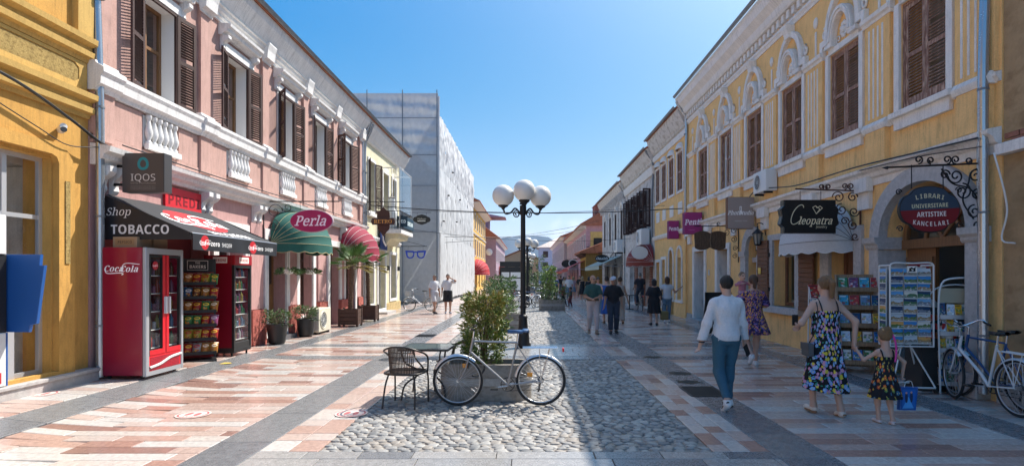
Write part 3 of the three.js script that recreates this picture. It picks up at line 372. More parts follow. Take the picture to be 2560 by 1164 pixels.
// ------------------------------------------------------------------ cream building with the glazed balcony
const cream = plaster([0.72, 0.66, 0.46]), creamLow = plaster([0.70, 0.66, 0.54]);
{
  const b = leftFrame('cream_building', 'narrow cream building with a glazed corner balcony beside the wrapped scaffold', -6.8), U0 = 22.92, U1 = 29.8;
  const ops = [{ u0: 23.9, u1: 24.85, v0: 4.55, v1: 6.7 }, { u0: 26.3, u1: 27.3, v0: 3.95, v1: 6.6 }, { u0: 28.1, u1: 28.9, v0: 4.55, v1: 6.6 }], gf = [{ u0: 23.5, u1: 24.7, v0: 0.4, v1: 2.8 }, { u0: 25.4, u1: 26.7, v0: 0.1, v1: 2.9 }, { u0: 27.7, u1: 28.9, v0: 0.5, v1: 2.8 }];
  wall(b, U0, U1, 0, 8.0, [...ops, ...gf], cream, 0.4); shell(b, U0, U1, 8.0, 6, cream, [3.4]); eaves(b, U0 - 0.05, U1 + 0.5, 8.14, 0.52, M.white);
  for (const o of ops) { mesh('opening_surround', frameBars(o.u0 - 0.12, o.u1 + 0.12, o.v0 - 0.12, o.v1 + 0.12, 0.119, 0.002, 0.05), M.white, b); windowUnit(b, o.u0, o.u1, o.v0, o.v1, -0.2, M.woodDark, { us: [(o.u0 + o.u1) / 2], vs: [o.v0 + 1.3] }); }
  shutter(b, 23.9, 4.5, 6.68, 0.47, 1, 2.75, M.shutter, false, 0.06); shutter(b, 24.85, 4.5, 6.68, 0.47, -1, 2.7, M.shutter, false, 0.06); mesh('window_sill', bx(23.6, 25.1, 4.3, 4.42, 0.002, 0.16), M.white, b);
  for (const o of gf) { mesh('shop_surround', frameBars(o.u0 - 0.14, o.u1 + 0.14, o.v0 - 0.02, o.v1 + 0.14, 0.139, 0.002, 0.05), M.white, b); windowUnit(b, o.u0, o.u1, o.v0, o.v1, -0.2, M.alu, { vs: [2.2] }); }
  mesh('plinth', bx(26.9, U1 + 0.01, 0, 0.42, 0.002, 0.06), mat([0.55, 0.42, 0.2], { rough: 0.95, map: rep(T.dirty, 0.6) }), b); mesh('step', [bx(25.2, 26.9, 0, 0.1, 0.002, 0.5)], M.limestone, b);
  mesh('string_course', moulding(U0, U1, [[3.3, 0.002], [3.3, 0.05], [3.4, 0.1], [3.46, 0.1], [3.48, 0.002]]), M.white, b);
  // balcony with iron rail and glass enclosure
  const bal = part('balcony', b); mesh('slab', [bx(25.9, 28.6, 3.72, 3.9, 0.002, 0.95)], M.white, bal); mesh('support', [moulding(26.2, 28.3, [[3.2, 0.002], [3.2, 0.2], [3.45, 0.35], [3.5, 0.75], [3.719, 0.8], [3.719, 0.002]])], cream, bal);
  const ir = [rods([[25.93, 4.75, 0.02], [25.93, 4.75, 0.92], [28.57, 4.75, 0.92], [28.57, 4.75, 0.02]], 0.018), rods([[25.93, 3.98, 0.02], [25.93, 3.98, 0.92], [28.57, 3.98, 0.92], [28.57, 3.98, 0.02]], 0.014)];
  for (let u = 25.93; u < 28.6; u += 0.22) { ir.push(rod([u, 3.9, 0.92], [u, 4.75, 0.92], 0.009)); ir.push(tube(spiral(0, 0, 0.09, 0.02, PI / 2, 1.3, 12).map(([x, y]) => [u + 0.11 + x * 0.8, 4.2 + y, 0.92]), 0.008, 5), tube(spiral(0, 0, 0.09, 0.02, -PI / 2, 1.3, 12).map(([x, y]) => [u + 0.11 + x * 0.8, 4.52 + y, 0.92]), 0.008, 5)); } for (let n = 0.14; n < 0.9; n += 0.13) ir.push(rod([25.93, 3.9, n], [25.93, 4.75, n], 0.009), tube(spiral(0, 0, 0.06, 0.015, PI / 2, 1.3, 12).map(([x, y]) => [25.93, 4.35 + y, n + 0.065 + x]), 0.007, 5)); mesh('railing', ir, M.iron, bal);
  const fr = []; for (const [u, n] of [[25.95, 0.03], [25.95, 0.88], [28.55, 0.88], [28.55, 0.03]]) fr.push(rod([u, 3.9, n], [u, 6.75, n], 0.025)); fr.push(...rods([[25.95, 6.75, 0.03], [25.95, 6.75, 0.88], [28.55, 6.75, 0.88], [28.55, 6.75, 0.03]], 0.025)); mesh('glass_frame', fr, M.alu, bal);
  mesh('glass_front', new THREE.PlaneGeometry(2.56, 2).translate(27.25, 5.74, 0.88), M.glass, bal); mesh('glass_side', new THREE.PlaneGeometry(0.83, 2).rotateY(PI / 2).translate(25.95, 5.74, 0.455), M.glass, bal); mesh('glass_roof', bx(25.95, 28.55, 6.76, 6.775, 0.03, 0.88), M.glass, bal);
  const sg = printed(512, 160, (g) => { g.fillStyle = '#14384a'; g.fillRect(0, 0, 512, 160); txt(g, 'DED DREAM', 256, 82, 82, '#e8f4f2', { sx: 0.95 }); }); const bs = thing('balcony_sign', 'dark teal sign with white capitals on the balcony rail', 'sign', -5.84, 4.27, -27.3, PI / 2); mesh('board', bx(-1.2, 1.2, -0.28, 0.28, 0, 0.05), mat([0.01, 0.035, 0.055]), bs); mesh('print', plane(2.36, 0.54).translate(0, 0, 0.053), sg, bs); mesh('print', plane(0.5, 0.5).rotateY(-PI / 2).translate(-1.203, 0, -0.0), printed(128, 128, (g) => { g.fillStyle = '#14384a'; g.fillRect(0, 0, 128, 128); txt(g, 'DED', 64, 64, 54, '#e8f4f2', { sx: 0.9 }); }), bs);
  // dress form in the glazed balcony
  const dr = thing('dress_form', 'headless dress form in a white gown inside the glazed balcony', 'mannequin', -6.38, 3.9, -26.35); const w = mat([0.72, 0.72, 0.7], { rough: 0.7 }); mesh('gown', grid(36, 24, (u, v) => { const a = u * 2 * PI, prof = [[0.36, 0], [0.33, 0.25], [0.24, 0.8], [0.13, 1.02], [0.16, 1.25], [0.15, 1.42], [0.10, 1.47]], y = v * 1.47; let r = 0.1; for (let i = 0; i + 1 < prof.length; i++) if (y >= prof[i][1]) r = lerp(prof[i][0], prof[i + 1][0], clamp((y - prof[i][1]) / (prof[i + 1][1] - prof[i][1]))); r *= 1 + (1 - v) * 0.09 * Math.sin(a * 9 + v * 3); return [r * Math.cos(a), y + 0.02, r * 0.75 * Math.sin(a)]; }), w, dr); mesh('bust', lathe([[0.001, 1.72], [0.03, 1.71], [0.04, 1.62], [0.05, 1.56], [0.15, 1.53], [0.17, 1.49], [0.12, 1.44]], 18).scale(1, 1, 0.7), mat([0.3, 0.28, 0.27]), dr); mesh('foot', cyl(0.14, 0.03, 0.06), M.iron, dr);
  downpipe(b, U0 + 0.25, 0.1, 7.3, 0.12, M.zinc, 0.055, [0, 0.7, 0.3]);
  const flag = mesh('blue_banner', bx(25.45, 26.65, 2.95, 3.25 + 0.9, 0.1, 0.14), mat([0.015, 0.04, 0.16]), b); mesh('swoosh', tube([[25.7, 3.9, 0.15], [25.8, 3.4, 0.15], [26.3, 3.15, 0.15]], 0.05, 6), M.whitePaint, flag);
  for (const u of [27.1, 29.2]) { const l = part('wall_lamp', b); mesh('box', rbx(u - 0.06, u + 0.06, 2.0, 2.22, 0.002, 0.14, 0.01), M.black, l); }
  const po = printed(128, 384, (g) => { g.fillStyle = '#1b74c4'; g.fillRect(0, 0, 128, 384); g.strokeStyle = '#e8f2fa'; g.lineWidth = 6; g.strokeRect(8, 8, 112, 368); txt(g, 'S', 64, 140, 110, '#eef6fc'); txt(g, '5', 64, 270, 110, '#eef6fc'); }); mesh('poster', plane(0.55, 1.5).translate(28.3, 1.7, -0.17), po, b);
}
// ------------------------------------------------------------------ scaffold wrapped in white sheeting
{
  const root = thing('wrapped_scaffold', 'tall building scaffold wrapped in translucent white sheeting', 'scaffold', 0, 0, 0);
  const sheet = mat([0.62, 0.63, 0.645], { rough: 0.75, transmission: 0.28, thickness: 0, map: rep(T.cloth, 0.3) });
  const fold = (a, b) => 0.05 * fbm(a * 0.6, b * 0.5, 4) + 0.02 * n2(a * 2.1, b * 0.9);
  // side facing the camera: four lifts of sheeting laced to the poles
  for (const [y0, y1, k] of [[0.05, 4.62, 0.4], [4.58, 9.62, 0.5], [9.58, 12.05, 2.2], [12.0, 13.62, 2.0]]) mesh('end_sheet', grid(90, 24, (u, v) => { const x = lerp(-13.5, -5.8, u), y = lerp(y0, y1, v), sg = (x + 13.5) % 2.3; return [x, y, -36.4 + k * fold(x * 1.3, y) * Math.sin(v * PI) - 0.03 + 0.05 * k * Math.sin(v * PI) * Math.sin(y * 7 + x * 0.7) * 0.6]; }), sheet, root);
  // street side: bays between the poles, each with its own slack
  for (let q = 0; q < 8; q++) for (const [y0, y1, k] of [[0.15, 4.65, 0.6], [4.6, 9.0, 1.4], [8.95, 12.4, 2.2]]) mesh('street_sheet', grid(18, 26, (u, v) => { const d = 36.45 + (q + u) * 2.95, y = lerp(y0 + (y0 < 1 ? 0.08 * n2(d * 2, 3) : 0), y1, v), s = Math.sin(u * PI) * Math.sin(v * PI); return [-5.8 + k * (0.07 * s + fold(d * 1.4 + q * 3, y * 1.2)) + (y0 < 1 ? 0.14 : 0), y, -d]; }), sheet, root);
  mesh('far_sheet', bx(-13.5, -5.85, 0.05, 12.3, -60.03, -60), sheet, root);
  for (const [x, d] of [[-5.86, 36.3], [-8.1, 36.3], [-10.4, 36.3], [-12.7, 36.3]]) mesh('pole', rod([x, 0, -d], [x, 13.8, -d], 0.032), M.zincDull, root);
  for (const y of [4.6, 7.6, 9.6, 12.0]) mesh('ledger', rod([-13.4, y, -36.32], [-5.86, y, -36.32], 0.018), M.zincDull, root);
  for (let d = 39; d <= 60; d += 3) mesh('pole', rod([-6.0, 0, -d], [-6.0, 12.2, -d], 0.04), M.steel, root);
  mesh('corner_strip', bx(-5.82, -5.7, 0.1, 13.4, -36.42, -36.36), mat([0.6, 0.6, 0.6]), root);
  const core = plaster([0.32, 0.30, 0.29], { dirty: 1 }); mesh('house_wall', [bx(-13.2, -6.9, 0, 9.4, -59.5, -37.6)], core, root); mesh('house_roof', ext([[0, 0], [3.2, 2.4], [6.4, 0]], 21.5).translate(-13.25, 9.42, -59.4), M.roofTile, root);
  for (let i = 0; i < 5; i++) mesh('rag', rbx(0, 0.15, 0, 0.07, 0, 0.25, 0.02).translate(-5.72, lerp(5.4, 11, (i * 0.37) % 1), -38 - i * 2.3), M.dark, root);
}
// ------------------------------------------------------------------ long yellow building on the right (local x = -D)
const yellow = plaster([0.95, 0.58, 0.23]), yellowLow = plaster([0.94, 0.575, 0.235], { s: 0.3 }), creamTrim = plaster([0.86, 0.81, 0.75]), stoneTrim = mat([0.58, 0.55, 0.53], { rough: 0.85, map: rep(T.stone, 0.9), bumpMap: rep(T.rough, 2), bumpScale: 0.008 });
const XR = 6.45, cR = [9.1, 11.35, 13.6, 15.85, 18.1, 20.45];
function archRing(c, v, rx0, ry0, rx1, ry1, depth, n = 0.0) { const s = new THREE.Shape(); s.absellipse(c, v, rx1, ry1, 0, PI, false); s.lineTo(c - rx0, v); s.absellipse(c, v, rx0, ry0, PI, 0, true); s.lineTo(c + rx1, v); return ext(s, depth, 0, 20).translate(0, 0, n); }
{
  const b = rightFrame('yellow_building', 'long yellow building with white arched window ornaments, fluted pilasters and worn shutters', XR), U0 = -22.5, U1 = -7.6;
  const ops = cR.map((d) => ({ u0: -d - 0.54, u1: -d + 0.54, v0: 4.55, v1: 6.38 }));
  const H = { book: { u0: -10.1, u1: -8.1, v0: 0, v1: 2.42, arch: 0.84 }, cdoor: { u0: -11.85, u1: -10.95, v0: 0, v1: 2.45 }, cwin: { u0: -14.6, u1: -13.36, v0: 0.95, v1: 2.65 }, sdoor: { u0: -16.3, u1: -15.5, v0: 0, v1: 2.45, arch: 0.42 }, win: { u0: -18.9, u1: -17.9, v0: 0.0, v1: 2.6 }, door: { u0: -21.5, u1: -20.3, v0: 0, v1: 2.65 } };
  wall(b, U0, U1, 3.72, 8.6, ops, yellow, 0.45); wall(b, U0, U1, 0, 3.719, Object.values(H), yellowLow, 0.45, 'lower_wall'); shell(b, U0, U1, 8.6, 6, M.interiorDark, [3.5], 0.45);
  // eaves: dentils, white cove, gutter
  mesh('cornice', moulding(U0, U1, [[8.2, 0.002], [8.2, 0.16], [8.26, 0.2], [8.4, 0.24], [8.56, 0.4], [8.74, 0.46], [8.78, 0.5], [8.84, 0.5], [8.84, 0.002]]), creamTrim, b);
  mesh('gutter', ext([[0, 0], [0.03, -0.06], [0.09, -0.07], [0.13, 0], [0.12, 0], [0.085, -0.058], [0.035, -0.05], [0.012, 0]].map(([n, y]) => [-(0.47 + n), 8.93 + y]), U1 - U0).rotateY(PI / 2).translate(U0, 0, 0), M.zincDull, b);
  mesh('roof', ext([[-0.46, 8.86], [-0.44, 8.91], [3, 10.3], [6.6, 8.91], [6.6, 8.86]], U1 - U0).rotateY(PI / 2).translate(U0, 0, 0), M.roofTile, b);
  mesh('frieze_band', moulding(U0, U1, [[7.78, 0.002], [7.78, 0.03], [7.84, 0.05], [7.88, 0.08], [7.94, 0.08], [7.95, 0.002]]), creamTrim, b);
  for (let u = U0 + 0.15; u < U1 - 0.1; u += 0.27) mesh('dentil', bx(u, u + 0.14, 8.0, 8.19, 0.002, 0.11), creamTrim, b);
  mesh('string_course', moulding(U0, U1, [[4.38, 0.002], [4.38, 0.03], [4.42, 0.05], [4.45, 0.08], [4.5, 0.085], [4.52, 0.002]]), creamTrim, b);
  mesh('lower_cornice', moulding(U0, U1, [[3.4, 0.002], [3.4, 0.03], [3.52, 0.035], [3.55, 0.09], [3.62, 0.12], [3.66, 0.19], [3.72, 0.2], [3.76, 0.002]]), creamTrim, b);
  cR.forEach((d, i) => {
    const c = -d, o = ops[i];
    mesh('window_surround', [bx(o.u0 - 0.13, o.u0 - 0.001, 4.53, 6.42, 0.001, 0.05), bx(o.u1 + 0.001, o.u1 + 0.13, 4.53, 6.42, 0.001, 0.05), bx(o.u0, o.u1, 6.381, 6.5, 0.001, 0.05)], creamTrim, b);
    mesh('window_sill', [rbx(o.u0 - 0.16, o.u1 + 0.16, 4.44, 4.54, 0.002, 0.14, 0.012), bx(o.u0 - 0.1, o.u1 + 0.1, 4.24, 4.439, 0.002, 0.07)], creamTrim, b);
    mesh('shutter_frame', frameBars(o.u0 + 0.001, o.u1 - 0.001, 4.552, 6.378, 0.05, -0.1, -0.02), M.shutterWorn, b); mesh('window_back', bx(o.u0, o.u1, 4.56, 6.37, -0.44, -0.4), M.interior, b);
    const ajar = [0.02, 0.03, 0.02, 0.02, 0.05, 0.03][i];
    if (i !== 4) shutter(b, o.u0 + 0.05, 4.6, 6.33, 0.485, 1, ajar, M.shutterWorn, i < 4, -0.07, [0.5]); shutter(b, o.u1 - 0.05, 4.6, 6.33, 0.485, -1, ajar * 1.4, M.shutterWorn, i < 4, -0.07, [0.5]); if (i === 4) windowUnit(b, o.u0 + 0.05, c, 4.6, 6.33, -0.12, M.whitePaint, { vs: [5.6] });
    // arched ornament: outer label mould with shoulders, inner arch, keystone, medallion
    const A = 6.5; mesh('arch_mould', [archRing(c, A + 0.26, 0.5, 0.72, 0.62, 0.86, 0.1, 0.002), bx(c - 0.8, c - 0.5, A + 0.12, A + 0.26, 0.003, 0.1), bx(c + 0.5, c + 0.8, A + 0.12, A + 0.26, 0.003, 0.1), bx(c - 0.8, c - 0.7, A - 0.08, A + 0.12, 0.003, 0.1), bx(c + 0.7, c + 0.8, A - 0.08, A + 0.12, 0.003, 0.1)], creamTrim, b);
    mesh('inner_arch', [archRing(c, A + 0.08, 0.3, 0.5, 0.42, 0.64, 0.13, 0.002), bx(c - 0.56, c - 0.3, A, A + 0.08, 0.003, 0.13), bx(c + 0.3, c + 0.56, A, A + 0.08, 0.003, 0.13)], creamTrim, b); mesh('arch_step', archRing(c, A + 0.1, 0.34, 0.54, 0.38, 0.6, 0.03, 0.131), creamTrim, b);
    const med = []; for (let k = 0; k < 9; k++) { const a = k / 9 * PI * 2; med.push(sph(0.05, 8, 6).scale(1, 1, 0.5).translate(c + 0.1 * Math.cos(a), A + 0.24 + 0.13 * Math.sin(a), 0.02)); } med.push(sph(0.07, 10, 8).scale(1, 1, 0.5).translate(c, A + 0.24, 0.03)); for (const s of [-1, 1]) med.push(tube(spiral(0, 0, 0.09, 0.02, -PI / 2, 1.2 * s).map(([x, y]) => [c + s * 0.2 + x, A + 0.1 + y, 0.02]), 0.016, 6)); mesh('medallion', med, creamTrim, b);
    mesh('keystone', moulding(c - 0.12, c + 0.12, [[A + 0.98, 0.002], [A + 0.98, 0.14], [A + 1.08, 0.16], [A + 1.2, 0.22], [A + 1.28, 0.23], [A + 1.279, 0.002]]), creamTrim, b);
    mesh('ear_scroll', [-1, 1].map((s) => tube(spiral(0, 0, 0.1, 0.03, s > 0 ? PI / 2 : PI / 2, s * 1.1).map(([x, y]) => [c + s * 0.72 + x * 0.8, A + 0.42 + y * 1.3, 0.03]), 0.03, 6)), creamTrim, b);
    const p = i < 5 ? -(d + cR[i + 1]) / 2 : -21.75;
    pilaster(p); if (i === 0) pilaster(-8.0);
    mesh('frieze_button', new THREE.SphereGeometry(0.085, 12, 8).scale(1, 1.5, 0.5).translate(p, 7.35, 0.01), creamTrim, b);
    mesh('frieze_rib', [bx(p - 0.03, p + 0.03, 6.62, 7.15, 0.002, 0.02)], creamTrim, b);
  });
  function pilaster(p) {
    mesh('pilaster', bx(p - 0.36, p + 0.36, 4.53, 6.4, 0.001, 0.06), yellow, b); for (let k = 0; k < 4; k++) mesh('flute', rbx(p - 0.225 + k * 0.13 - 0.022, p - 0.225 + k * 0.13 + 0.022, 4.62, 6.28, 0.05, 0.072, 0.009), creamTrim, b);
    mesh('capital', moulding(p - 0.41, p + 0.41, [[6.37, 0.002], [6.37, 0.075], [6.42, 0.09], [6.45, 0.13], [6.52, 0.14], [6.54, 0.002]]), creamTrim, b); mesh('pedestal', bx(p - 0.28, p + 0.28, 3.76, 4.38, 0.001, 0.1), yellow, b); mesh('pedestal_cap', moulding(p - 0.33, p + 0.33, [[4.37, 0.0], [4.37, 0.115], [4.42, 0.14], [4.46, 0.15], [4.54, 0.1], [4.54, 0.0]]), creamTrim, b);
  }
  for (const d of [10.62, 12.6, 15.1, 17.35, 19.7, 22.1]) mesh('corbel_block', [bx(-d - 0.24, -d + 0.24, 3.3, 3.56, 0.03, 0.16), bx(-d - 0.18, -d + 0.18, 2.98, 3.299, 0.002, 0.08)], creamTrim, b);
  // bookshop arch in pale stone
  const c = -9.1; mesh('stone_arch', archRing(c, 2.42, 0.999, 0.838, 1.27, 1.1, 0.16, -0.05), stoneTrim, b);
  for (const s of [-1, 1]) { mesh('stone_pier', rbx(c + (s > 0 ? 0.999 : -1.27), c + (s > 0 ? 1.27 : -0.999), 0.02, 2.2, -0.4, 0.12, 0.012), stoneTrim, b); mesh('impost', moulding(c + (s > 0 ? 0.96 : -1.33), c + (s > 0 ? 1.33 : -0.96), [[2.201, -0.3], [2.201, 0.12], [2.24, 0.15], [2.28, 0.15], [2.32, 0.2], [2.419, 0.21], [2.419, -0.3]]), stoneTrim, b); mesh('pier_foot', rbx(c + (s > 0 ? 0.97 : -1.32), c + (s > 0 ? 1.32 : -0.97), 0, 0.35, -0.2, 0.2, 0.02), M.limestone, b); }
  const bf = part('arch_window', b); mesh('frame', [archRing(c, 2.36, 0.84, 0.72, 0.93, 0.83, 0.07, -0.36), bx(c - 0.95, c + 0.95, 2.2, 2.359, -0.38, -0.28), rod([c, 2.36, -0.32], [c + 0.6, 2.95, -0.32], 0.03), rod([c, 2.36, -0.32], [c - 0.6, 2.95, -0.32], 0.03), archRing(c, 2.36, 0.36, 0.32, 0.42, 0.38, 0.05, -0.35)], M.woodFrame, bf); const fan = new THREE.Shape(); fan.absellipse(c, 2.36, 0.84, 0.72, 0, PI, false); mesh('pane', new THREE.ShapeGeometry(fan, 20).translate(0, 0, -0.33), M.glass, bf);
  mesh('side_panel', bx(-10.05, -9.35, 0.02, 2.199, -0.44, -0.38), M.woodFrame, b); const bw = part('side_window', b); mesh('frame', frameBars(-10.02, -9.38, 0.9, 2.05, 0.07, -0.379, -0.34), M.woodFrame, bw); mesh('pane', new THREE.PlaneGeometry(0.5, 1.0).translate(-9.7, 1.47, -0.36), M.black, bw);
  const ow = printed(256, 96, (g) => { g.fillStyle = '#7d1f2a'; g.fillRect(0, 0, 256, 96); g.save(); g.translate(256, 0); g.scale(-1, 1); txt(g, 'O SHEN', 128, 50, 46, '#cfc6c2'); g.restore(); }); mesh('window_print', plane(0.5, 0.2).translate(-9.7, 1.84, -0.338), ow, b);
  // book-lined room behind the arch
  mesh('shop_floor', bx(-10.6, -7.9, 0.0, 0.03, -2.6, -0.46), M.woodDark, b); mesh('shop_back', bx(-10.6, -7.9, 0.03, 3.45, -2.65, -2.6), M.interiorDark, b); mesh('shop_side', bx(-10.66, -10.6, 0.03, 3.45, -2.6, -0.46), M.interior, b);
  // jewellery shop front
  mesh('shop_window_stone', [bx(-14.85, -14.601, 0.85, 2.8, 0.002, 0.07), bx(-13.359, -13.1, 0.85, 2.8, 0.002, 0.07), bx(-14.6, -13.36, 2.651, 2.8, 0.002, 0.07)], stoneTrim, b); for (let k = 0; k < 4; k++) mesh('sill_block', rbx(-14.95 + k * 0.48, -14.95 + k * 0.48 + 0.47, 0.78, 0.95, -0.2, 0.15, 0.012), stoneTrim, b);
  windowUnit(b, -14.59, -13.37, 0.96, 2.64, -0.28, M.woodRed, { fw: 0.09, name: 'shop_window' }); mesh('display_wall', bx(-14.9, -13.1, 0.5, 3.0, -1.3, -1.25), M.offwhite, b); mesh('display_shelf', bx(-14.6, -13.3, 0.96, 1.1, -1.2, -0.46), M.offwhite, b); mesh('door_stone', [bx(-12.2, -11.851, 0.02, 2.7, 0.002, 0.07), bx(-10.949, -10.7, 0.02, 2.7, 0.002, 0.07), bx(-11.85, -10.95, 2.451, 2.7, 0.002, 0.07)], stoneTrim, b);
  const cd = part('shop_door', b); mesh('frame', frameBars(-11.84, -10.96, 0.02, 2.44, 0.11, -0.33, -0.25), M.woodRed, cd); mesh('leaf', [bx(-11.73, -11.5, 0.1, 2.33, -0.32, -0.27)], M.woodRed, cd); mesh('pane', new THREE.PlaneGeometry(0.42, 2.1).translate(-11.28, 1.25, -0.29), M.glass, cd); const wm = printed(64, 64, (g) => { g.fillStyle = '#e7b416'; g.fillRect(0, 0, 64, 64); g.fillStyle = '#1b1b1b'; g.beginPath(); g.arc(32, 24, 13, 0, 7); g.fill(); g.fillRect(12, 46, 40, 7); }); mesh('notice', plane(0.14, 0.17).translate(-11.61, 1.62, -0.267), wm, cd);
  // plank shutters folded back beside the shop window
  for (const [u, w] of [[-15.4, 0.66], [-13.06, 0.66]]) { const s = part('plank_shutter', b, u, 0.93, 0.075); for (let k = 0; k < 16; k++) mesh('plank', rbx(0, w, k * 0.109, k * 0.109 + 0.104, rnd() * 0.01, 0.045 + rnd() * 0.015, 0.008), M.woodRed, s); mesh('hinge', [bx(w - 0.001, w + 0.05, 0.4, 0.5, 0.0, 0.03), bx(w - 0.001, w + 0.05, 1.3, 1.4, 0.0, 0.03)], M.iron, s); }
  const bn = mesh('bell_plate', rbx(-15.25, -15.08, 1.78, 1.95, 0.145, 0.16, 0.005), mat([0.6, 0.45, 0.1], { metal: 0.6, rough: 0.4 }), b);
  // stone door, window and doors further on
  mesh('door_stone', [bx(-16.68, -16.301, 0.02, 2.3, 0.002, 0.1), bx(-15.499, -15.45, 0.02, 2.3, 0.002, 0.1), archRing(-15.9, 2.45, 0.4, 0.42, 0.68, 0.68, 0.1, 0.002), bx(-16.72, -16.28, 2.3, 2.449, 0.002, 0.14)], stoneTrim, b); mesh('transom', bx(-16.29, -15.51, 2.12, 2.26, -0.3, -0.1), M.limestone, b); const sd = part('door', b); mesh('leaf', bx(-16.29, -15.9, 0.03, 2.11, -0.4, -0.35), M.shutter, sd); mesh('leaf', bx(-15.89, -15.51, 0.03, 2.11, -0.4, -0.35), M.shutter, sd); const fanl = new THREE.Shape(); fanl.absellipse(-15.9, 2.45, 0.39, 0.41, 0, PI, false); mesh('fanlight', new THREE.ShapeGeometry(fanl, 16).translate(0, 0, -0.2), M.dark, sd);
  for (const h of [H.win, H.door]) mesh('opening_surround', [bx(h.u0 - 0.19, h.u0 - 0.001, 0.02, h.v1 + 0.19, 0.002, 0.05), bx(h.u1 + 0.001, h.u1 + 0.19, 0.02, h.v1 + 0.19, 0.002, 0.05), bx(h.u0, h.u1, h.v1 + 0.001, h.v1 + 0.19, 0.002, 0.05)], creamTrim, b);
  for (const h of [H.win, H.door]) mesh('reveal', [bx(h.u0 + 0.001, h.u0 + 0.02, 0.03, h.v1 - 0.02, -0.4, 0.0), bx(h.u1 - 0.02, h.u1 - 0.001, 0.03, h.v1 - 0.02, -0.4, 0.0)], creamTrim, b);
  windowUnit(b, -18.88, -17.92, 0.1, 2.58, -0.3, M.woodDark, { us: [-18.4] }); const pd = part('door', b); mesh('leaf', bx(-21.46, -20.34, 0.03, 2.62, -0.4, -0.35), mat([0.07, 0.025, 0.02], { rough: 0.5, map: rep(T.wood, 2, 0.6) }), pd); for (const v of [0.3, 1.1, 1.9]) mesh('door_panel', rbx(-21.2, -20.6, v, v + 0.6, -0.352, -0.335, 0.008), mat([0.06, 0.022, 0.018], { rough: 0.5 }), pd);
  mesh('step', [bx(-21.7, -20.1, 0, 0.12, -0.3, 0.3)], M.limestone, b); mesh('house_number', rbx(-19.9, -19.75, 1.75, 1.95, 0.002, 0.02, 0.005), M.offwhite, b);
  mesh('plinth', bx(U0, -21.71, 0, 0.25, 0.002, 0.08), M.limestone, b); mesh('plinth', bx(-20.09, -19.1, 0, 0.25, 0.002, 0.08), M.limestone, b);
  const pp = downpipe(b, -7.74, 0.1, 8.4, 0.14, M.zinc, 0.065, [0, 0.4, 0.34]); mesh('cable_pipe', rod([-7.9, 0.1, 0.07], [-7.9, 3.9, 0.07], 0.028), M.steel, pp); downpipe(b, -22.4, 3.2, 8.1, 0.12, M.zinc, 0.055, [0.0, 0.6, 0.36]); mesh('rain_pipe', rod([-22.4, 0.05, 0.1], [-22.4, 3.2, 0.1], 0.05), yellowLow, b);
  mesh('chimney', [bx(-11.2, -10.2, 9.2, 10.9, -1.6, -0.9), bx(-11.28, -10.12, 10.9, 11.0, -1.68, -0.82)], plaster([0.5, 0.42, 0.33]), b);
}
// weathered brown house at the right edge
{
  const b = rightFrame('weathered_house', 'weathered brown stucco house beyond the grey downpipe at the edge', XR + 0.02), old = plaster([0.44, 0.30, 0.16], { dirty: 1, s: 0.35 });
  wall(b, -7.59, -1, 0, 9, [], old, 0.4); shell(b, -7.59, -1, 9, 6, old, []); mesh('roof', bx(-7.59, -1, 9, 9.2, -6, 0.3), M.roofTile, b); mesh('stone_band', rbx(-7.58, -5, 3.35, 3.5, 0.002, 0.14, 0.01), creamTrim, b); for (let i = 0; i < 6; i++) for (let j = 0; j < 3; j++) mesh('brick', rbx(-7.55 + i * 0.24 + (j % 2) * 0.1, -7.33 + i * 0.24 + (j % 2) * 0.1, 3.13 - j * 0.08 + 0.44, 3.2 - j * 0.08 + 0.44, 0.002, 0.03, 0.006), mat([0.36, 0.16, 0.11], { rough: 0.95, map: rep(T.dirty, 2) }), b);
  mesh('stone_jamb', bx(-6.9, -6.6, 0, 2.6, 0.002, 0.06), creamTrim, b); mesh('plinth', rbx(-7.58, -5, 0, 0.3, 0.002, 0.12, 0.02), M.limestone, b);
  mesh('cable', tube([[-7.6, 3.3, 0.1], [-7.45, 3.35, 0.25], [-7.4, 2.6, 0.12], [-7.5, 2.2, 0.1], [-7.3, 2.15, 0.1]], 0.012, 6), M.plasticWhite, b);
}
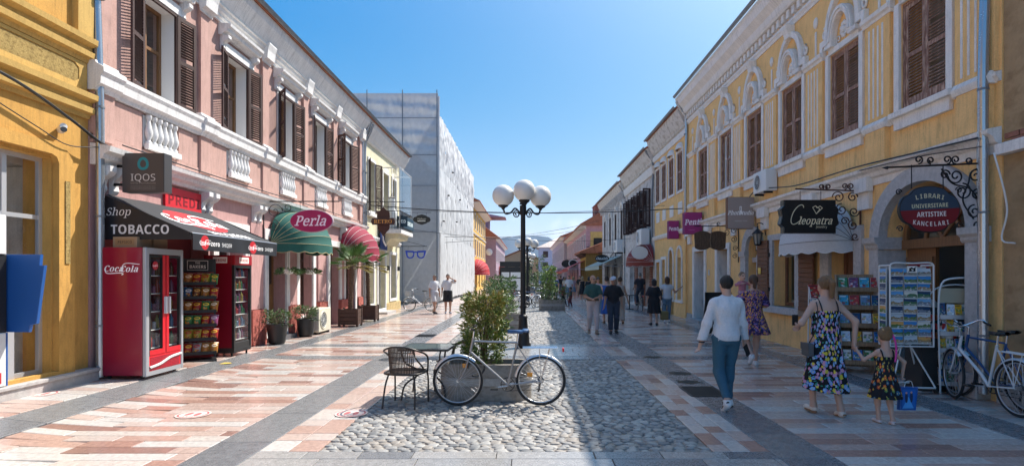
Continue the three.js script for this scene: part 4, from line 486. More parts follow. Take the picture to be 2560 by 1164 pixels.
// plainer yellow house
{
  const b = rightFrame('plain_yellow_house', 'plainer yellow house with closed brown shutters and arched niches', XR), U0 = -28.3, U1 = -22.52, ds = [23.55, 24.95, 26.3, 27.55];
  const ops = ds.map((d) => ({ u0: -d - 0.42, u1: -d + 0.42, v0: 5.25, v1: 6.93 })), gf = [{ u0: -24.0, u1: -23.3, v0: 0.75, v1: 2.5, arch: 0.0 }, { u0: -25.4, u1: -24.65, v0: 0, v1: 2.5, arch: 0.4 }, { u0: -26.7, u1: -26.0, v0: 0.3, v1: 2.5 }, { u0: -27.9, u1: -27.1, v0: 0.3, v1: 2.4 }];
  wall(b, U0, U1, 0, 8.1, [...ops, ...gf], yellow, 0.4); shell(b, U0, U1, 8.1, 6, M.interiorDark, [3.5]); eaves(b, U0, U1, 8.5, 0.5, M.soffit);
  mesh('frieze', moulding(U0, U1, [[7.45, 0.002], [7.45, 0.06], [7.6, 0.1], [7.68, 0.1], [7.7, 0.002]]), creamTrim, b);
  ds.forEach((d, i) => { const o = ops[i]; mesh('window_surround', frameBars(o.u0 - 0.1, o.u1 + 0.1, o.v0 - 0.02, o.v1 + 0.1, 0.099, 0.002, 0.04), creamTrim, b); mesh('shell_hood', new THREE.SphereGeometry(0.4, 14, 8, 0, PI, 0, PI / 2).scale(1, 0.8, 0.5).translate(-d, 7.03, 0.0), creamTrim, b); shutter(b, o.u0, o.v0, o.v1, 0.42, 1, 0.03, M.shutterWorn, false, -0.03); shutter(b, o.u1, o.v0, o.v1, 0.42, -1, 0.03, M.shutterWorn, false, -0.03); mesh('panel', bx(-d - 0.32, -d + 0.32, 4.35, 4.85, 0.002, 0.02), creamTrim, b); });
  for (const d of [23.65, 25.02]) { mesh('arch_trim', [archRing(-d, 2.5, 0.36, 0.4, 0.46, 0.52, 0.05, 0.002), bx(-d - 0.46, -d - 0.36, 0.7, 2.5, 0.003, 0.05), bx(-d + 0.36, -d + 0.46, 0.7, 2.5, 0.003, 0.05), bx(-d - 0.55, -d + 0.55, 0.6, 0.699, 0.003, 0.07)], creamTrim, b); }
  mesh('niche_panel', bx(-23.99, -23.31, 0.76, 2.49, -0.2, -0.15), mat([0.45, 0.46, 0.5], { rough: 0.4 }), b); mesh('door_leaf', bx(-25.39, -24.66, 0.02, 2.88, -0.35, -0.3), M.woodDark, b); for (const h of gf.slice(2)) { mesh('opening_surround', frameBars(h.u0 - 0.14, h.u1 + 0.14, h.v0 - 0.1, h.v1 + 0.14, 0.138, 0.002, 0.05), creamTrim, b); windowUnit(b, h.u0, h.u1, h.v0, h.v1, -0.2, M.whitePaint, { vs: [1.8] }); }
  mesh('lower_cornice', moulding(U0, U1, [[3.5, 0.002], [3.5, 0.06], [3.6, 0.12], [3.68, 0.12], [3.7, 0.002]]), creamTrim, b);
}
// pale house with a brick shop front and open shutters
const redbrick = mat([0.30, 0.12, 0.075], { rough: 0.95, map: rep(T.dirty, 1) });
{
  const b = rightFrame('pale_shuttered_house', 'pale stucco house with a row of dark open shutters and a brick shop front', XR), U0 = -36.6, U1 = -28.32, ds = [29.6, 31.3, 33, 34.7], pale = plaster([0.66, 0.62, 0.60], { dirty: 1, s: 0.25 });
  const ops = ds.map((d) => ({ u0: -d - 0.42, u1: -d + 0.42, v0: 4.3, v1: 6.3 })), gf = [{ u0: -30.4, u1: -29.3, v0: 0.1, v1: 2.3 }, { u0: -32.4, u1: -31.0, v0: 0.3, v1: 2.3 }, { u0: -35.2, u1: -33.4, v0: 0.1, v1: 2.4 }];
  wall(b, U0, U1, 0, 8.0, [...ops, ...gf], pale, 0.4); shell(b, U0, U1, 8.0, 6, M.interiorDark, [3.4]); eaves(b, U0, U1, 8.2, 0.5, M.soffit);
  mesh('ornament_band', moulding(U0, U1, [[6.9, 0.002], [6.9, 0.08], [7.1, 0.14], [7.3, 0.16], [7.32, 0.002]]), creamTrim, b);
  ds.forEach((d, i) => { const o = ops[i]; windowUnit(b, o.u0, o.u1, o.v0, o.v1, -0.2, M.woodDark, { us: [-d] }); shutter(b, o.u0, o.v0, o.v1, 0.42, 1, 1.7 + 0.3 * (i % 2), M.shutter, false, 0.03); shutter(b, o.u1, o.v0, o.v1, 0.42, -1, 1.75, M.shutter, false, 0.03); });
  const pier = (u0, u1) => { for (let r = 0; r < 30; r++) mesh('brick', rbx(u0 + (r % 2) * 0.0, u1, 0.1 + r * 0.085, 0.1 + r * 0.085 + 0.075, 0.002, 0.06 + (r % 2) * 0.012, 0.008), redbrick, b); };
  pier(-29.25, -28.7); pier(-30.95, -30.45); pier(-33.3, -32.5); for (const h of gf) windowUnit(b, h.u0, h.u1, h.v0, h.v1, -0.2, M.whitePaint, { us: [(h.u0 * 2 + h.u1) / 3, (h.u0 + 2 * h.u1) / 3], vs: [0.9] });
  downpipe(b, U1 - 0.1, 3.6, 7.6, 0.1, M.zincDull, 0.05, [0, 0.5, 0.36]); mesh('shop_sign', rbx(-31.8, -30.4, 3.55, 4.15, 0.05, 0.2, 0.01), mat([0.35, 0.45, 0.48]), b);
}
// white ornate house
{
  const b = rightFrame('white_ornate_house', 'grey-white ornate house with tall dark shutters and bracketed eaves', XR), U0 = -48, U1 = -36.62, ds = [38, 40.6, 43.3, 46.2], w = plaster([0.60, 0.60, 0.61], { dirty: 1, s: 0.3 });
  const ops = ds.map((d) => ({ u0: -d - 0.5, u1: -d + 0.5, v0: 4.1, v1: 6.2 })), gf = [{ u0: -38.9, u1: -37.3, v0: 0.1, v1: 2.5 }, { u0: -42.6, u1: -40, v0: 0.1, v1: 2.6 }, { u0: -46.6, u1: -43.8, v0: 0.1, v1: 2.6 }];
  wall(b, U0, U1, 0, 7.6, [...ops, ...gf], w, 0.4); shell(b, U0, U1, 7.6, 7, w, [3.3]); eaves(b, U0 - 0.3, U1, 7.9, 0.5, M.soffit);
  for (let u = U0 + 0.2; u < U1; u += 0.55) mesh('bracket', corbelG(0.16).translate(u, 6.85, 0.12), w, b);
  ds.forEach((d, i) => { const o = ops[i]; mesh('window_surround', [bx(o.u0 - 0.14, o.u0, 4.0, 6.2, 0.002, 0.05), bx(o.u1, o.u1 + 0.14, 4.0, 6.2, 0.002, 0.05), archRing(-d, 6.21, 0.45, 0.38, 0.62, 0.55, 0.08, 0.002)], creamTrim, b); shutter(b, o.u0, o.v0, o.v1, 0.5, 1, 0.05, M.shutter, false, -0.02); shutter(b, o.u1, o.v0, o.v1, 0.5, -1, 0.05, M.shutter, false, -0.02); mesh('pilaster', bx(-d + 0.95, -d + 1.25, 3.6, 6.8, 0.002, 0.06), w, b); });
  for (const h of gf) windowUnit(b, h.u0, h.u1, h.v0, h.v1, -0.2, M.woodDark, { us: [(h.u0 + h.u1) / 2] }); downpipe(b, U1 - 0.2, 0.1, 7.2, 0.1, M.zinc, 0.05, [0, 0.5, 0.36]);
  mesh('cable', tube([[-36.7, 3.3, 0.03], [-40, 3.0, 0.03], [-41, 3.5, 0.03], [-44, 3.1, 0.03], [-47.8, 3.4, 0.03]], 0.02, 5), M.black, b);
}
// ------------------------------------------------------------------ houses further down the street
function farHouse(side, name, label, X, d0, d1, top, m, rows, o = {}) {
  const b = side < 0 ? leftFrame(name, label, X) : rightFrame(name, label, X), u0 = side < 0 ? d0 : -d1, u1 = side < 0 ? d1 : -d0, dep = o.depth ?? 7, ops = [];
  for (const [v0, v1, n, w] of rows) for (let i = 0; i < n; i++) { const c = lerp(u0, u1, (i + 0.5) / n); ops.push({ u0: c - w / 2, u1: c + w / 2, v0, v1 }); }
  wall(b, u0, u1, 0, top, ops, m, 0.35); shell(b, u0, u1, top, dep, m, [3.3], 0.35);
  mesh('eaves', moulding(u0, u1, [[top - 0.3, 0.002], [top - 0.25, 0.15], [top - 0.04, o.out ?? 0.5], [top, o.out ?? 0.5], [top, 0.002]]), o.trim ?? M.white, b);
  const r = part('roof', b); mesh('slope', ext([[-(o.out ?? 0.5) - 0.08, top + 0.001], [-(o.out ?? 0.5) - 0.08, top + 0.08], [dep / 2, top + (o.rise ?? 1.8)], [dep + 0.3, top + 0.08], [dep + 0.3, top + 0.001]], u1 - u0 + 0.6).rotateY(PI / 2).translate(u0 - 0.3, 0, 0), M.roofTile, r);
  if (o.tiles) { const a = V(0, top + 0.1, (o.out ?? 0.5) + 0.06), e = V(0, top + (o.rise ?? 1.8), -dep / 2), g = []; for (let u = u0 - 0.25; u < u1 + 0.3; u += 0.26) g.push(rod([u, a.y, a.z], [u, e.y + 0.02, e.z], 0.075, 0.075, 6)); mesh('tiles', g, M.roofTile, r).userData.kind = 'stuff'; }
  for (const p of ops) { const w = part('window', b); if (p.v0 > 2.8) { mesh('shutter', bx(p.u0 + 0.02, (p.u0 + p.u1) / 2 - 0.01, p.v0 + 0.02, p.v1 - 0.02, -0.12, -0.08), o.shut ?? M.shutter, w); mesh('shutter', bx((p.u0 + p.u1) / 2 + 0.01, p.u1 - 0.02, p.v0 + 0.02, p.v1 - 0.02, -0.12, -0.08), o.shut ?? M.shutter, w); mesh('frame', frameBars(p.u0 - 0.1, p.u1 + 0.1, p.v0 - 0.1, p.v1 + 0.1, 0.099, 0.002, 0.05), o.trim ?? M.white, w); } else { mesh('frame', frameBars(p.u0, p.u1, p.v0, p.v1, 0.07, -0.2, -0.14), M.woodDark, w); mesh('pane', new THREE.PlaneGeometry(p.u1 - p.u0, p.v1 - p.v0).translate((p.u0 + p.u1) / 2, (p.v0 + p.v1) / 2, -0.17), M.glass, w); } }
  return b;
}
const far = {};
far.yellow = farHouse(-1, 'tall_yellow_house', 'three-storey yellow house behind the wrapped scaffold', -6.2, 62, 83, 10, plaster([0.70, 0.43, 0.10]), [[0.3, 2.6, 5, 1.8], [4.2, 6.1, 7, 1.1], [7.3, 9.1, 7, 1.1]], { rise: 2, out: 0.9, shut: mat([0.22, 0.10, 0.04]) });
mesh('string_course', moulding(62, 83, [[6.6, 0.002], [6.6, 0.1], [6.75, 0.14], [6.76, 0.002]]), M.offwhite, far.yellow);
far.mauve = farHouse(-1, 'mauve_house', 'mauve house with a red tiled roof and a satellite dish', -4.8, 86, 120, 7.5, plaster([0.38, 0.27, 0.35]), [[0.3, 2.6, 9, 1.6], [4.0, 6.0, 11, 1.0]], { tiles: 1, rise: 3 });
mesh('dormer', [bx(90, 95, 9, 11.2, -4.5, -1.5), ext([[-1.3, 11.2], [3, 12], [4.7, 11.2]], 5.4).rotateY(PI / 2).translate(89.8, 0, 0)], plaster([0.36, 0.25, 0.32]), far.mauve); mesh('satellite_dish', new THREE.SphereGeometry(0.75, 18, 8, 0, PI * 2, 0, 0.8).rotateX(PI / 2).rotateY(-PI / 2 + 0.4).translate(85.9, 5.4, -1.2), M.plasticWhite, far.mauve);
far.pink = farHouse(1, 'far_pink_house', 'pink house with a red tiled roof on the shaded side', 5.7, 54, 80, 6.6, plaster([0.60, 0.36, 0.39]), [[0.3, 2.6, 7, 1.6], [3.9, 5.8, 11, 0.9]], { tiles: 1, rise: 2.4 });
mesh('balcony_wall', bx(-54, -53.9, 3.6, 6.0, -2.0, -0.4), plaster([0.7, 0.48, 0.16]), far.pink); mesh('balcony_door', bx(-53.9, -53.85, 3.7, 5.4, -1.5, -0.7), M.dark, far.pink); mesh('balcony_rail', [rods([[-53.4, 4.5, 0], [-53.4, 4.5, -2]], 0.03), ...[0, 0.3, 0.6, 0.9, 1.2, 1.5, 1.8].map((n) => rod([-53.4, 3.6, -n], [-53.4, 4.5, -n], 0.02))], M.iron, far.pink); mesh('roof_tower', [bx(-56.5, -54.5, 6.7, 8.6, -2.6, -0.9), ext([[0.8, 8.6], [1.75, 9.3], [2.7, 8.6]], 2.3).rotateY(PI / 2).translate(-56.65, 0, 0)], plaster([0.36, 0.12, 0.09]), far.pink);
far.grey = farHouse(1, 'pale_far_house', 'pale mauve-grey house at the far end of the shaded side', 5.3, 80.5, 118, 7.4, plaster([0.52, 0.46, 0.50]), [[0.3, 2.6, 9, 1.6], [4.2, 6.2, 13, 1.0]], { rise: 1.6 });
far.low = farHouse(1, 'low_tiled_shop', 'low ochre wooden shop with a tiled lean-to roof', 5.1, 48.6, 53.4, 3.7, mat([0.42, 0.25, 0.06], { rough: 0.8, map: rep(T.wood, 0.8, 0.5) }), [[0.2, 2.4, 3, 1.1]], { depth: 3, rise: 0.9, tiles: 1, trim: M.woodDark });
for (let i = 0; i < 16; i++) mesh('plank', bx(-53.3 + i * 0.29, -53.06 + i * 0.29, 2.5, 3.35, 0.002, 0.03), mat([0.45, 0.28, 0.06], { rough: 0.8 }), far.low);
{ // end of the street
  const b = thing('beige_gable_house', 'beige house with a wide red gable closing the street', 'building', -2.2, 0, -146), m = plaster([0.52, 0.33, 0.19]); mesh('wall', ext([[-6, 0], [6, 0], [6, 5.6], [0.4, 8.3], [-6, 5.6]], 8).translate(0, 0, -8), m, b); mesh('roof', [ext([[-6.5, 5.5], [0.4, 8.4], [0.4, 8.65], [-6.6, 5.75]], 8.8).translate(0, 0, -8.3), ext([[6.5, 5.5], [0.4, 8.4], [0.4, 8.65], [6.6, 5.75]], 8.8).translate(0, 0, -8.3)], M.roofTile, b); for (const x of [-3.8, -1, 2.6, 4.6]) mesh('window', bx(x, x + 1, 3.4, 4.8, 0.002, 0.06), M.dark, b); for (const x of [-4.5, -2, 0.6, 3]) mesh('shop_front', bx(x, x + 1.8, 0.2, 2.5, 0.002, 0.06), M.dark, b);
  const l = thing('lavender_house', 'lavender house with a pale sunlit hipped roof at the end', 'building', 2.9, 0, -134), lm = plaster([0.50, 0.50, 0.62]); mesh('wall', bx(0, 12, 0, 8.6, -10, 0), lm, l); mesh('roof', new THREE.CylinderGeometry(0.01, 9.4, 3.2, 4).rotateY(PI / 4).scale(1, 1, 0.85).translate(6, 10.2, -5), mat([0.62, 0.52, 0.46], { rough: 0.7, map: rep(T.dirty, 0.4) }), l);
  for (const v of [3.6, 6.2]) for (const x of [0.9, 3.5, 6.1]) { const w = part('window', l); mesh('shutter', bx(x, x + 1.2, v, v + 1.5, 0.002, 0.06), M.shutter, w); mesh('sill', bx(x - 0.1, x + 1.3, v - 0.12, v - 0.002, 0.002, 0.12), M.white, w); } mesh('shop_front', bx(1.4, 6.5, 0.2, 2.6, 0.002, 0.06), M.dark, l); mesh('fascia', bx(1.2, 6.7, 2.7, 3.1, 0.002, 0.1), M.black, l);
  const back = thing('hall_beyond', 'long pale roofed hall beyond the end of the street', 'building', 0, 0, -190); mesh('wall', bx(-30, 24, 0, 5.5, -8, 0), plaster([0.5, 0.4, 0.33]), back); mesh('roof', ext([[-31, 5.5], [25, 5.5], [20, 8], [-26, 8]], 8).translate(0, 0, -8), M.roofTile, back);
  // mountains
  const N = 90, pos = [], idx = []; for (let i = 0; i <= N; i++) { const x = lerp(-4200, 4200, i / N), h = 130 + 190 * (0.5 + 0.5 * fbm(x * 0.0011 + 3, 1.5, 5)) + 130 * Math.exp(-(((x + 60) / 420) ** 2)); pos.push(x, -2, -4600, x, h, -4900 - 200 * n2(x * 0.002, 7)); if (i < N) idx.push(i * 2, i * 2 + 2, i * 2 + 3, i * 2, i * 2 + 3, i * 2 + 1); } const g = new THREE.BufferGeometry(); g.setAttribute('position', new THREE.Float32BufferAttribute(pos, 3)); g.setIndex(idx); g.computeVertexNormals(); struct(mesh('mountains', g, mat([0.10, 0.13, 0.15], { rough: 1 })), 'distant blue mountains beyond the town');
}
// cables over the street and along the fronts
function cable(label, pts, r = 0.012) { return tag(mesh('cable', tube(pts, r, 5, 60), M.black), label, 'cable'); }
const sag = (a, b, s) => [0, 0.25, 0.5, 0.75, 1].map((t) => [lerp(a[0], b[0], t), lerp(a[1], b[1], t) - s * 4 * t * (1 - t), lerp(a[2], b[2], t)]);
cable('thick cable slung across the street from the cream house', sag([-6.7, 4.75, -24], [6.4, 4.5, -23], 0.25), 0.02);
cable('thin upper cable strung across the street below the lamp globes', sag([-6.7, 4.7, -24.2], [6.4, 5.0, -26], 0.3), 0.009);
cable('lower cable strung across the street past the lamp', sag([-6.3, 4.2, -29.5], [6.3, 4.0, -34], 0.35), 0.011);
cable('slanting cable rising to the pink far house', sag([-5.6, 4.4, -38], [5.5, 6.3, -55], 0.3), 0.02);
cable('cable reaching from the scaffold to the white ornate house', sag([-5.6, 4.0, -38], [6.2, 6.4, -47], 0.3), 0.016);
cable('black cable bundle along the ochre wall', [[-6.62, 4.35, -6.5], [-6.6, 4.22, -7.3], [-6.6, 3.98, -8.1], [-6.6, 3.8, -8.6], [-6.62, 3.75, -8.9]], 0.022);
cable('thin sagging cable under the bundle on the ochre wall', [[-6.66, 4.1, -6.4], [-6.66, 3.75, -7.6], [-6.66, 3.62, -8.1], [-6.64, 3.72, -8.7]], 0.008);
cable('cable along the white ledge of the pink building', [[-6.44, 3.8, -8.9], [-6.44, 3.78, -12], [-6.43, 3.81, -16], [-6.44, 3.8, -22.8]], 0.012);
cable('cable stapled along the yellow front above the bookshop', [[6.2, 3.62, -7.7], [6.2, 3.68, -8.8], [6.22, 3.78, -10.6], [6.22, 3.82, -13], [6.22, 4.05, -15.2], [6.3, 3.9, -16]], 0.014);
cable('second thinner cable above the bookshop sign', [[6.25, 3.5, -7.7], [6.23, 3.62, -8.9], [6.24, 3.7, -10.5]], 0.009);
// ------------------------------------------------------------------ shop things
function coke(g, x, y, s, fill = '#fff') { g.save(); g.translate(x, y); g.scale(s, s); txt(g, 'Coca', -38, 0, 46, fill, { font: 'serif', skew: -0.3, weight: 'bold' }); txt(g, 'Cola', 46, 2, 46, fill, { font: 'serif', skew: -0.3, weight: 'bold' }); txt(g, '-', 3, -4, 36, fill); g.strokeStyle = fill; g.lineCap = 'round'; g.lineWidth = 5; g.beginPath(); g.moveTo(-84, 6); g.bezierCurveTo(-92, 34, -60, 26, -20, 24); g.bezierCurveTo(10, 22, 20, 30, 4, 33); g.stroke(); g.lineWidth = 4; g.beginPath(); g.moveTo(6, -10); g.bezierCurveTo(14, -42, 60, -26, 100, -24); g.stroke(); g.restore(); }
const redGloss = mat([0.30, 0.004, 0.032], { rough: 0.28, clearcoat: 0.5, clearcoatRoughness: 0.15 }), redBright = mat([0.62, 0.01, 0.02], { rough: 0.35 }), greyMetal = mat([0.45, 0.46, 0.48], { rough: 0.38, metal: 0.4 });
const goodsName = ['red', 'orange', 'blue', 'green', 'yellow', 'silver', 'brown', 'purple'], rowWord = ['bottom', 'second lowest', 'third lowest', 'fourth', 'fifth', 'top']; const drinks = [[0.2, 0.02, 0.02], [0.22, 0.1, 0.02], [0.03, 0.08, 0.16], [0.03, 0.1, 0.04], [0.22, 0.18, 0.04], [0.3, 0.3, 0.3], [0.06, 0.025, 0.01], [0.12, 0.04, 0.08]].map((c) => mat(c, { rough: 0.25 }));
const goods = [[0.55, 0.03, 0.03], [0.6, 0.25, 0.03], [0.05, 0.2, 0.45], [0.08, 0.35, 0.1], [0.6, 0.5, 0.06], [0.5, 0.5, 0.5], [0.25, 0.08, 0.02], [0.45, 0.1, 0.25]].map((c) => mat(c, { rough: 0.35 }));
const bottleG = lathe([[0, 0], [0.032, 0], [0.034, 0.02], [0.034, 0.13], [0.03, 0.15], [0.013, 0.19], [0.012, 0.22], [0, 0.22]], 12), canG = lathe([[0, 0], [0.028, 0], [0.033, 0.01], [0.033, 0.105], [0.027, 0.12], [0, 0.12]], 12);
function stock(x0, x1, y, z, label, group, frame, step = 0.075) { const p = V(); for (let x = x0, k = 0; x < x1; x += step, k++) { const ci = Math.floor(rnd() * 8), can = k % 3 === 0, o = mesh(can ? 'drink_can' : 'bottle', can ? canG : bottleG, drinks[ci]); p.set(x, y, z + (rnd() - 0.5) * 0.02); frame.localToWorld(p); o.position.copy(p); tag(o, goodsName[ci] + (can ? ' drink can ' : ' drink bottle ') + ['leftmost', 'second from left', 'third from left', 'fourth from left', 'fifth from left', 'sixth from left', 'seventh from left', 'eighth from left', 'ninth from left'][k] + label, can ? 'can' : 'bottle', group); } }
{ // red drinks fridge, side to the camera, doors to the street (local x = D)
  const y = 0.11, f = thing('drinks_fridge', 'tall red double-door drinks fridge with a white script logo', 'fridge', -6.64, y, -8.7, PI / 2); f.updateMatrixWorld(true);
  const W = 0.95, Hh = 2.06, d = 0.71; mesh('cabinet', [rbx(0, 0.03, 0.06, Hh, 0, d - 0.06, 0.008), bx(W - 0.03, W, 0.06, Hh, 0, d - 0.06), bx(0.031, W - 0.031, 0.06, 0.1, 0, d - 0.06), bx(0.031, W - 0.031, Hh - 0.05, Hh, 0, d - 0.06), bx(0.031, W - 0.031, 0.1, Hh - 0.05, 0, 0.03)], redGloss, f);
  mesh('front_frame', [rbx(0, 0.085, 0.04, Hh, d - 0.059, d, 0.015), rbx(W - 0.06, W, 0.04, Hh, d - 0.059, d, 0.015), bx(0.08, W - 0.055, Hh - 0.1, Hh - 0.005, d - 0.058, d - 0.004), bx(0.08, W - 0.055, 0.045, 0.11, d - 0.058, d - 0.004)], greyMetal, f);
  const lo = mesh('lower_panel', rbx(0.086, W - 0.061, 0.111, 0.36, d - 0.055, d - 0.012, 0.01), redBright, f); for (let i = 0; i < 9; i++) mesh('louvre', bx(0.12, W - 0.1, 0.13 + i * 0.023, 0.138 + i * 0.023, d - 0.013, d - 0.006), redGloss, lo); mesh('wave', tube([[0.09, 0.17, d - 0.004], [0.35, 0.2, d - 0.004], [0.6, 0.27, d - 0.004], [W - 0.065, 0.3, d - 0.004]], 0.022, 6), M.plasticWhite, lo);
  for (const s of [0, 1]) { const a = s ? 0.5 : 0.1, e = s ? W - 0.07 : 0.48, D = part('door', f); mesh('door_frame', [bx(a, a + 0.03 + (s ? 0.04 : 0), 0.37, 1.95, d - 0.05, d - 0.01), bx(e - 0.03 - (s ? 0 : 0.04), e, 0.37, 1.95, d - 0.05, d - 0.01), bx(a + 0.03, e - 0.03, 0.37, 0.44, d - 0.05, d - 0.01), bx(a + 0.03, e - 0.03, 1.91, 1.95, d - 0.05, d - 0.01)], M.plasticBlack, D); mesh('red_stile', s ? bx(0.5, 0.565, 0.37, 1.95, d - 0.0099, d - 0.004) : bx(0.41, 0.48, 0.37, 1.95, d - 0.0099, d - 0.004), redBright, D); mesh('red_foot', bx(a, e, 0.36, 0.44, d - 0.0099, d - 0.0045), redBright, D); mesh('pane', new THREE.PlaneGeometry(e - a - 0.08, 1.46).translate((a + e) / 2, 1.175, d - 0.03), M.glass, D); mesh('handle', rbx(s ? 0.52 : 0.43, s ? 0.55 : 0.46, 1.0, 1.28, d - 0.005, d + 0.045, 0.012), M.plasticWhite, D); }
  mesh('liner', bx(0.032, W - 0.032, 0.4, 1.94, 0.031, 0.05), M.plasticWhite, f); for (let i = 0; i < 5; i++) { mesh('shelf', bx(0.04, W - 0.04, 0.45 + i * 0.29, 0.462 + i * 0.29, 0.06, d - 0.09), M.plasticWhite, f); stock(0.12, W - 0.1, y * 0 + 0.463 + i * 0.29, d - 0.15, ' on the ' + rowWord[i === 4 ? 5 : i] + ' shelf inside the red fridge', 'drinks inside the red fridge', f, 0.09); }
  const lg = printed(512, 512, (g) => { g.fillStyle = '#95042f'; g.fillRect(0, 0, 512, 512); coke(g, 250, 250, 2.35); }); mesh('logo', plane(0.62, 0.62).rotateY(-PI / 2).translate(-0.002, 1.72, 0.33), mat(0xffffff, { map: lg.map, rough: 0.28, clearcoat: 0.5 }), f); const rd = printed(128, 128, (g) => { g.fillStyle = '#b00a22'; g.fillRect(0, 0, 128, 128); coke(g, 62, 64, 0.6); }); mesh('round_badge', face(ellipse(0.07, 0.07)).translate(0.25, 1.78, d - 0.02), rd, f);
  for (const [x, z] of [[0.08, 0.08], [0.87, 0.08], [0.08, 0.6], [0.87, 0.6]]) mesh('castor', new THREE.CylinderGeometry(0.03, 0.03, 0.03, 12).rotateZ(PI / 2).translate(x, 0.03, z), M.rubber, f);
  for (const [x0, x1, t] of [[0.1, 0.45, 'brown box of goods on top of the red fridge'], [0.5, 0.85, 'second brown carton on the red fridge top']]) { const c = thing('carton', t, 'box', -6.64, y + Hh, -8.7, PI / 2); mesh('box', rbx(x0, x1, 0.002, 0.17, 0.12, 0.5, 0.006), mat([0.38, 0.25, 0.14]), c); mesh('print', plane(0.3, 0.1).rotateY(-PI / 2).translate(x0 - 0.002, 0.09, 0.31), printed(128, 42, (g) => { g.fillStyle = '#a07c55'; g.fillRect(0, 0, 128, 42); txt(g, 'PEPSICO', 64, 22, 24, '#5a4330'); }), c); }
}
{ // snack rack and bags
  const f = thing('snack_rack', 'black snack rack with six shelves beside the red fridge', 'rack', -6.33, 0.08, -10.75, 0.55); f.updateMatrixWorld(true); const W = 0.62;
  mesh('frame', [bx(-W / 2, -W / 2 + 0.03, 0, 1.9, -0.25, -0.22), bx(W / 2 - 0.03, W / 2, 0, 1.9, -0.25, -0.22), bx(-W / 2, W / 2, 0, 0.05, -0.2, 0.22)], M.black, f); mesh('back_board', bx(-W / 2 + 0.031, W / 2 - 0.031, 0.05, 1.9, -0.25, -0.23), mat([0.3, 0.02, 0.02]), f); const hd = mesh('header', rbx(-W / 2, W / 2, 1.72, 1.98, -0.215, -0.18, 0.006), M.black, f); mesh('header_print', plane(0.5, 0.22).translate(0, 1.85, -0.176), printed(256, 112, (g) => { g.fillStyle = '#101010'; g.fillRect(0, 0, 256, 112); g.strokeStyle = '#d8d4cc'; g.lineWidth = 5; g.strokeRect(40, 10, 176, 92); txt(g, 'THE', 128, 32, 24, '#d8d4cc'); txt(g, 'BAKERS', 128, 70, 44, '#e8e4da', { sx: 0.9 }); }), hd);
  const bagG = grid(10, 10, (u, v) => { const x = (u - 0.5) * 0.15 * (1 - 0.06 * Math.sin(v * PI)), y = v * 0.21, b = Math.pow(Math.sin(clamp(u) * PI), 0.5) * Math.pow(Math.sin(clamp(v) * PI), 0.45); return [x, y, 0.04 * b]; }), bagGeo = merge([bagG, bagG.clone().scale(1, 1, -0.7)]); bagGeo.userData.uv = true; const bagMats = goods.map((m, k) => { const c = '#' + m.color.clone().multiplyScalar(0.62).getHexString(); return printed(96, 128, (g) => { g.fillStyle = c; g.fillRect(0, 0, 96, 128); g.fillStyle = ['#e8c23a', '#f0e4c8', '#e8e8e8', '#f2d24a', '#b8342a', '#c23a2e', '#e0b060', '#f0d8e0'][k]; g.beginPath(); g.ellipse(48, 40, 36, 18, -0.2, 0, 7); g.fill(); g.fillStyle = c; g.fillRect(26, 34, 42, 11); for (let i = 0; i < 9; i++) { g.fillStyle = ['#d8892e', '#e8c05a', '#a8521e'][i % 3]; g.beginPath(); g.ellipse(20 + rnd() * 58, 78 + rnd() * 32, 11, 8, rnd() * 3, 0, 7); g.fill(); } g.fillStyle = 'rgba(240,240,240,0.7)'; g.fillRect(0, 0, 96, 5); g.fillRect(0, 123, 96, 5); }, { rough: 0.38 }); });
  const rowN = ['top', 'second', 'third', 'fourth', 'fifth', 'bottom'], rowC = [[1, 0, 4, 3], [2, 6, 1, 0], [1, 0, 3, 1], [3, 3, 0, 7], [4, 4, 0, 0], [0, 5, 1, 1]], p = V();
  for (let r = 0; r < 6; r++) { const y = 1.5 - r * 0.265; mesh('shelf', [bx(-W / 2, W / 2, y - 0.03, y - 0.015, -0.229, 0.15), bx(-W / 2, W / 2, y - 0.03, y + 0.03, 0.15, 0.156)], M.iron, f); for (let k = 0; k < 8; k++) { const o = mesh('snack_bag', bagGeo, bagMats[rowC[r][k >> 1]]); p.set(-W / 2 + 0.06 + k * 0.072, y - 0.012, (k % 2) * 0.07 + 0.02); f.localToWorld(p); o.position.copy(p); o.rotation.set(-0.25, 0.55 + (rnd() - 0.5) * 0.5, 0); tag(o, goodsName[rowC[r][k >> 1]] + ' snack bag ' + ['leftmost', 'second from the left', 'third from the left', 'left of the middle', 'right of the middle', 'third from the right', 'second from the right', 'rightmost'][k] + ' on the ' + rowN[r] + ' rack shelf', 'snack bag', 'snack bags on the rack'); } }
}
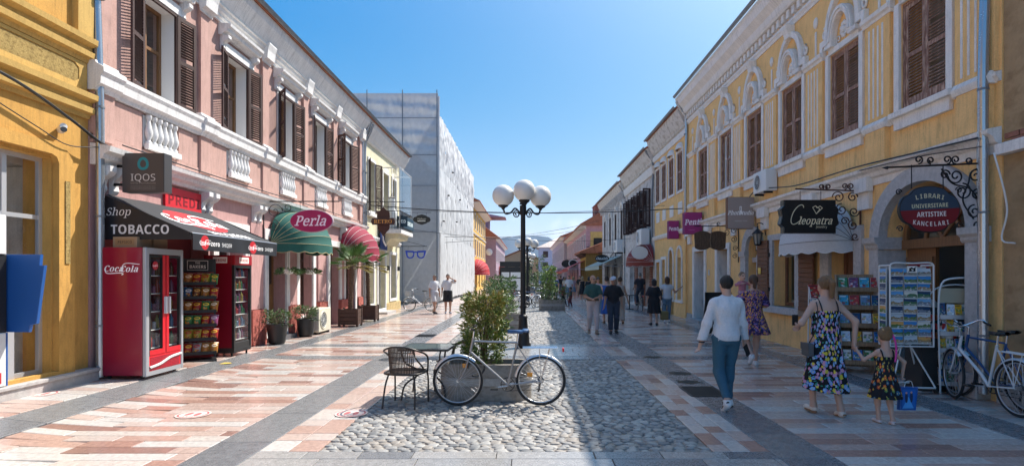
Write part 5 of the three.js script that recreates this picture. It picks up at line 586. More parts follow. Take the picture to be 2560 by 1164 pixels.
{ // second fridge
  const f = thing('beer_fridge', 'narrow black-fronted glass fridge with dark red sides beside the snacks', 'fridge', -6.62, 0.05, -11.45, PI / 2); f.updateMatrixWorld(true); const W = 0.72, d = 0.62, H = 2.1;
  mesh('cabinet', [bx(0, 0.03, 0.2, H, 0, d - 0.05), bx(W - 0.03, W, 0.2, H, 0, d - 0.05), bx(0.031, W - 0.031, 0.2, 0.26, 0, d - 0.05), bx(0.031, W - 0.031, H - 0.2, H, 0, d - 0.05), bx(0.031, W - 0.031, 0.26, H - 0.2, 0, 0.03)], mat([0.25, 0.006, 0.02], { rough: 0.3 }), f); mesh('door_frame', [...frameBars(0, W, 0.12, 1.9, 0.06, d - 0.049, d)], M.plasticBlack, f); mesh('base', rbx(0.001, W - 0.001, 0.09, 0.3, 0.02, d - 0.01, 0.01), M.plasticBlack, f); mesh('pane', new THREE.PlaneGeometry(W - 0.12, 1.6).translate(W / 2, 1.0, d - 0.02), M.glass, f);
  mesh('header', rbx(0, W, 1.901, H, d - 0.049, d + 0.01, 0.006), mat([0.4, 0.01, 0.02]), f); const pr = printed(256, 80, (g) => { g.fillStyle = '#9c1220'; g.fillRect(0, 0, 256, 80); g.fillStyle = '#f1ece6'; g.fillRect(60, 10, 150, 60); txt(g, 'PERONI', 135, 42, 38, '#9c1220', { sx: 0.9 }); }); mesh('header_print', plane(W - 0.04, 0.17).translate(W / 2, 2.0, d + 0.013), pr, f); mesh('header_print', plane(0.5, 0.17).rotateY(-PI / 2).translate(-0.003, 2.0, d - 0.3), pr, f);
  mesh('liner', bx(0.032, W - 0.032, 0.31, 1.88, 0.031, 0.045), M.plasticWhite, f); for (let i = 0; i < 6; i++) { mesh('shelf', bx(0.04, W - 0.04, 0.34 + i * 0.26, 0.35 + i * 0.26, 0.06, d - 0.08), M.plasticWhite, f); stock(0.1, W - 0.08, 0.351 + i * 0.26, d - 0.13, ' on the ' + rowWord[i] + ' shelf inside the black fridge', 'drinks inside the black fridge', f, 0.085); }
  for (const [x, z] of [[0.06, 0.06], [0.66, 0.06], [0.06, 0.54], [0.66, 0.54]]) mesh('leg', cyl(0.02, 0.02, 0.1, 10).translate(x, -0.01, z), M.iron, f);
}
{ // black awning of the tobacco shop (local x = D, z out)
  const a = thing('black_awning', 'black sloping shop awning with white lettering over the fridges', 'awning', -6.76, 0, 0, PI / 2), fab = mat([0.022, 0.023, 0.028], { rough: 0.75, map: rep(T.cloth, 2) }), U0 = 8.86, U1 = 11.85, n0 = 0.02, n1 = 1.46, v0 = 3.04, v1 = 2.4;
  const top = canvasTex(1024, 512, (g) => { g.fillStyle = '#2a2b30'; g.fillRect(0, 0, 1024, 512); g.fillStyle = '#b41f28'; g.beginPath(); g.ellipse(500, 230, 250, 150, 0, 0, 7); g.fill(); coke(g, 500, 220, 3.3, '#f0eeec'); txt(g, 'zero SHEQER', 560, 425, 92, '#e9e7e6', { sx: 0.9 }); });
  const tg = grid(20, 8, (u, v) => [lerp(U0, U1, u), lerp(v1, v0, v) - 0.03 * Math.sin(v * PI) - 0.012 * Math.abs(Math.sin(u * PI * 3)), lerp(n1, n0, v)]); tg.userData.uv = true; mesh('top_sheet', tg, mat(0xffffff, { map: top, rough: 0.75 }), a);
  const sideS = shapeOf([[0, v1 - 0.14], [n1 * 0.6, v1 - 0.14], [n1, v1 - 0.02], [n1, v1], [0, v0 - 0.005]]), sm = printed(1024, 512, (g) => { g.fillStyle = '#1d1d22'; g.fillRect(0, 0, 1024, 512); txt(g, 'Shop', 205, 205, 116, '#e2e0de', { font: 'serif', skew: -0.25, weight: 'normal' }); txt(g, 'TOBACCO', 440, 400, 142, '#dcdad8', { sx: 1.0 }); });
  for (const [u, nm] of [[U0, 1], [U1, 0]]) { const g = face(shapeOf([[0, v1 - 0.1], [n1, v1 - 0.1], [n1, v1], [0, v0 - 0.005]])); g.rotateY(-PI / 2).translate(u, 0, 0); mesh('side_sheet', g, nm ? sm : fab, a); }
  const vm = printed(2048, 192, (g) => { g.fillStyle = '#232428'; g.fillRect(0, 0, 2048, 192); for (const x of [230, 1330]) { g.fillStyle = '#bb1e28'; g.beginPath(); g.arc(x, 96, 88, 0, 7); g.fill(); coke(g, x, 96, 1.2); txt(g, 'zero', x + 210, 100, 84, '#ecebea'); txt(g, 'SHEQER', x + 460, 104, 66, '#ecebea', { weight: 'normal' }); } });
  const vg = grid(40, 4, (u, v) => [lerp(U0, U1, u), lerp(v1 - 0.26, v1, v), n1 + 0.012 * Math.sin(u * 30) * (1 - v) + 0.004]); vg.userData.uv = true; mesh('valance', vg, vm, a);
  mesh('bar', [rod([U0, v1, n1 - 0.02], [U1, v1, n1 - 0.02], 0.02), rod([U0 + 0.02, v0 - 0.3, 0.02], [U0 + 0.02, v1 - 0.02, n1 - 0.03], 0.015), rod([U1 - 0.02, v0 - 0.3, 0.02], [U1 - 0.02, v1 - 0.02, n1 - 0.03], 0.015)], M.steel, a);
}
// projecting box and board signs: local x = outwards from wall side, facing the camera (+z)
function boardSign(name, label, x0, x1, y0, y1, D, th, edge, draw, res = 512) { const s = thing(name, label, 'sign', (x0 + x1) / 2, (y0 + y1) / 2, -D), w = x1 - x0, h = y1 - y0; mesh('board', rbx(-w / 2, w / 2, -h / 2, h / 2, -th, 0, 0.008), edge, s); mesh('print', plane(w - 0.02, h - 0.02).translate(0, 0, 0.003), printed(res, Math.round(res * h / w), draw), s); return s; }
{
  let s = boardSign('box_sign', 'dark grey square box sign with a teal ring logo above the awning', -6.52, -5.84, 3.07, 3.7, 9.0, 0.2, mat([0.06, 0.055, 0.055], { rough: 0.4 }), (g, w, h) => { g.fillStyle = '#4d4644'; g.fillRect(0, 0, w, h); g.strokeStyle = '#16858c'; g.lineWidth = 34; g.lineJoin = 'round'; g.beginPath(); g.moveTo(w * 0.5, h * 0.13); g.bezierCurveTo(w * 0.62, h * 0.13, w * 0.66, h * 0.4, w * 0.5, h * 0.4); g.bezierCurveTo(w * 0.34, h * 0.4, w * 0.38, h * 0.13, w * 0.5, h * 0.13); g.stroke(); txt(g, 'IQOS', w / 2, h * 0.63, 118, '#c9c5c2', { weight: 'normal', sx: 1.15 }); txt(g, 'SHITËS I AUTORIZUAR', w / 2, h * 0.78, 32, '#8f8885', { weight: 'normal' }); for (const y of [0.86, 0.9, 0.94]) txt(g, 'Ky produkt nuk eshte pa rrezik dhe permban nikotine', w / 2, h * y, 13, '#a09a97', { weight: 'normal' }); });
  mesh('wall_arm', [bx(-0.6, -0.34, 0.1, 0.14, -0.12, -0.08), bx(-0.6, -0.34, -0.2, -0.16, -0.12, -0.08)], M.iron, s);
  const pl = thing('oval_sign', 'oval magenta hanging sign with white script over the green awning', 'sign', -5.48, 3.12, -14.2); mesh('board', ext(ellipse(0.55, 0.29), 0.08, 0.015, 32).translate(0, 0, -0.08), mat([0.42, 0.3, 0.36]), pl); mesh('print', face(ellipse(0.53, 0.275)).translate(0, 0, 0.003), printed(1024, 532, (g, w, h) => { g.fillStyle = '#a80f52'; g.fillRect(0, 0, w, h); txt(g, 'Perla', w / 2, h / 2, 330, '#f4dfe8', { font: 'serif', skew: -0.3, sx: 0.95, weight: 'normal', stroke: '#f4dfe8', lw: 10 }); }), pl); mesh('hook', [rod([-0.3, 0.26, -0.04], [-0.3, 0.5, -0.04], 0.006), rod([0.3, 0.26, -0.04], [0.3, 0.5, -0.04], 0.006)], M.iron, pl);
  const pb = thing('scroll_bracket', 'black iron scroll bracket carrying the magenta oval sign', 'bracket', -6.73, 3.62, -14.24); mesh('bar', [rod([0, 0, 0], [1.95, 0, 0], 0.014), rod([0.02, 0.05, 0], [0.02, -1.2, 0], 0.016)], M.iron, pb); for (const [x, y, r, t0, tn] of [[0.3, -0.25, 0.2, 0, 1.4], [0.28, -0.62, 0.16, PI / 2, -1.4], [0.62, -0.15, 0.13, PI, 1.3]]) mesh('scroll', tube(spiral(x, y, r, 0.03, t0, tn), 0.009, 6), M.iron, pb);
  const rt = thing('wooden_sign', 'ornate brown wooden hanging sign reading in gold capitals', 'sign', -5.92, 3.95, -23), wd = M.woodDark; mesh('backboard', ext([[0, 0.62], [0.13, 0.48], [0.25, 0.42], [0.27, 0.2], [0.22, 0.1], [0.27, -0.05], [0.24, -0.3], [0.12, -0.42], [0, -0.6], [-0.12, -0.42], [-0.24, -0.3], [-0.27, -0.05], [-0.22, 0.1], [-0.27, 0.2], [-0.25, 0.42], [-0.13, 0.48]], 0.05, 0.01).translate(0, 0, -0.06), wd, rt); mesh('plank', ext([[-0.5, 0.02], [-0.44, -0.12], [0.44, -0.12], [0.5, 0.02], [0.44, 0.16], [-0.44, 0.16]], 0.05, 0.012), wd, rt); mesh('print', plane(0.84, 0.24).translate(0, 0.02, 0.053), printed(512, 146, (g, w, h) => { g.fillStyle = '#3a2018'; g.fillRect(0, 0, w, h); txt(g, 'RETRO', w / 2, h / 2 + 4, 128, '#c8923e', { font: 'serif', sx: 1.02 }); }), rt); mesh('chain', [rod([-0.2, 0.45, -0.03], [-0.2, 0.82, -0.03], 0.008), rod([0.2, 0.45, -0.03], [0.2, 0.82, -0.03], 0.008)], M.iron, rt);
  const rb = thing('scroll_bracket', 'black iron bracket holding the brown wooden sign', 'bracket', -6.75, 4.78, -23.03); mesh('bar', [rod([0, 0, 0], [1.7, 0, 0], 0.016), rod([0.02, 0.02, 0], [0.02, -0.9, 0], 0.018)], M.iron, rb); for (const [x, y, r, t0, tn] of [[0.2, -0.16, 0.13, 0, 1.4], [0.2, -0.45, 0.13, PI / 2, -1.3]]) mesh('scroll', tube(spiral(x, y, r, 0.02, t0, tn), 0.01, 6), M.iron, rb);
  const bk = thing('black_oval_sign', 'black ornate oval sign with pale script before the scaffold', 'sign', -5.65, 4.75, -30); mesh('board', ext([[-0.48, 0], [-0.42, 0.12], [-0.3, 0.16], [-0.22, 0.22], [0, 0.28], [0.22, 0.22], [0.3, 0.16], [0.42, 0.12], [0.48, 0], [0.42, -0.12], [0.3, -0.16], [0.22, -0.22], [0, -0.28], [-0.22, -0.22], [-0.3, -0.16], [-0.42, -0.12]], 0.05, 0.01), M.black, bk); mesh('print', plane(0.72, 0.26).translate(0, 0.0, 0.053), printed(256, 92, (g, w, h) => { g.fillStyle = '#151515'; g.fillRect(0, 0, w, h); txt(g, 'Veluar', w / 2, 36, 52, '#cfcac2', { font: 'serif', skew: -0.3, weight: 'normal' }); g.fillStyle = '#e6e3dd'; g.fillRect(50, 70, 150, 12); }), bk); mesh('hanger', [rod([-0.9, 0.38, 0.02], [0.5, 0.38, 0.02], 0.012), rod([-0.25, 0.2, 0.02], [-0.25, 0.38, 0.02], 0.006), rod([0.25, 0.2, 0.02], [0.25, 0.38, 0.02], 0.006)], M.iron, bk);
  const gl = thing('glasses_sign', 'blue spectacles-shaped hanging sign beside the cream building', 'sign', -5.98, 2.88, -30); const lens = (s) => { const o = shapeOf([[s * 0.06, 0.1], [s * 0.1, 0.2], [s * 0.5, 0.22], [s * 0.56, 0.2], [s * 0.52, 0.02], [s * 0.46, -0.16], [s * 0.34, -0.22], [s * 0.18, -0.2], [s * 0.08, -0.1]]); o.holes.push(new THREE.Path([[s * 0.14, 0.1], [s * 0.44, 0.12], [s * 0.42, -0.08], [s * 0.32, -0.15], [s * 0.2, -0.13], [s * 0.13, -0.02]].map((p) => new THREE.Vector2(...p)))); return ext(o, 0.04); }; mesh('rims', [lens(-1), lens(1), bx(-0.07, 0.07, 0.1, 0.17, 0, 0.04)], mat([0.01, 0.05, 0.42], { rough: 0.4 }), gl); mesh('hanger', [rod([-0.4, 0.2, 0.02], [-0.4, 0.44, 0.02], 0.005), rod([0.4, 0.2, 0.02], [0.4, 0.44, 0.02], 0.005), rod([-0.78, 0.44, 0.02], [0.6, 0.44, 0.02], 0.018), rod([-0.78, 0.78, 0.02], [0.5, 0.46, 0.02], 0.01), rod([-0.78, 0.4, 0.02], [-0.78, 0.85, 0.02], 0.018)], M.iron, gl);
  // right side
  const librari = thing('bookshop_sign', 'blue and dark red oval bookshop sign hanging from the iron scrollwork', 'sign', 5.6, 2.65, -7.8), os = () => { const s = new THREE.Shape(); const P = []; for (let i = 0; i < 64; i++) { const a = i / 64 * PI * 2, k = 1 - 0.075 * Math.exp(-(((Math.abs(Math.sin(a)) - 0.72) / 0.1) ** 2)); P.push([0.43 * Math.cos(a) * k, 0.325 * Math.sin(a) * k]); } return shapeOf(P); };
  mesh('board', ext(os(), 0.05, 0.012).translate(0, 0, -0.03), M.black, librari); mesh('print', face(os()).scale(0.955, 0.955, 1).translate(0, 0, 0.023), printed(1024, 776, (g, w, h) => { g.fillStyle = '#2f4256'; g.fillRect(0, 0, w, h); g.fillStyle = '#7a1020'; g.beginPath(); g.moveTo(0, h * 0.54); g.lineTo(w, h * 0.47); g.lineTo(w, h); g.lineTo(0, h); g.fill(); const c = '#cfc9a4'; 'LIBRARI'.split('').forEach((ch, i) => { const t = (i - 3) / 3; txt(g, ch, w * 0.5 + t * 225, h * 0.2 + t * t * 30, 108, c, { rot: t * 0.2 }); }); txt(g, 'UNIVERSITARE', w * 0.5, h * 0.42, 100, c, { rot: -0.05, sx: 0.92 }); txt(g, 'ARTISTIKE', w * 0.53, h * 0.61, 118, '#e6dcd8', { rot: -0.04, sx: 0.9 }); 'KANCELARI'.split('').forEach((ch, i) => { const t = (i - 4) / 4; txt(g, ch, w * 0.52 + t * 290, h * 0.83 - t * t * 28, 108, '#e6dcd8', { rot: -t * 0.16 - 0.03, sx: 0.85 }); }); }), librari); for (const x of [-0.24, 0.2]) mesh('chain', rod([x, 0.29, 0], [x, 0.62, 0], 0.007), M.iron, librari); for (const [x, y, s] of [[-0.42, 0.24, 1], [0.42, 0.27, -1], [0.43, -0.22, 1], [-0.4, -0.27, -1]]) mesh('curl', tube(spiral(x, y, 0.045, 0.012, s > 0 ? 0 : PI, s * 1.3), 0.008, 6), M.iron, librari);
  const lb = thing('scroll_bracket', 'wrought iron scroll bracket above the bookshop entrance', 'bracket', 6.4, 3.28, -7.83); mesh('bar', [rod([0.03, 0.02, 0], [-1.36, -0.04, 0], 0.014), rod([0.02, 0.12, 0], [0.02, -0.9, 0], 0.014), new THREE.ConeGeometry(0.025, 0.09, 8).rotateZ(PI / 2).translate(-1.4, -0.045, 0)], M.iron, lb); const sc = []; for (const [x, y, r, t0, tn] of [[-0.92, 0.07, 0.06, -PI / 2, 1.3], [-0.75, 0.06, 0.05, -PI / 2, -1.3], [-0.52, 0.07, 0.06, -PI / 2, 1.3], [-0.4, 0.07, 0.06, -PI / 2, -1.3], [-0.22, 0.05, 0.05, -PI / 2, 1.3], [-0.12, -0.16, 0.1, 0, 1.5], [-0.4, -0.16, 0.11, PI, 1.5], [-0.3, -0.38, 0.12, PI / 2, -1.5], [-0.1, -0.42, 0.09, 0, 1.4], [-0.14, -0.66, 0.1, PI / 2, 1.4], [-0.1, -0.84, 0.06, 0, -1.3], [-0.55, -0.14, 0.07, 0, 1.3]]) sc.push(spiral(x, y, r, 0.018, t0, tn)); sc.push([[-0.6, -0.06, 0], [-0.45, -0.26, 0], [-0.2, -0.34, 0], [-0.04, -0.6, 0], [0.0, -0.88, 0]], [[0, -0.03, 0], [-0.18, -0.1, 0], [-0.22, -0.25, 0], [-0.3, -0.5, 0], [-0.15, -0.76, 0]]); for (const p of sc) mesh('scroll', tube(p, 0.011, 6), M.iron, lb);
  const cl = thing('black_sign', 'black scalloped hanging sign with gold script lettering', 'sign', 5.41, 2.86, -10.7), cs = () => shapeOf([[-0.56, 0.14], [-0.5, 0.2], [-0.5, 0.32], [0.5, 0.32], [0.5, 0.2], [0.56, 0.14], [0.53, 0], [0.56, -0.14], [0.5, -0.2], [0.5, -0.32], [-0.5, -0.32], [-0.5, -0.2], [-0.56, -0.14], [-0.53, 0]]); mesh('board', ext(cs(), 0.16, 0.012).translate(0, 0, -0.16), mat([0.01, 0.01, 0.011], { rough: 0.25 }), cl); mesh('print', face(cs()).scale(0.97, 0.97, 1).translate(0, 0, 0.003), printed(1024, 586, (g, w, h) => { g.fillStyle = '#0b0a0a'; g.fillRect(0, 0, w, h); const k = '#e8d9b4'; g.strokeStyle = k; g.lineWidth = 15; g.lineCap = 'round'; g.beginPath(); g.moveTo(395, 130); g.bezierCurveTo(400, 50, 290, 70, 210, 220); g.bezierCurveTo(140, 370, 160, 470, 260, 420); g.bezierCurveTo(310, 395, 340, 360, 360, 330); g.stroke(); txt(g, 'leopatra', 620, 370, 180, k, { font: 'serif', skew: -0.3, sx: 0.86, weight: 'normal', stroke: k, lw: 5 }); txt(g, 'Jewelry', 720, 478, 62, k, { weight: 'normal' }); g.lineWidth = 12; g.lineJoin = 'round'; g.beginPath(); g.moveTo(560, 130); g.lineTo(610, 100); g.lineTo(640, 140); g.lineTo(690, 105); g.lineTo(735, 140); g.lineTo(625, 245); g.closePath(); g.stroke(); g.beginPath(); g.moveTo(610, 100); g.lineTo(690, 160); g.lineTo(625, 245); g.stroke(); }), cl); mesh('chain', [-0.15, 0.25].map((x) => rod([x, 0.3, -0.08], [x, 0.5, -0.08], 0.006)), M.rustIron, cl);
  const cb = thing('scroll_bracket', 'rusty iron scroll bracket holding the black jewellery sign', 'bracket', 6.42, 3.38, -10.78); mesh('bar', [rod([0, -0.02, 0], [-1.25, 0.02, 0], 0.015), rod([0, 0.02, 0], [0, -1.3, 0], 0.018)], M.rustIron, cb); for (const [x, y, r, t0, tn] of [[-0.75, 0.06, 0.055, -PI / 2, 1.4], [-0.62, 0.06, 0.055, -PI / 2, -1.4], [-0.3, 0.07, 0.06, -PI / 2, 1.4], [-0.18, 0.07, 0.06, -PI / 2, -1.4], [-0.15, -0.14, 0.1, 0, 1.5], [-0.42, -0.14, 0.12, PI, -1.5], [-0.36, -0.38, 0.12, PI / 2, 1.5], [-0.12, -0.42, 0.1, 0, -1.5], [-0.14, -0.68, 0.1, PI / 2, 1.4], [-0.1, -0.9, 0.08, 0, -1.3], [-0.3, -0.6, 0.08, 0, 1.3]]) mesh('scroll', tube(spiral(x, y, r, 0.02, t0, tn), 0.011, 6), M.rustIron, cb);
  boardSign('taupe_box_sign', 'taupe box sign with white lettering on the yellow front', 5.62, 6.38, 3.05, 3.94, 15.7, 0.16, M.woodRed, (g, w, h) => { g.fillStyle = '#a08f86'; g.fillRect(0, 0, w, h); txt(g, 'Photo', w * 0.27, h * 0.5, 116, '#f6f1ec', { font: 'serif', skew: -0.3, sx: 0.8 }); txt(g, 'Studio', w * 0.72, h * 0.5, 110, '#f6f1ec', { font: 'serif', skew: -0.3, sx: 0.8 }); g.strokeStyle = '#f6f1ec'; g.lineWidth = 12; g.strokeRect(w * 0.45, h * 0.46, 44, 40); g.strokeRect(w * 0.46, h * 0.3, 28, 80); txt(g, 'ALBUME  FOTO', w / 2, h * 0.76, 34, '#c4b7ae'); });
  boardSign('magenta_box_sign', 'larger magenta box sign with white script, nearer of two', 5.74, 6.38, 3.26, 4.05, 20.4, 0.3, mat([0.22, 0.02, 0.12]), (g, w, h) => { g.fillStyle = '#a02c72'; g.fillRect(0, 0, w, h); txt(g, 'Penti', w * 0.5, h * 0.45, 230, '#f7eaf2', { font: 'serif', skew: -0.25, sx: 0.85, rot: -0.05, stroke: '#f7eaf2', lw: 6 }); txt(g, 'CORAPET', w * 0.4, h * 0.83, 44, '#d06ba4'); });
  boardSign('magenta_box_sign', 'smaller magenta box sign with white script, farther of two', 5.95, 6.38, 3.3, 4.05, 23.5, 0.3, mat([0.22, 0.02, 0.12]), (g, w, h) => { g.fillStyle = '#a02c72'; g.fillRect(0, 0, w, h); txt(g, 'Penti', w * 0.5, h * 0.45, 200, '#f7eaf2', { font: 'serif', skew: -0.25, sx: 0.85, rot: -0.05, stroke: '#f7eaf2', lw: 6 }); }, 384);
  const ob = thing('open_book_sign', 'carved wooden hanging sign shaped like an open book', 'sign', 5.55, 2.8, -17), bm = mat([0.17, 0.10, 0.055], { rough: 0.8, map: rep(T.wood, 0.7, 2), bumpMap: rep(T.wood, 0.7, 2), bumpScale: 0.015 }); for (const s of [-1, 1]) { const sh = new THREE.Shape(); sh.moveTo(0, 0.22); sh.bezierCurveTo(s * 0.15, 0.32, s * 0.35, 0.3, s * 0.48, 0.22); sh.lineTo(s * 0.46, -0.22); sh.bezierCurveTo(s * 0.35, -0.33, s * 0.12, -0.3, 0, -0.2); mesh('page', ext(sh, 0.06, 0.012), bm, ob); } mesh('spine', tube([[0.02, 0.22, 0.06], [-0.01, 0, 0.065], [0.02, -0.2, 0.06]], 0.008, 6), M.woodPale, ob); mesh('chain', [-0.3, 0.3].map((x) => rod([x, 0.27, 0.03], [x, 0.42, 0.03], 0.006)), M.iron, ob);
  const obk = thing('scroll_bracket', 'dark iron scroll bracket above the wooden book sign', 'bracket', 6.42, 3.24, -17); mesh('bar', [rod([0, 0, 0], [-1.35, 0, 0], 0.014), rod([0, 0.05, 0], [0, -1.1, 0], 0.016)], M.iron, obk); for (const [x, y, r, t0, tn] of [[-0.3, 0.08, 0.07, -PI / 2, 1.4], [-0.6, 0.07, 0.06, -PI / 2, -1.4], [-0.14, -0.14, 0.1, 0, 1.5], [-0.14, -0.4, 0.1, PI / 2, -1.5], [-0.36, -0.18, 0.11, PI, 1.4], [-0.1, -0.68, 0.08, 0, 1.4], [-0.12, -0.9, 0.08, PI / 2, -1.4]]) mesh('scroll', tube(spiral(x, y, r, 0.02, t0, tn), 0.01, 6), M.iron, obk);
  const ln = thing('wall_lantern', 'black wall lantern beside the stone doorway', 'lantern', 6.22, 2.72, -15.1); mesh('cage', [...[0, 1, 2, 3, 4, 5].map((k) => { const a = k / 6 * PI * 2; return rod([0.08 * Math.cos(a), -0.14, 0.08 * Math.sin(a)], [0.13 * Math.cos(a), 0.14, 0.13 * Math.sin(a)], 0.01); }), cyl(0.05, 0.09, 0.04, 6).translate(0, -0.18, 0), new THREE.ConeGeometry(0.16, 0.16, 6).translate(0, 0.22, 0), sph(0.025).translate(0, 0.32, 0)], M.black, ln); mesh('glass', new THREE.CylinderGeometry(0.12, 0.075, 0.27, 6, 1, true), mat([0.3, 0.28, 0.24], { rough: 0.4 }), ln); mesh('arm', tube([[0.22, 0.1, 0], [0.15, 0.4, 0], [0.0, 0.42, 0], [0, 0.3, 0]], 0.014, 6), M.black, ln);
  const on = thing('oval_iron_sign', 'black oval sign with white script in front of the white ornate house', 'sign', 5.35, 2.98, -40); mesh('board', ext(ellipse(0.5, 0.28), 0.06, 0.01, 24), M.black, on); mesh('print', face(ellipse(0.46, 0.25)).translate(0, 0, 0.063), printed(256, 140, (g, w, h) => { g.fillStyle = '#141414'; g.fillRect(0, 0, w, h); txt(g, 'Onaldi', w / 2, h / 2, 68, '#e6e6e6', { font: 'serif', skew: -0.25 }); }), on); mesh('bracket', [...rods([[0.95, -0.3, 0.03], [0.95, 0.42, 0.03], [-0.3, 0.42, 0.03]], 0.02), rod([-0.2, 0.25, 0.03], [-0.2, 0.42, 0.03], 0.01), rod([0.2, 0.25, 0.03], [0.2, 0.42, 0.03], 0.01), tube(spiral(0.75, 0.15, 0.16, 0.03, 0, 1.3), 0.015, 6)], M.iron, on);
  for (const [x, d, y, w, t] of [[4.35, 62, 3.1, 0.55, 'small dark oval shop sign far down the shaded side'], [4.6, 56, 3.0, 0.5, 'round grey ringed shop sign far down the shaded side']]) { const q = thing('far_oval_sign', t, 'sign', x, y, -d); mesh('board', ext(ellipse(w, 0.42), 0.08), M.black, q); mesh('ring', new THREE.TorusGeometry(0.36, 0.04, 8, 28).scale(w / 0.42, 1, 1).translate(0, 0, 0.09), w > 0.52 ? M.iron : M.plasticWhite, q); mesh('arm', rod([0, 0.45, 0.04], [1.2, 0.5, 0.04], 0.025), M.iron, q); }
  const ne = thing('no_entry_sign', 'red round no-entry sign far down the street', 'sign', 3.6, 0, -86); mesh('disc', new THREE.CylinderGeometry(0.42, 0.42, 0.04, 28).rotateX(PI / 2).translate(0, 2.5, 0), redBright, ne); mesh('bar', bx(-0.3, 0.3, 2.43, 2.57, 0.021, 0.03), M.plasticWhite, ne); mesh('pole', rod([0, 0, -0.05], [0, 2.9, -0.05], 0.035), M.steel, ne);
}
// half-dome awnings
function domeAwning(label, side, X, D, v, w, Rn, Rv, m, trim, o = {}) {
  const a = thing('dome_awning', label, 'awning', X, v, -D, side < 0 ? PI / 2 : -PI / 2), N = o.n ?? 6, f = (t, al) => { const s = Math.sin(t * PI); return [-w / 2 * Math.cos(t * PI) * (1 + 0.06 * s), Rv * Math.pow(s, 0.75) * Math.sin(al), 0.02 + Rn * Math.pow(s, 0.75) * Math.cos(al)]; };
  for (let k = 0; k < N; k++) { const a0 = k / N * PI / 2, a1 = (k + 1) / N * PI / 2; mesh('gore', grid(28, 4, (u, q) => { const p = f(u, lerp(a0, a1, q)), g = 1 - 0.02 * Math.sin(q * PI); return [p[0], p[1] * g, p[2] * g]; }), (o.alt && k % 2) ? o.alt : m, a); mesh('piping', tube([...Array(25)].map((_, i) => f(i / 24, a0)), o.pr ?? 0.005, 6, 40), trim, a); }
  mesh('valance', grid(60, 3, (u, q) => { const p = f(u, 0), dr = 0.2 + 0.045 * Math.abs(Math.sin(u * PI * (o.sc ?? 7))); return [p[0], -q * dr, p[2] + 0.005 * Math.sin(u * 40) * q]; }), m, a); mesh('hem', tube([...Array(61)].map((_, i) => { const u = i / 60, p = f(u, 0); return [p[0], -(0.2 + 0.045 * Math.abs(Math.sin(u * PI * (o.sc ?? 7)))), p[2]]; }), 0.008, 5, 90), o.hem ?? trim, a);
  return a;
}
const cloth = (c) => mat(c, { rough: 0.8, map: rep(T.cloth, 1.5) });
domeAwning('dark green half-dome awning with gold piping over the wooden door', -1, -6.72, 15.75, 2.58, 2.3, 1.12, 0.95, cloth([0.012, 0.12, 0.095]), mat([0.5, 0.42, 0.22]), { sc: 9 });
domeAwning('crimson half-dome awning with white piping above the potted palms', -1, -6.72, 21.25, 2.5, 2.3, 1.05, 1.15, cloth([0.32, 0.012, 0.045]), M.whitePaint);
{ const a = domeAwning('brick red half-dome awning with a blank white board', 1, 6.4, 29.5, 2.45, 2.5, 1.15, 1.0, cloth([0.30, 0.05, 0.03]), M.whitePaint, { alt: cloth([0.27, 0.03, 0.035]) }); mesh('white_board', ext(ellipse(0.42, 0.33), 0.04, 0.008, 8).rotateY(PI / 2).translate(1.24, 0.45, 0.72), M.plasticWhite, a); }
domeAwning('white half-dome awning with black piping over the jewellery door', 1, 6.4, 12.1, 2.42, 2.3, 0.72, 0.85, cloth([0.72, 0.71, 0.70]), M.black, { n: 5, sc: 8, hem: M.whitePaint });
domeAwning('bright red half-dome awning on the tall yellow house', -1, -6.1, 67, 2.1, 5, 1.6, 1.7, cloth([0.5, 0.015, 0.03]), M.whitePaint, { n: 5 });
domeAwning('small red awning on the mauve house', -1, -4.7, 96, 2.2, 4, 1.4, 1.4, cloth([0.45, 0.02, 0.02]), cloth([0.45, 0.02, 0.02]), { n: 4 });
function slopeAwning(label, side, X, d0, d1, v, out, drop, m) { const a = thing('sloping_awning', label, 'awning', X, 0, 0, side < 0 ? PI / 2 : -PI / 2), u0 = side < 0 ? d0 : -d1, u1 = side < 0 ? d1 : -d0; mesh('sheet', ext([[0, v], [-out, v - drop], [-out, v - drop - 0.03], [0, v - 0.03]], u1 - u0).rotateY(PI / 2).translate(u0, 0, 0), m, a); mesh('valance', grid(50, 2, (u, q) => [lerp(u0, u1, u), v - drop - q * (0.25 + 0.05 * Math.abs(Math.sin(u * 40))), out]), m, a); mesh('arm', [rod([u0 + 0.1, v - 0.8, 0.02], [u0 + 0.1, v - drop, out], 0.03), rod([u1 - 0.1, v - 0.8, 0.02], [u1 - 0.1, v - drop, out], 0.03)], M.steel, a); return a; }
slopeAwning('pale green and white sloping awning on the white ornate house', 1, 6.4, 37.5, 46.5, 3.15, 1.6, 0.7, cloth([0.42, 0.5, 0.46])); slopeAwning('red sloping awning on the low tiled shop', 1, 5.05, 49, 57, 3.1, 1.5, 0.7, cloth([0.42, 0.05, 0.05])); slopeAwning('faded red awning further down the shaded side', 1, 5.5, 62, 76, 3.0, 1.6, 0.7, cloth([0.4, 0.1, 0.08])); slopeAwning('sand coloured awning near the end of the shaded side', 1, 5.2, 86, 98, 3.0, 1.8, 0.8, cloth([0.5, 0.38, 0.22]));
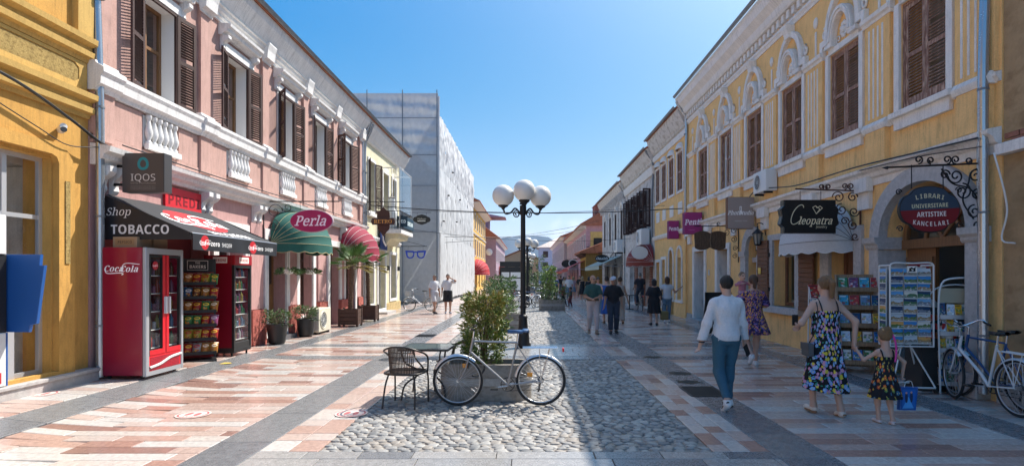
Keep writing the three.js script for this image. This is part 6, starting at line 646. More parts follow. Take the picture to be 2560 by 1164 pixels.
// air-conditioning units
function acUnit(label, X, y, D, turn, m = M.plasticWhite, sc = 1) { const a = thing('air_conditioner', label, 'air conditioner', X, y, -D, turn); a.scale.setScalar(sc); mesh('case', rbx(-0.4, 0.4, 0, 0.56, 0, 0.3, 0.02), m, a); mesh('fan_ring', new THREE.TorusGeometry(0.2, 0.018, 8, 32).translate(-0.12, 0.28, 0.302), m, a); mesh('fan_well', new THREE.CircleGeometry(0.19, 28).translate(-0.12, 0.28, 0.302), M.dark, a); mesh('grille', [0.05, 0.1, 0.15].map((r) => new THREE.TorusGeometry(r, 0.004, 5, 24).translate(-0.12, 0.28, 0.306)).concat([...Array(10)].map((_, k) => rod([-0.12, 0.28, 0.308], [-0.12 + 0.19 * Math.cos(k * PI / 5), 0.28 + 0.19 * Math.sin(k * PI / 5), 0.308], 0.003, 0.003, 4))), M.plasticWhite, a); mesh('side_grille', [...Array(9)].map((_, k) => bx(-0.408, -0.4, 0.06 + k * 0.05, 0.085 + k * 0.05, 0.03, 0.27)), M.alu, a); mesh('foot', [bx(-0.3, -0.25, -0.05, 0, -0.08, 0.3), bx(0.25, 0.3, -0.05, 0, -0.08, 0.3)], M.iron, a); return a; }
{ const g = acUnit('cream air-conditioner standing on the paving by the pink wall', -6.5, 0.06, 16.95, PI / 2, mat([0.62, 0.58, 0.46], { rough: 0.5 }), 1.25); }
acUnit('white air-conditioner mounted on the yellow front under the shutters', 6.42, 3.92, 14.75, -PI / 2); acUnit('tall white air-conditioner on the pale shuttered house', 6.35, 3.35, 29.6, -PI / 2, M.plasticWhite, 1.5); acUnit('white air-conditioner on the ornate house corner', 6.35, 3.3, 37.4, -PI / 2, M.plasticWhite, 1.5);
// street lamps
function streetLamp(label, x, D) {
  const l = thing('street_lamp', label, 'street lamp', x, 0, -D, 0, 'globe lamps along the middle strip');
  mesh('base', lathe([[0, 0], [0.19, 0], [0.19, 0.08], [0.16, 0.12], [0.14, 0.35], [0.16, 0.38], [0.12, 0.45], [0.1, 0.7], [0.115, 0.74], [0.08, 0.8], [0, 0.8]], 20), M.iron, l); mesh('pole', [cyl(0.066, 0.056, 2.65, 16).translate(0, 0.78, 0), cyl(0.085, 0.085, 0.06, 16).translate(0, 0.95, 0), cyl(0.08, 0.08, 0.22, 16).translate(0, 3.2, 0), cyl(0.09, 0.06, 0.08, 16).translate(0, 3.45, 0)], M.iron, l);
  const arms = [[0.1, 0.02, 3.56], ...[0, 1].map((k) => [k, 0, 0])], globe = mat([0.80, 0.77, 0.72], { rough: 0.25, transmission: 0.12, thickness: 0 });
  mesh('globe', sph(0.265, 32, 22).translate(0.03, 3.78, 0.02), globe, l); mesh('globe_cup', lathe([[0.05, 3.43], [0.07, 3.47], [0.13, 3.52], [0.135, 3.55], [0, 3.55]], 18).translate(0.03, 0, 0.02), M.iron, l);
  for (const [a, s] of [[PI - 0.25, 1], [0.55, 1], [-1.8, 1]]) { const c = Math.cos(a) * 0.5, z = -Math.sin(a) * 0.5, A = part('arm', l); mesh('curve', [tube([[0.06 * Math.cos(a), 3.22, 0], [c * 0.4, 3.36, z * 0.4], [c * 0.62, 3.26, z * 0.62], [c * 0.88, 3.24, z * 0.88], [c, 3.36, z]], 0.022, 8), tube(spiral(0, 0, 0.09, 0.02, PI / 2, -1.5).map(([x, y]) => [(0.16 + x) * Math.cos(a), 3.22 + y, -(0.16 + x) * Math.sin(a)]), 0.015, 6)], M.iron, A); if (a !== -1.8) { mesh('globe_cup', lathe([[0.03, 3.34], [0.05, 3.38], [0.12, 3.42], [0.125, 3.45], [0, 3.45]], 18).translate(c, 0, z), M.iron, A); mesh('globe', sph(0.265, 32, 22).translate(c, 3.68, z), globe, A); } else { A.parent.remove(A); } }
  return l;
}
const lamp1 = streetLamp('nearest black lamp post with three white globes', -0.1, 13.5);
[[0.0, 33.5, 'second globe lamp post, framed behind the nearest'], [0.15, 55, 'third globe lamp post down the middle of the street'], [0.25, 75, 'fourth globe lamp post down the middle of the street'], [0.35, 97, 'farthest globe lamp post at the end of the row']].forEach(([x, d, t]) => { const c = lamp1.clone(); c.name = numbered('street_lamp'); c.userData = { label: t, category: 'street lamp', group: 'globe lamps along the middle strip' }; c.position.set(x, 0, -d); scene.add(c); });
{ // town map board
  const m = thing('notice_board', 'black and white street map board in the middle strip', 'board', -1.35, 0, -47); mesh('post', [rod([-0.9, 0, 0], [-0.9, 2.6, 0], 0.05), rod([0.9, 0, 0], [0.9, 2.6, 0], 0.05)], M.iron, m); mesh('panel', rbx(-0.85, 0.85, 0.5, 2.5, -0.04, 0.04, 0.01), M.black, m); mesh('print', plane(1.6, 1.5).translate(0, 1.3, 0.043), printed(128, 120, (g) => { g.fillStyle = '#e6e6e4'; g.fillRect(0, 0, 128, 120); g.fillStyle = '#222'; g.fillRect(0, 34, 128, 8); g.fillRect(52, 0, 8, 120); g.fillRect(60, 60, 40, 50); g.fillRect(12, 60, 8, 60); }), m); mesh('header', rbx(-0.95, 0.95, 2.51, 2.95, -0.05, 0.05, 0.01), M.black, m);
}
// ------------------------------------------------------------------ plants
function leafGeo(len, wid, bend = 0.2) { return grid(2, 3, (u, v) => { const w = wid * Math.sin(Math.pow(v, 0.8) * PI * 0.97 + 0.03) * (u - 0.5); return [w, len * v * (1 - bend * v * 0.3), Math.abs(u - 0.5) * wid * 0.25 - bend * len * v * v]; }); }
function scatter(leaf, list) { // list of [pos, dir, roll, scale]; joined foliage geometry with vertex colours
  const base = clean(leaf), p0 = base.attributes.position.array, n0 = base.attributes.normal.array, n = base.attributes.position.count, P = new Float32Array(n * 3 * list.length), N = new Float32Array(P.length), C = new Float32Array(P.length), q = new THREE.Quaternion(), q2 = new THREE.Quaternion(), v = V(), Y = V(0, 1, 0);
  list.forEach(([p, d, roll, s, c], k) => { q.setFromUnitVectors(Y, d); q2.setFromAxisAngle(Y, roll); q.multiply(q2); for (let i = 0; i < n; i++) { const o = (k * n + i) * 3; v.set(p0[i * 3], p0[i * 3 + 1], p0[i * 3 + 2]).multiplyScalar(s).applyQuaternion(q); P[o] = v.x + p.x; P[o + 1] = v.y + p.y; P[o + 2] = v.z + p.z; v.set(n0[i * 3], n0[i * 3 + 1], n0[i * 3 + 2]).applyQuaternion(q); N[o] = v.x; N[o + 1] = v.y; N[o + 2] = v.z; C[o] = c[0]; C[o + 1] = c[1]; C[o + 2] = c[2]; } });
  const g = new THREE.BufferGeometry(); g.setAttribute('position', new THREE.BufferAttribute(P, 3)); g.setAttribute('normal', new THREE.BufferAttribute(N, 3)); g.setAttribute('color', new THREE.BufferAttribute(C, 3)); g.setAttribute('uv', new THREE.BufferAttribute(new Float32Array(n * 2 * list.length), 2)); g.userData.uv = true; return g;
}
const leafMat = mat(0xffffff, { rough: 0.55, vertexColors: true, transmission: 0.25, thickness: 0 }), stemMat = mat([0.12, 0.08, 0.045], { rough: 0.9 }), soil = mat([0.05, 0.035, 0.025], { rough: 1, bumpMap: rep(T.rough, 6), bumpScale: 0.02 });
const rdir = (up = 0) => V(rnd() * 2 - 1, rnd() * 2 - 1 + up, rnd() * 2 - 1).normalize();
function bush(parent, R, H, n, leafL, leafW, cols, o = {}) { // stems fanning up, leaflets along twigs
  const st = [], lv = [], L = leafGeo(leafL, leafW, 0.25); const S = o.stems ?? 9;
  for (let i = 0; i < S; i++) { const a = i / S * PI * 2 + rnd(), r = R * (0.25 + 0.55 * rnd()), h = H * (0.6 + 0.4 * rnd()); st.push(tube([[0.05 * Math.cos(a), 0, 0.05 * Math.sin(a)], [r * 0.4 * Math.cos(a), h * 0.5, r * 0.4 * Math.sin(a)], [r * Math.cos(a), h, r * Math.sin(a)]], 0.008, 5, 10)); }
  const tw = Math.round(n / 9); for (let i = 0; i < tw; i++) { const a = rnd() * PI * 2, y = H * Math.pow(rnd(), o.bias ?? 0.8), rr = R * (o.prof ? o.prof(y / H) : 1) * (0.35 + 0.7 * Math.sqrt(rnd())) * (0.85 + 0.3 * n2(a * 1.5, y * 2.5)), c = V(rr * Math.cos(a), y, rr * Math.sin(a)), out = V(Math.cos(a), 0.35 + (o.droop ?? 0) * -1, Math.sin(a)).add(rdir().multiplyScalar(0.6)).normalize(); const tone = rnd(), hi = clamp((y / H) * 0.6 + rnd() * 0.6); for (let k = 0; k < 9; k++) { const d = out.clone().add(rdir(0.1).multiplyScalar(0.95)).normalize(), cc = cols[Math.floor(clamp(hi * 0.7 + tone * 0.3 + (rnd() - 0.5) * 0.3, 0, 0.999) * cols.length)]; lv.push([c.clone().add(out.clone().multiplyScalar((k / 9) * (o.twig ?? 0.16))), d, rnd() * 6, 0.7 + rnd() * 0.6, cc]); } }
  const f = mesh('foliage', scatter(L, lv), leafMat, parent); f.userData.kind = 'stuff'; mesh('stem', st, stemMat, parent); return f;
}
const concrete = mat([0.30, 0.28, 0.255], { rough: 0.95, map: rep(T.dirty, 0.9), bumpMap: rep(T.rough, 5), bumpScale: 0.008 }), concretePale = mat([0.44, 0.42, 0.39], { rough: 0.9, map: rep(T.stone, 1), bumpMap: rep(T.rough, 5), bumpScale: 0.004 });
const rr = (w, d, r) => { const s = new THREE.Shape(), x = w / 2, z = d / 2; s.moveTo(-x + r, -z); s.lineTo(x - r, -z); s.absarc(x - r, -z + r, r, -PI / 2, 0); s.lineTo(x, z - r); s.absarc(x - r, z - r, r, 0, PI / 2); s.lineTo(-x + r, z); s.absarc(-x + r, z - r, r, PI / 2, PI); s.lineTo(-x, -z + r); s.absarc(-x + r, -z + r, r, PI, PI * 1.5); return s; };
const ring = (w, d, r, t, h) => { const s = rr(w, d, r); s.holes.push(new THREE.Path(rr(w - 2 * t, d - 2 * t, Math.max(0.02, r - t)).getPoints(8))); return ext(s, h).rotateX(-PI / 2); };
function planter(label, x, D, w, d, h, turn = 0, group) { const p = thing('planter', label, 'planter', x, 0, -D, turn, group); mesh('lower_band', ring(w, d, 0.26, 0.07, h * 0.42), concrete, p); mesh('middle_band', ring(w + 0.015, d + 0.015, 0.26, 0.07, h * 0.2).translate(0, h * 0.42, 0), concretePale, p); mesh('upper_band', ring(w, d, 0.26, 0.07, h * 0.38).translate(0, h * 0.62, 0), concrete, p); mesh('soil', ext(rr(w - 0.15, d - 0.15, 0.18), 0.03).rotateX(-PI / 2).translate(0, h - 0.09, 0), soil, p); return p; }
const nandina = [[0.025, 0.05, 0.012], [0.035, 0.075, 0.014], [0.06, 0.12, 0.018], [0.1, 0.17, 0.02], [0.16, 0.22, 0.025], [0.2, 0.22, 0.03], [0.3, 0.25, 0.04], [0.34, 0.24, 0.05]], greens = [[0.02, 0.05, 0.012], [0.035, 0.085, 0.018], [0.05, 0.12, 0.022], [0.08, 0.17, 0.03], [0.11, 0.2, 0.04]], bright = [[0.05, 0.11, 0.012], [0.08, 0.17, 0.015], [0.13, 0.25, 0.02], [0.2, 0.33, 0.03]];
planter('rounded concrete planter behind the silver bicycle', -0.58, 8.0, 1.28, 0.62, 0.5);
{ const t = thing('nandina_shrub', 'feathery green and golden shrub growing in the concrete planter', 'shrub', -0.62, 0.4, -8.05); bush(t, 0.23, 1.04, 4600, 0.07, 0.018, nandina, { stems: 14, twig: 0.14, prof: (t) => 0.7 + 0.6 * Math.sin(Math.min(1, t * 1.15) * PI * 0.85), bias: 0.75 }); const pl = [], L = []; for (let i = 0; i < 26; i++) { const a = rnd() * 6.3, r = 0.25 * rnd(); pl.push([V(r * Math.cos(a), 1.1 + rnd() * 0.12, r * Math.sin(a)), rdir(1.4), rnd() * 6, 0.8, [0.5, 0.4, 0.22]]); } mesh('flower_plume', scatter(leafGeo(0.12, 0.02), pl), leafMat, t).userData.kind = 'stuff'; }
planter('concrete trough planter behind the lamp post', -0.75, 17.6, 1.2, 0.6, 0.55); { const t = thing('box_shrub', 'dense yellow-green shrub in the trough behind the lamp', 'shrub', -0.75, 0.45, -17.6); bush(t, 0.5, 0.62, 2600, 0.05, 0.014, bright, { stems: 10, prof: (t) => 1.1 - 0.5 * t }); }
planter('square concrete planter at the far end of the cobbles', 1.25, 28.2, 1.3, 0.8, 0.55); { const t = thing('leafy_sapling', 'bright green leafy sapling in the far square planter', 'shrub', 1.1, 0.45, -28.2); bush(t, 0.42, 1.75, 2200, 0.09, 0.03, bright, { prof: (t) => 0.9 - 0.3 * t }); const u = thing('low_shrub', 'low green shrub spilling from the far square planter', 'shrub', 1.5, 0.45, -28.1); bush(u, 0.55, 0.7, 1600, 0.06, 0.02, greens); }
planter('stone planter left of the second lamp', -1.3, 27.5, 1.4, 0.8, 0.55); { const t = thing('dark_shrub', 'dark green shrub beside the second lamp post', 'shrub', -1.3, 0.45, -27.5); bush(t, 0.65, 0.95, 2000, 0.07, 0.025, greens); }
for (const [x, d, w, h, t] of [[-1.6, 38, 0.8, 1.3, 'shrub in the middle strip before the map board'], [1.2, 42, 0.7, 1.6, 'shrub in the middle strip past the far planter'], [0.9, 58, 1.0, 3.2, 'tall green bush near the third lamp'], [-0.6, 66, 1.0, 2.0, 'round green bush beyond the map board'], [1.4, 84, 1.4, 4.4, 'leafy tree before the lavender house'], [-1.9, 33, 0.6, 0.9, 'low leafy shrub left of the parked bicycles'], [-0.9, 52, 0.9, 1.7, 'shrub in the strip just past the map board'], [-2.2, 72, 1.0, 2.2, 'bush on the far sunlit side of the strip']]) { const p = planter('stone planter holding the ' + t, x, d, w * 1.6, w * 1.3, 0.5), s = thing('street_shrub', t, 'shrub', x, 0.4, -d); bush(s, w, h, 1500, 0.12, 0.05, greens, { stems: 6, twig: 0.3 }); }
// fan palms in wooden boxes
function palm(label, boxLabel, x, D, H, lean) {
  const b = thing('planter_box', boxLabel, 'planter', x, 0, -D, 0.06); for (let k = 0; k < 4; k++) for (const [i, a] of [[0, 0], [1, PI / 2], [2, PI], [3, -PI / 2]]) { const m = mesh('board', rbx(-0.315, 0.315, 0.06 + k * 0.135, 0.06 + k * 0.135 + 0.125, 0.28, 0.31, 0.006), M.woodDark, b); m.rotation.y = a; } for (const [i, j] of [[-1, -1], [1, -1], [-1, 1], [1, 1]]) mesh('corner_post', rbx(i * 0.3 - 0.035, i * 0.3 + 0.035, 0, 0.62, j * 0.3 - 0.035, j * 0.3 + 0.035, 0.006), M.woodDark, b); mesh('soil', bx(-0.28, 0.28, 0.5, 0.55, -0.28, 0.28), soil, b);
  const t = thing('fan_palm', label, 'palm', x, 0.54, -D), tr = []; for (let i = 0; i < 16; i++) { const y = i / 16 * H; tr.push(lathe([[0.05, 0], [0.085 + 0.012 * rnd(), H / 16 * 0.9], [0.06, H / 16 * 1.15]], 9).rotateY(rnd()).rotateZ((rnd() - 0.5) * 0.15).translate(lean * y, y, 0)); } mesh('trunk', tr, mat([0.13, 0.08, 0.05], { rough: 1, bumpMap: rep(T.rough, 12), bumpScale: 0.02 }), t);
  for (let i = 0; i < 22; i++) { const a = i * 2.4, up = lerp(2.2, -0.5, i / 21), d = V(Math.cos(a), up, Math.sin(a)).normalize(), L = 0.34 + 0.16 * rnd(), g = [], c = V(lean * H, H + 0.05, 0), e = c.clone().add(d.clone().multiplyScalar(L)), fl = [], col = i > 17 ? [0.28, 0.24, 0.06] : [[0.04, 0.1, 0.015], [0.06, 0.15, 0.02], [0.09, 0.2, 0.03]][i % 3]; const side = d.clone().cross(V(0, 1, 0)).normalize(), nn = 15; for (let k = 0; k < nn; k++) { const an = lerp(-1.5, 1.5, k / (nn - 1)); fl.push([e, d.clone().multiplyScalar(Math.cos(an)).add(side.clone().multiplyScalar(Math.sin(an))).add(V(0, 0.12 * Math.cos(an), 0)).normalize(), a, 0.8 + 0.3 * Math.cos(an), col]); } const f = part('frond', t); mesh('leaflets', scatter(leafGeo(0.42, 0.035, 0.35), fl), leafMat, f); mesh('stalk', rod(c, e, 0.01), mat([0.1, 0.14, 0.03]), f); }
}
palm('fan palm standing nearer, before the pink wall', 'nearer brown wooden planter box under a palm', -6.1, 19.3, 1.55, 0.04); palm('fan palm standing farther, before the cream house', 'farther brown wooden planter box under a palm', -6.1, 21.5, 1.6, -0.03);
function potShrub(label, potLabel, x, D) { const p = thing('black_pot', potLabel, 'pot', x, 0, -D); mesh('pot', lathe([[0, 0], [0.17, 0], [0.2, 0.06], [0.255, 0.5], [0.245, 0.52], [0.22, 0.5], [0.2, 0.42], [0, 0.42]], 28), M.plasticBlack, p); mesh('soil', cyl(0.2, 0.2, 0.02, 20).translate(0, 0.421, 0), soil, p); const t = thing('pot_shrub', label, 'shrub', x, 0.43, -D); bush(t, 0.31, 0.42, 1500, 0.05, 0.013, greens, { stems: 8, twig: 0.08 }); }
potShrub('round green shrub in the black pot by the wooden door', 'glossy black tapered pot beside the wooden door', -6.35, 14.2); potShrub('round green shrub in the black pot by the air-conditioner', 'glossy black tapered pot beside the air-conditioner', -6.33, 16.0);
for (const [D, t] of [[14.75, 'hanging fern basket nearer under the green awning'], [16.2, 'hanging fern basket farther under the green awning']]) { const h = thing('hanging_basket', t, 'hanging plant', -6.3, 1.85, -D); mesh('basket', lathe([[0, -0.08], [0.1, -0.07], [0.15, 0.05], [0.13, 0.05], [0, 0.03]], 16), M.plasticWhite, h); mesh('cord', [rod([0, 0, 0], [0, 0.75, 0], 0.004)], M.iron, h); const lv = []; for (let i = 0; i < 420; i++) { const a = rnd() * 6.28, r = 0.1 + rnd() * 0.2; lv.push([V(r * Math.cos(a), 0.05 + rnd() * 0.12 - r * 0.5, r * Math.sin(a)), V(Math.cos(a), -0.4 + rnd(), Math.sin(a)).normalize(), rnd() * 6, 0.9, greens[1 + Math.floor(rnd() * 4)]]); } mesh('foliage', scatter(leafGeo(0.09, 0.025), lv), leafMat, h).userData.kind = 'stuff'; }
// ------------------------------------------------------------------ cafe table and chairs
const tubeDark = mat([0.045, 0.04, 0.038], { rough: 0.4, metal: 0.5 }), rattan = mat([0.055, 0.035, 0.028], { rough: 0.6 });
function cafeChair(label, x, D, turn) { // faces +z in its own frame
  const c = thing('cafe_chair', label, 'chair', x, 0, -D, turn), r = 0.0125;
  for (const s of [-1, 1]) { mesh('leg', tube([[s * 0.24, 0, 0.23], [s * 0.235, 0.4, 0.2], [s * 0.225, 0.43, 0.12], [s * 0.22, 0.43, -0.15]], r, 8, 24), tubeDark, c); mesh('leg', tube([[s * 0.22, 0, -0.26], [s * 0.2, 0.3, -0.2], [s * 0.17, 0.43, -0.17]], r, 8, 16), tubeDark, c); }
  mesh('arm_frame', tube([[-0.26, 0.42, 0.14], [-0.27, 0.6, 0.12], [-0.275, 0.66, 0.05], [-0.24, 0.74, -0.16], [-0.12, 0.79, -0.245], [0, 0.8, -0.26], [0.12, 0.79, -0.245], [0.24, 0.74, -0.16], [0.275, 0.66, 0.05], [0.27, 0.6, 0.12], [0.26, 0.42, 0.14]], r, 8, 80), tubeDark, c);
  for (let i = 0; i < 17; i++) { const t = (i - 8) / 8, X = t * 0.165; const bz = (y) => -0.245 + 0.05 * t * t + 0.06 * (0.8 - y) / 0.35; mesh('weave_strand', tube([[X, 0.79 - 0.02 * t * t, bz(0.79)], [X, 0.62, bz(0.62)], [X * 0.95, 0.44, bz(0.5)]], 0.0075, 5, 8), rattan, c); }
  for (const y of [0.5, 0.58, 0.66, 0.72]) mesh('weave_cross', tube([[-0.17, y, -0.17 + 0.06 * (0.8 - y)], [0, y, -0.24 + 0.17 * (0.8 - y)], [0.17, y, -0.17 + 0.06 * (0.8 - y)]], 0.006, 5, 10), rattan, c);
  const seat = part('seat', c); for (let i = 0; i < 15; i++) mesh('weave_strand', bx(-0.19 + i * 0.0262, -0.19 + i * 0.0262 + 0.022, 0.436, 0.445, -0.2, 0.2), rattan, seat); mesh('seat_rim', tube([[-0.21, 0.44, -0.19], [0.21, 0.44, -0.19], [0.21, 0.44, 0.2], [-0.21, 0.44, 0.2]], 0.014, 8, 60, true), tubeDark, seat); mesh('seat_base', bx(-0.19, 0.19, 0.43, 0.435, -0.19, 0.19), rattan, seat);
  return c;
}
cafeChair('dark woven cafe chair with its back to the camera', -1.63, 7.5, PI - 0.15); cafeChair('dark woven cafe chair behind the glass table, facing it', -1.1, 8.55, -1.85);
{ const t = thing('cafe_table', 'square glass-topped cafe table with dark metal legs', 'table', -1.42, 0, -8.05, -0.06), w = 0.35; mesh('glass_top', rbx(-w + 0.012, w - 0.012, 0.705, 0.713, -w + 0.012, w - 0.012, 0.003), mat([0.16, 0.22, 0.2], { rough: 0.08, transmission: 0.55, thickness: 0 }), t); mesh('rim', [bx(-w, w, 0.685, 0.716, -w, -w + 0.012), bx(-w, w, 0.685, 0.716, w - 0.012, w), bx(-w, -w + 0.012, 0.685, 0.716, -w + 0.012, w - 0.012), bx(w - 0.012, w, 0.685, 0.716, -w + 0.012, w - 0.012)], tubeDark, t); for (const [i, j] of [[-1, -1], [1, -1], [-1, 1], [1, 1]]) mesh('leg', tube([[i * 0.31, 0, j * 0.31], [i * 0.27, 0.2, j * 0.27], [i * 0.1, 0.36, j * 0.1], [i * 0.27, 0.52, j * 0.27], [i * 0.31, 0.69, j * 0.31]], 0.013, 8, 30), tubeDark, t); }
// ------------------------------------------------------------------ bicycles (local x: rear to front, wheels in the xy plane)
const wheelParts = {};
function wheel(b, x, r, name, tyreM = M.rubber, fender, fm) {
  const w = part(name, b, x, r, 0); mesh('tyre', new THREE.TorusGeometry(r - 0.018, 0.018, 10, 56), tyreM, w); mesh('rim', [new THREE.TorusGeometry(r - 0.042, 0.009, 8, 56).scale(1, 1, 1.3)], M.steel, w); const hub = mesh('hub', new THREE.CylinderGeometry(0.02, 0.02, 0.08, 14).rotateX(PI / 2), M.steel, w); const sp = []; for (let i = 0; i < 32; i++) { const a = i / 32 * PI * 2, h = i % 2 ? 0.03 : -0.03, o = (i % 4 < 2 ? 0.22 : -0.22); sp.push(rod([0.02 * Math.cos(a + o * 4), 0.02 * Math.sin(a + o * 4), h], [(r - 0.045) * Math.cos(a), (r - 0.045) * Math.sin(a), 0], 0.0014, 0.0014, 4)); } mesh('spokes', sp, M.steel, w).userData.kind = 'stuff';
  if (fender) mesh('mudguard', grid(24, 4, (u, v) => { const a = lerp(fender[0], fender[1], u), q = Math.sin((v - 0.5) * PI) * 0.026, k = r + 0.022 - 0.03 * (1 - Math.cos((v - 0.5) * PI)); return [k * Math.cos(a), k * Math.sin(a), q]; }), fm ?? M.alu, w); return w;
}
function bicycle(label, x, D, turn, o = {}) {
  const b = thing('bicycle', label, 'bicycle', x, 0, -D, turn, o.group), r = o.r ?? 0.335, L = 1.1, fm = o.frame ?? mat([0.3, 0.3, 0.31], { rough: 0.35, metal: 0.7 }), y = r; b.rotation.z = 0; if (o.lean) b.rotation.x = o.lean;
  wheel(b, 0, r, 'rear_wheel', M.rubber, o.noFender ? null : [0.15, 2.5], o.fender); const front = part('front_end', b, L - 0.13, 0, 0); front.rotation.y = o.steer ?? 0; wheel(front, 0.13, r, 'front_wheel', M.rubber, o.noFender ? null : [0.5, 2.3], o.fender);
  const BB = [0.44, y - 0.06, 0], ST = [0.31, 0.84, 0], HT = [0.9, 0.86, 0], HB = [0.935, 0.72, 0], fr = part('frame', b); const tubes = o.step ? [[BB, ST, 0.017], [HB, [0.55, 0.42, 0], 0.021], [[0.55, 0.42, 0], BB, 0.021]] : [[BB, ST, 0.015], [ST, HT, 0.014], [BB, HB, 0.016]]; mesh('main_tubes', tubes.map(([a, c, q]) => rod(a, c, q)).concat([rod(HB, [0.895, 0.9, 0], 0.02)]), fm, fr); for (const s of [-1, 1]) mesh('stay', [rod([0.31, 0.8, 0], [0, y, s * 0.05], 0.008), rod(BB, [0, y, s * 0.05], 0.009)], fm, fr);
  for (const s of [-1, 1]) mesh('fork_blade', tube([[0.0 - 0.03, 0.7, s * 0.03], [0.03, 0.5, s * 0.045], [0.08, y + 0.06, s * 0.05], [0.13, y, s * 0.05]], 0.01, 8), fm, front); mesh('stem', rods([[-0.07, 0.88, 0], [-0.085, 1.0, 0], [-0.03, 1.02, 0]], 0.012), M.chrome, front); mesh('handlebar', o.city ? tube([[-0.25, 1.06, -0.28], [-0.1, 1.12, -0.24], [-0.02, 1.04, -0.08], [-0.03, 1.02, 0], [-0.02, 1.04, 0.08], [-0.1, 1.12, 0.24], [-0.25, 1.06, 0.28]], 0.011, 8, 60) : tube([[-0.1, 1.04, -0.27], [-0.05, 1.03, -0.1], [-0.03, 1.02, 0], [-0.05, 1.03, 0.1], [-0.1, 1.04, 0.27]], 0.011, 8, 40), M.chrome, front); for (const s of [-1, 1]) mesh('grip', rod(o.city ? [-0.25, 1.06, s * 0.28] : [-0.1, 1.04, s * 0.27], o.city ? [-0.14, 1.1, s * 0.25] : [-0.07, 1.035, s * 0.16], 0.016), M.rubber, front);
  mesh('saddle', grid(20, 16, (u, v) => { const a = u * 2 * PI, X = lerp(-0.13, 0.15, v), w = lerp(0.085, 0.02, smooth(0.25, 0.8, v)) * Math.sin(Math.pow(clamp(v), 0.5) * PI * 0.97 + 0.05) ** 0.35 * (v > 0.98 ? 0.2 : 1); return [0.29 + X, 0.985 + 0.025 * Math.sin(a) + (v < 0.3 ? 0.015 : 0), w * Math.cos(a)]; }), o.saddle ?? M.plasticBlack, b); mesh('seat_post', rod(ST, [0.295, 0.96, 0], 0.012), M.chrome, b);
  const cr = part('crankset', b, BB[0], BB[1], 0); mesh('chainring', [new THREE.TorusGeometry(0.09, 0.006, 6, 36).translate(0, 0, 0.045), ...[0, 1, 2, 3, 4].map((k) => rod([0, 0, 0.045], [0.09 * Math.cos(k * 1.257), 0.09 * Math.sin(k * 1.257), 0.045], 0.005))], M.iron, cr); for (const [s, a] of [[1, PI - 0.12], [-1, -0.12]]) mesh('crank', rod([0, 0, s * 0.06], [0.17 * Math.cos(a), 0.17 * Math.sin(a), s * 0.07], 0.009), M.steel, cr); for (const [s, a] of [[1, PI - 0.12], [-1, -0.12]]) mesh('pedal', rbx(0.17 * Math.cos(a) - 0.05, 0.17 * Math.cos(a) + 0.05, 0.17 * Math.sin(a) - 0.012, 0.17 * Math.sin(a) + 0.012, s * 0.13 - 0.045, s * 0.13 + 0.045, 0.005), M.plasticBlack, cr);
  mesh('chain', [rod([BB[0], BB[1] + 0.09, 0.045], [0, y + 0.04, 0.045], 0.004), rod([BB[0], BB[1] - 0.09, 0.045], [0.03, y - 0.13, 0.045], 0.004), rod([0.03, y - 0.13, 0.045], [0, y - 0.04, 0.045], 0.004)], M.iron, b); mesh('gears', [cyl(0.045, 0.03, 0.03, 20).rotateX(PI / 2).translate(0, y, 0.03), rod([0.01, y - 0.05, 0.05], [0.03, y - 0.16, 0.05], 0.014)], M.iron, b);
  if (!o.noRack) { mesh('rack', [...[-0.06, 0, 0.06].map((z) => rod([-0.22, 0.775, z], [0.24, 0.775, z], 0.007)), ...[-0.22, -0.05, 0.1].map((q) => rod([q, 0.775, -0.06], [q, 0.775, 0.06], 0.005)), ...[-1, 1].map((s) => rod([-0.12, 0.775, s * 0.06], [0, y, s * 0.06], 0.005)), ...[-1, 1].map((s) => rod([0.02, 0.775, s * 0.06], [0, y, s * 0.06], 0.005))], o.rack ?? M.chrome, b); mesh('rear_reflector', rbx(-0.31, -0.285, 0.72, 0.77, -0.04, 0.04, 0.008), redBright, b); }
  if (o.spokeLights) { const am = mat([0.75, 0.28, 0.02], { rough: 0.35 }); mesh('reflector', rbx(-0.22, -0.15, y + 0.02, y + 0.075, -0.005, 0.012, 0.004).translate(0.33, 0.03, 0), am, b); mesh('reflector', rbx(-0.13, -0.06, y + 0.17, y + 0.225, -0.005, 0.012, 0.004).translate(0.13, 0, 0), am, front); }
  if (o.lock) mesh('lock', new THREE.TorusGeometry(0.12, 0.014, 8, 30, 5.2).rotateY(0.5).translate(0.86, 0.5, 0.05), M.plasticBlack, b); if (o.basket) { const g = []; for (let k = 0; k < 9; k++) g.push(rod([0.08 + 0.03 * k * 0.9, 0.98, -0.15], [0.1 + 0.025 * k * 0.9, 0.74, -0.12], 0.004), rod([0.08 + 0.03 * k * 0.9, 0.98, 0.15], [0.1 + 0.025 * k * 0.9, 0.74, 0.12], 0.004)); for (const q of [0.74, 0.82, 0.9, 0.98]) g.push(...rods([[0.08, q, -0.15], [0.34, q, -0.15], [0.34, q, 0.15], [0.08, q, 0.15], [0.08, q, -0.15]], 0.004)); mesh('basket', g, M.steel, front); }
  if (o.stand) mesh('kickstand', rod([0.3, y - 0.05, 0.04], [0.22, 0.0, 0.2], 0.009), M.steel, b); if (o.lamp) mesh('lamp', sph(0.035).translate(0.02, 0.8, 0), M.chrome, front); return b;
}
bicycle('silver bicycle with a blue saddle leaning on the planter', 0.18, 7.45, PI, { saddle: mat([0.02, 0.08, 0.2], { rough: 0.6 }), spokeLights: 1, lock: 1, steer: 0.04, lean: 0.03 });
bicycle('old grey bicycle with a front basket beside the cream house', -4.75, 27.6, PI - 0.12, { basket: 1, stand: 1, city: 1 });
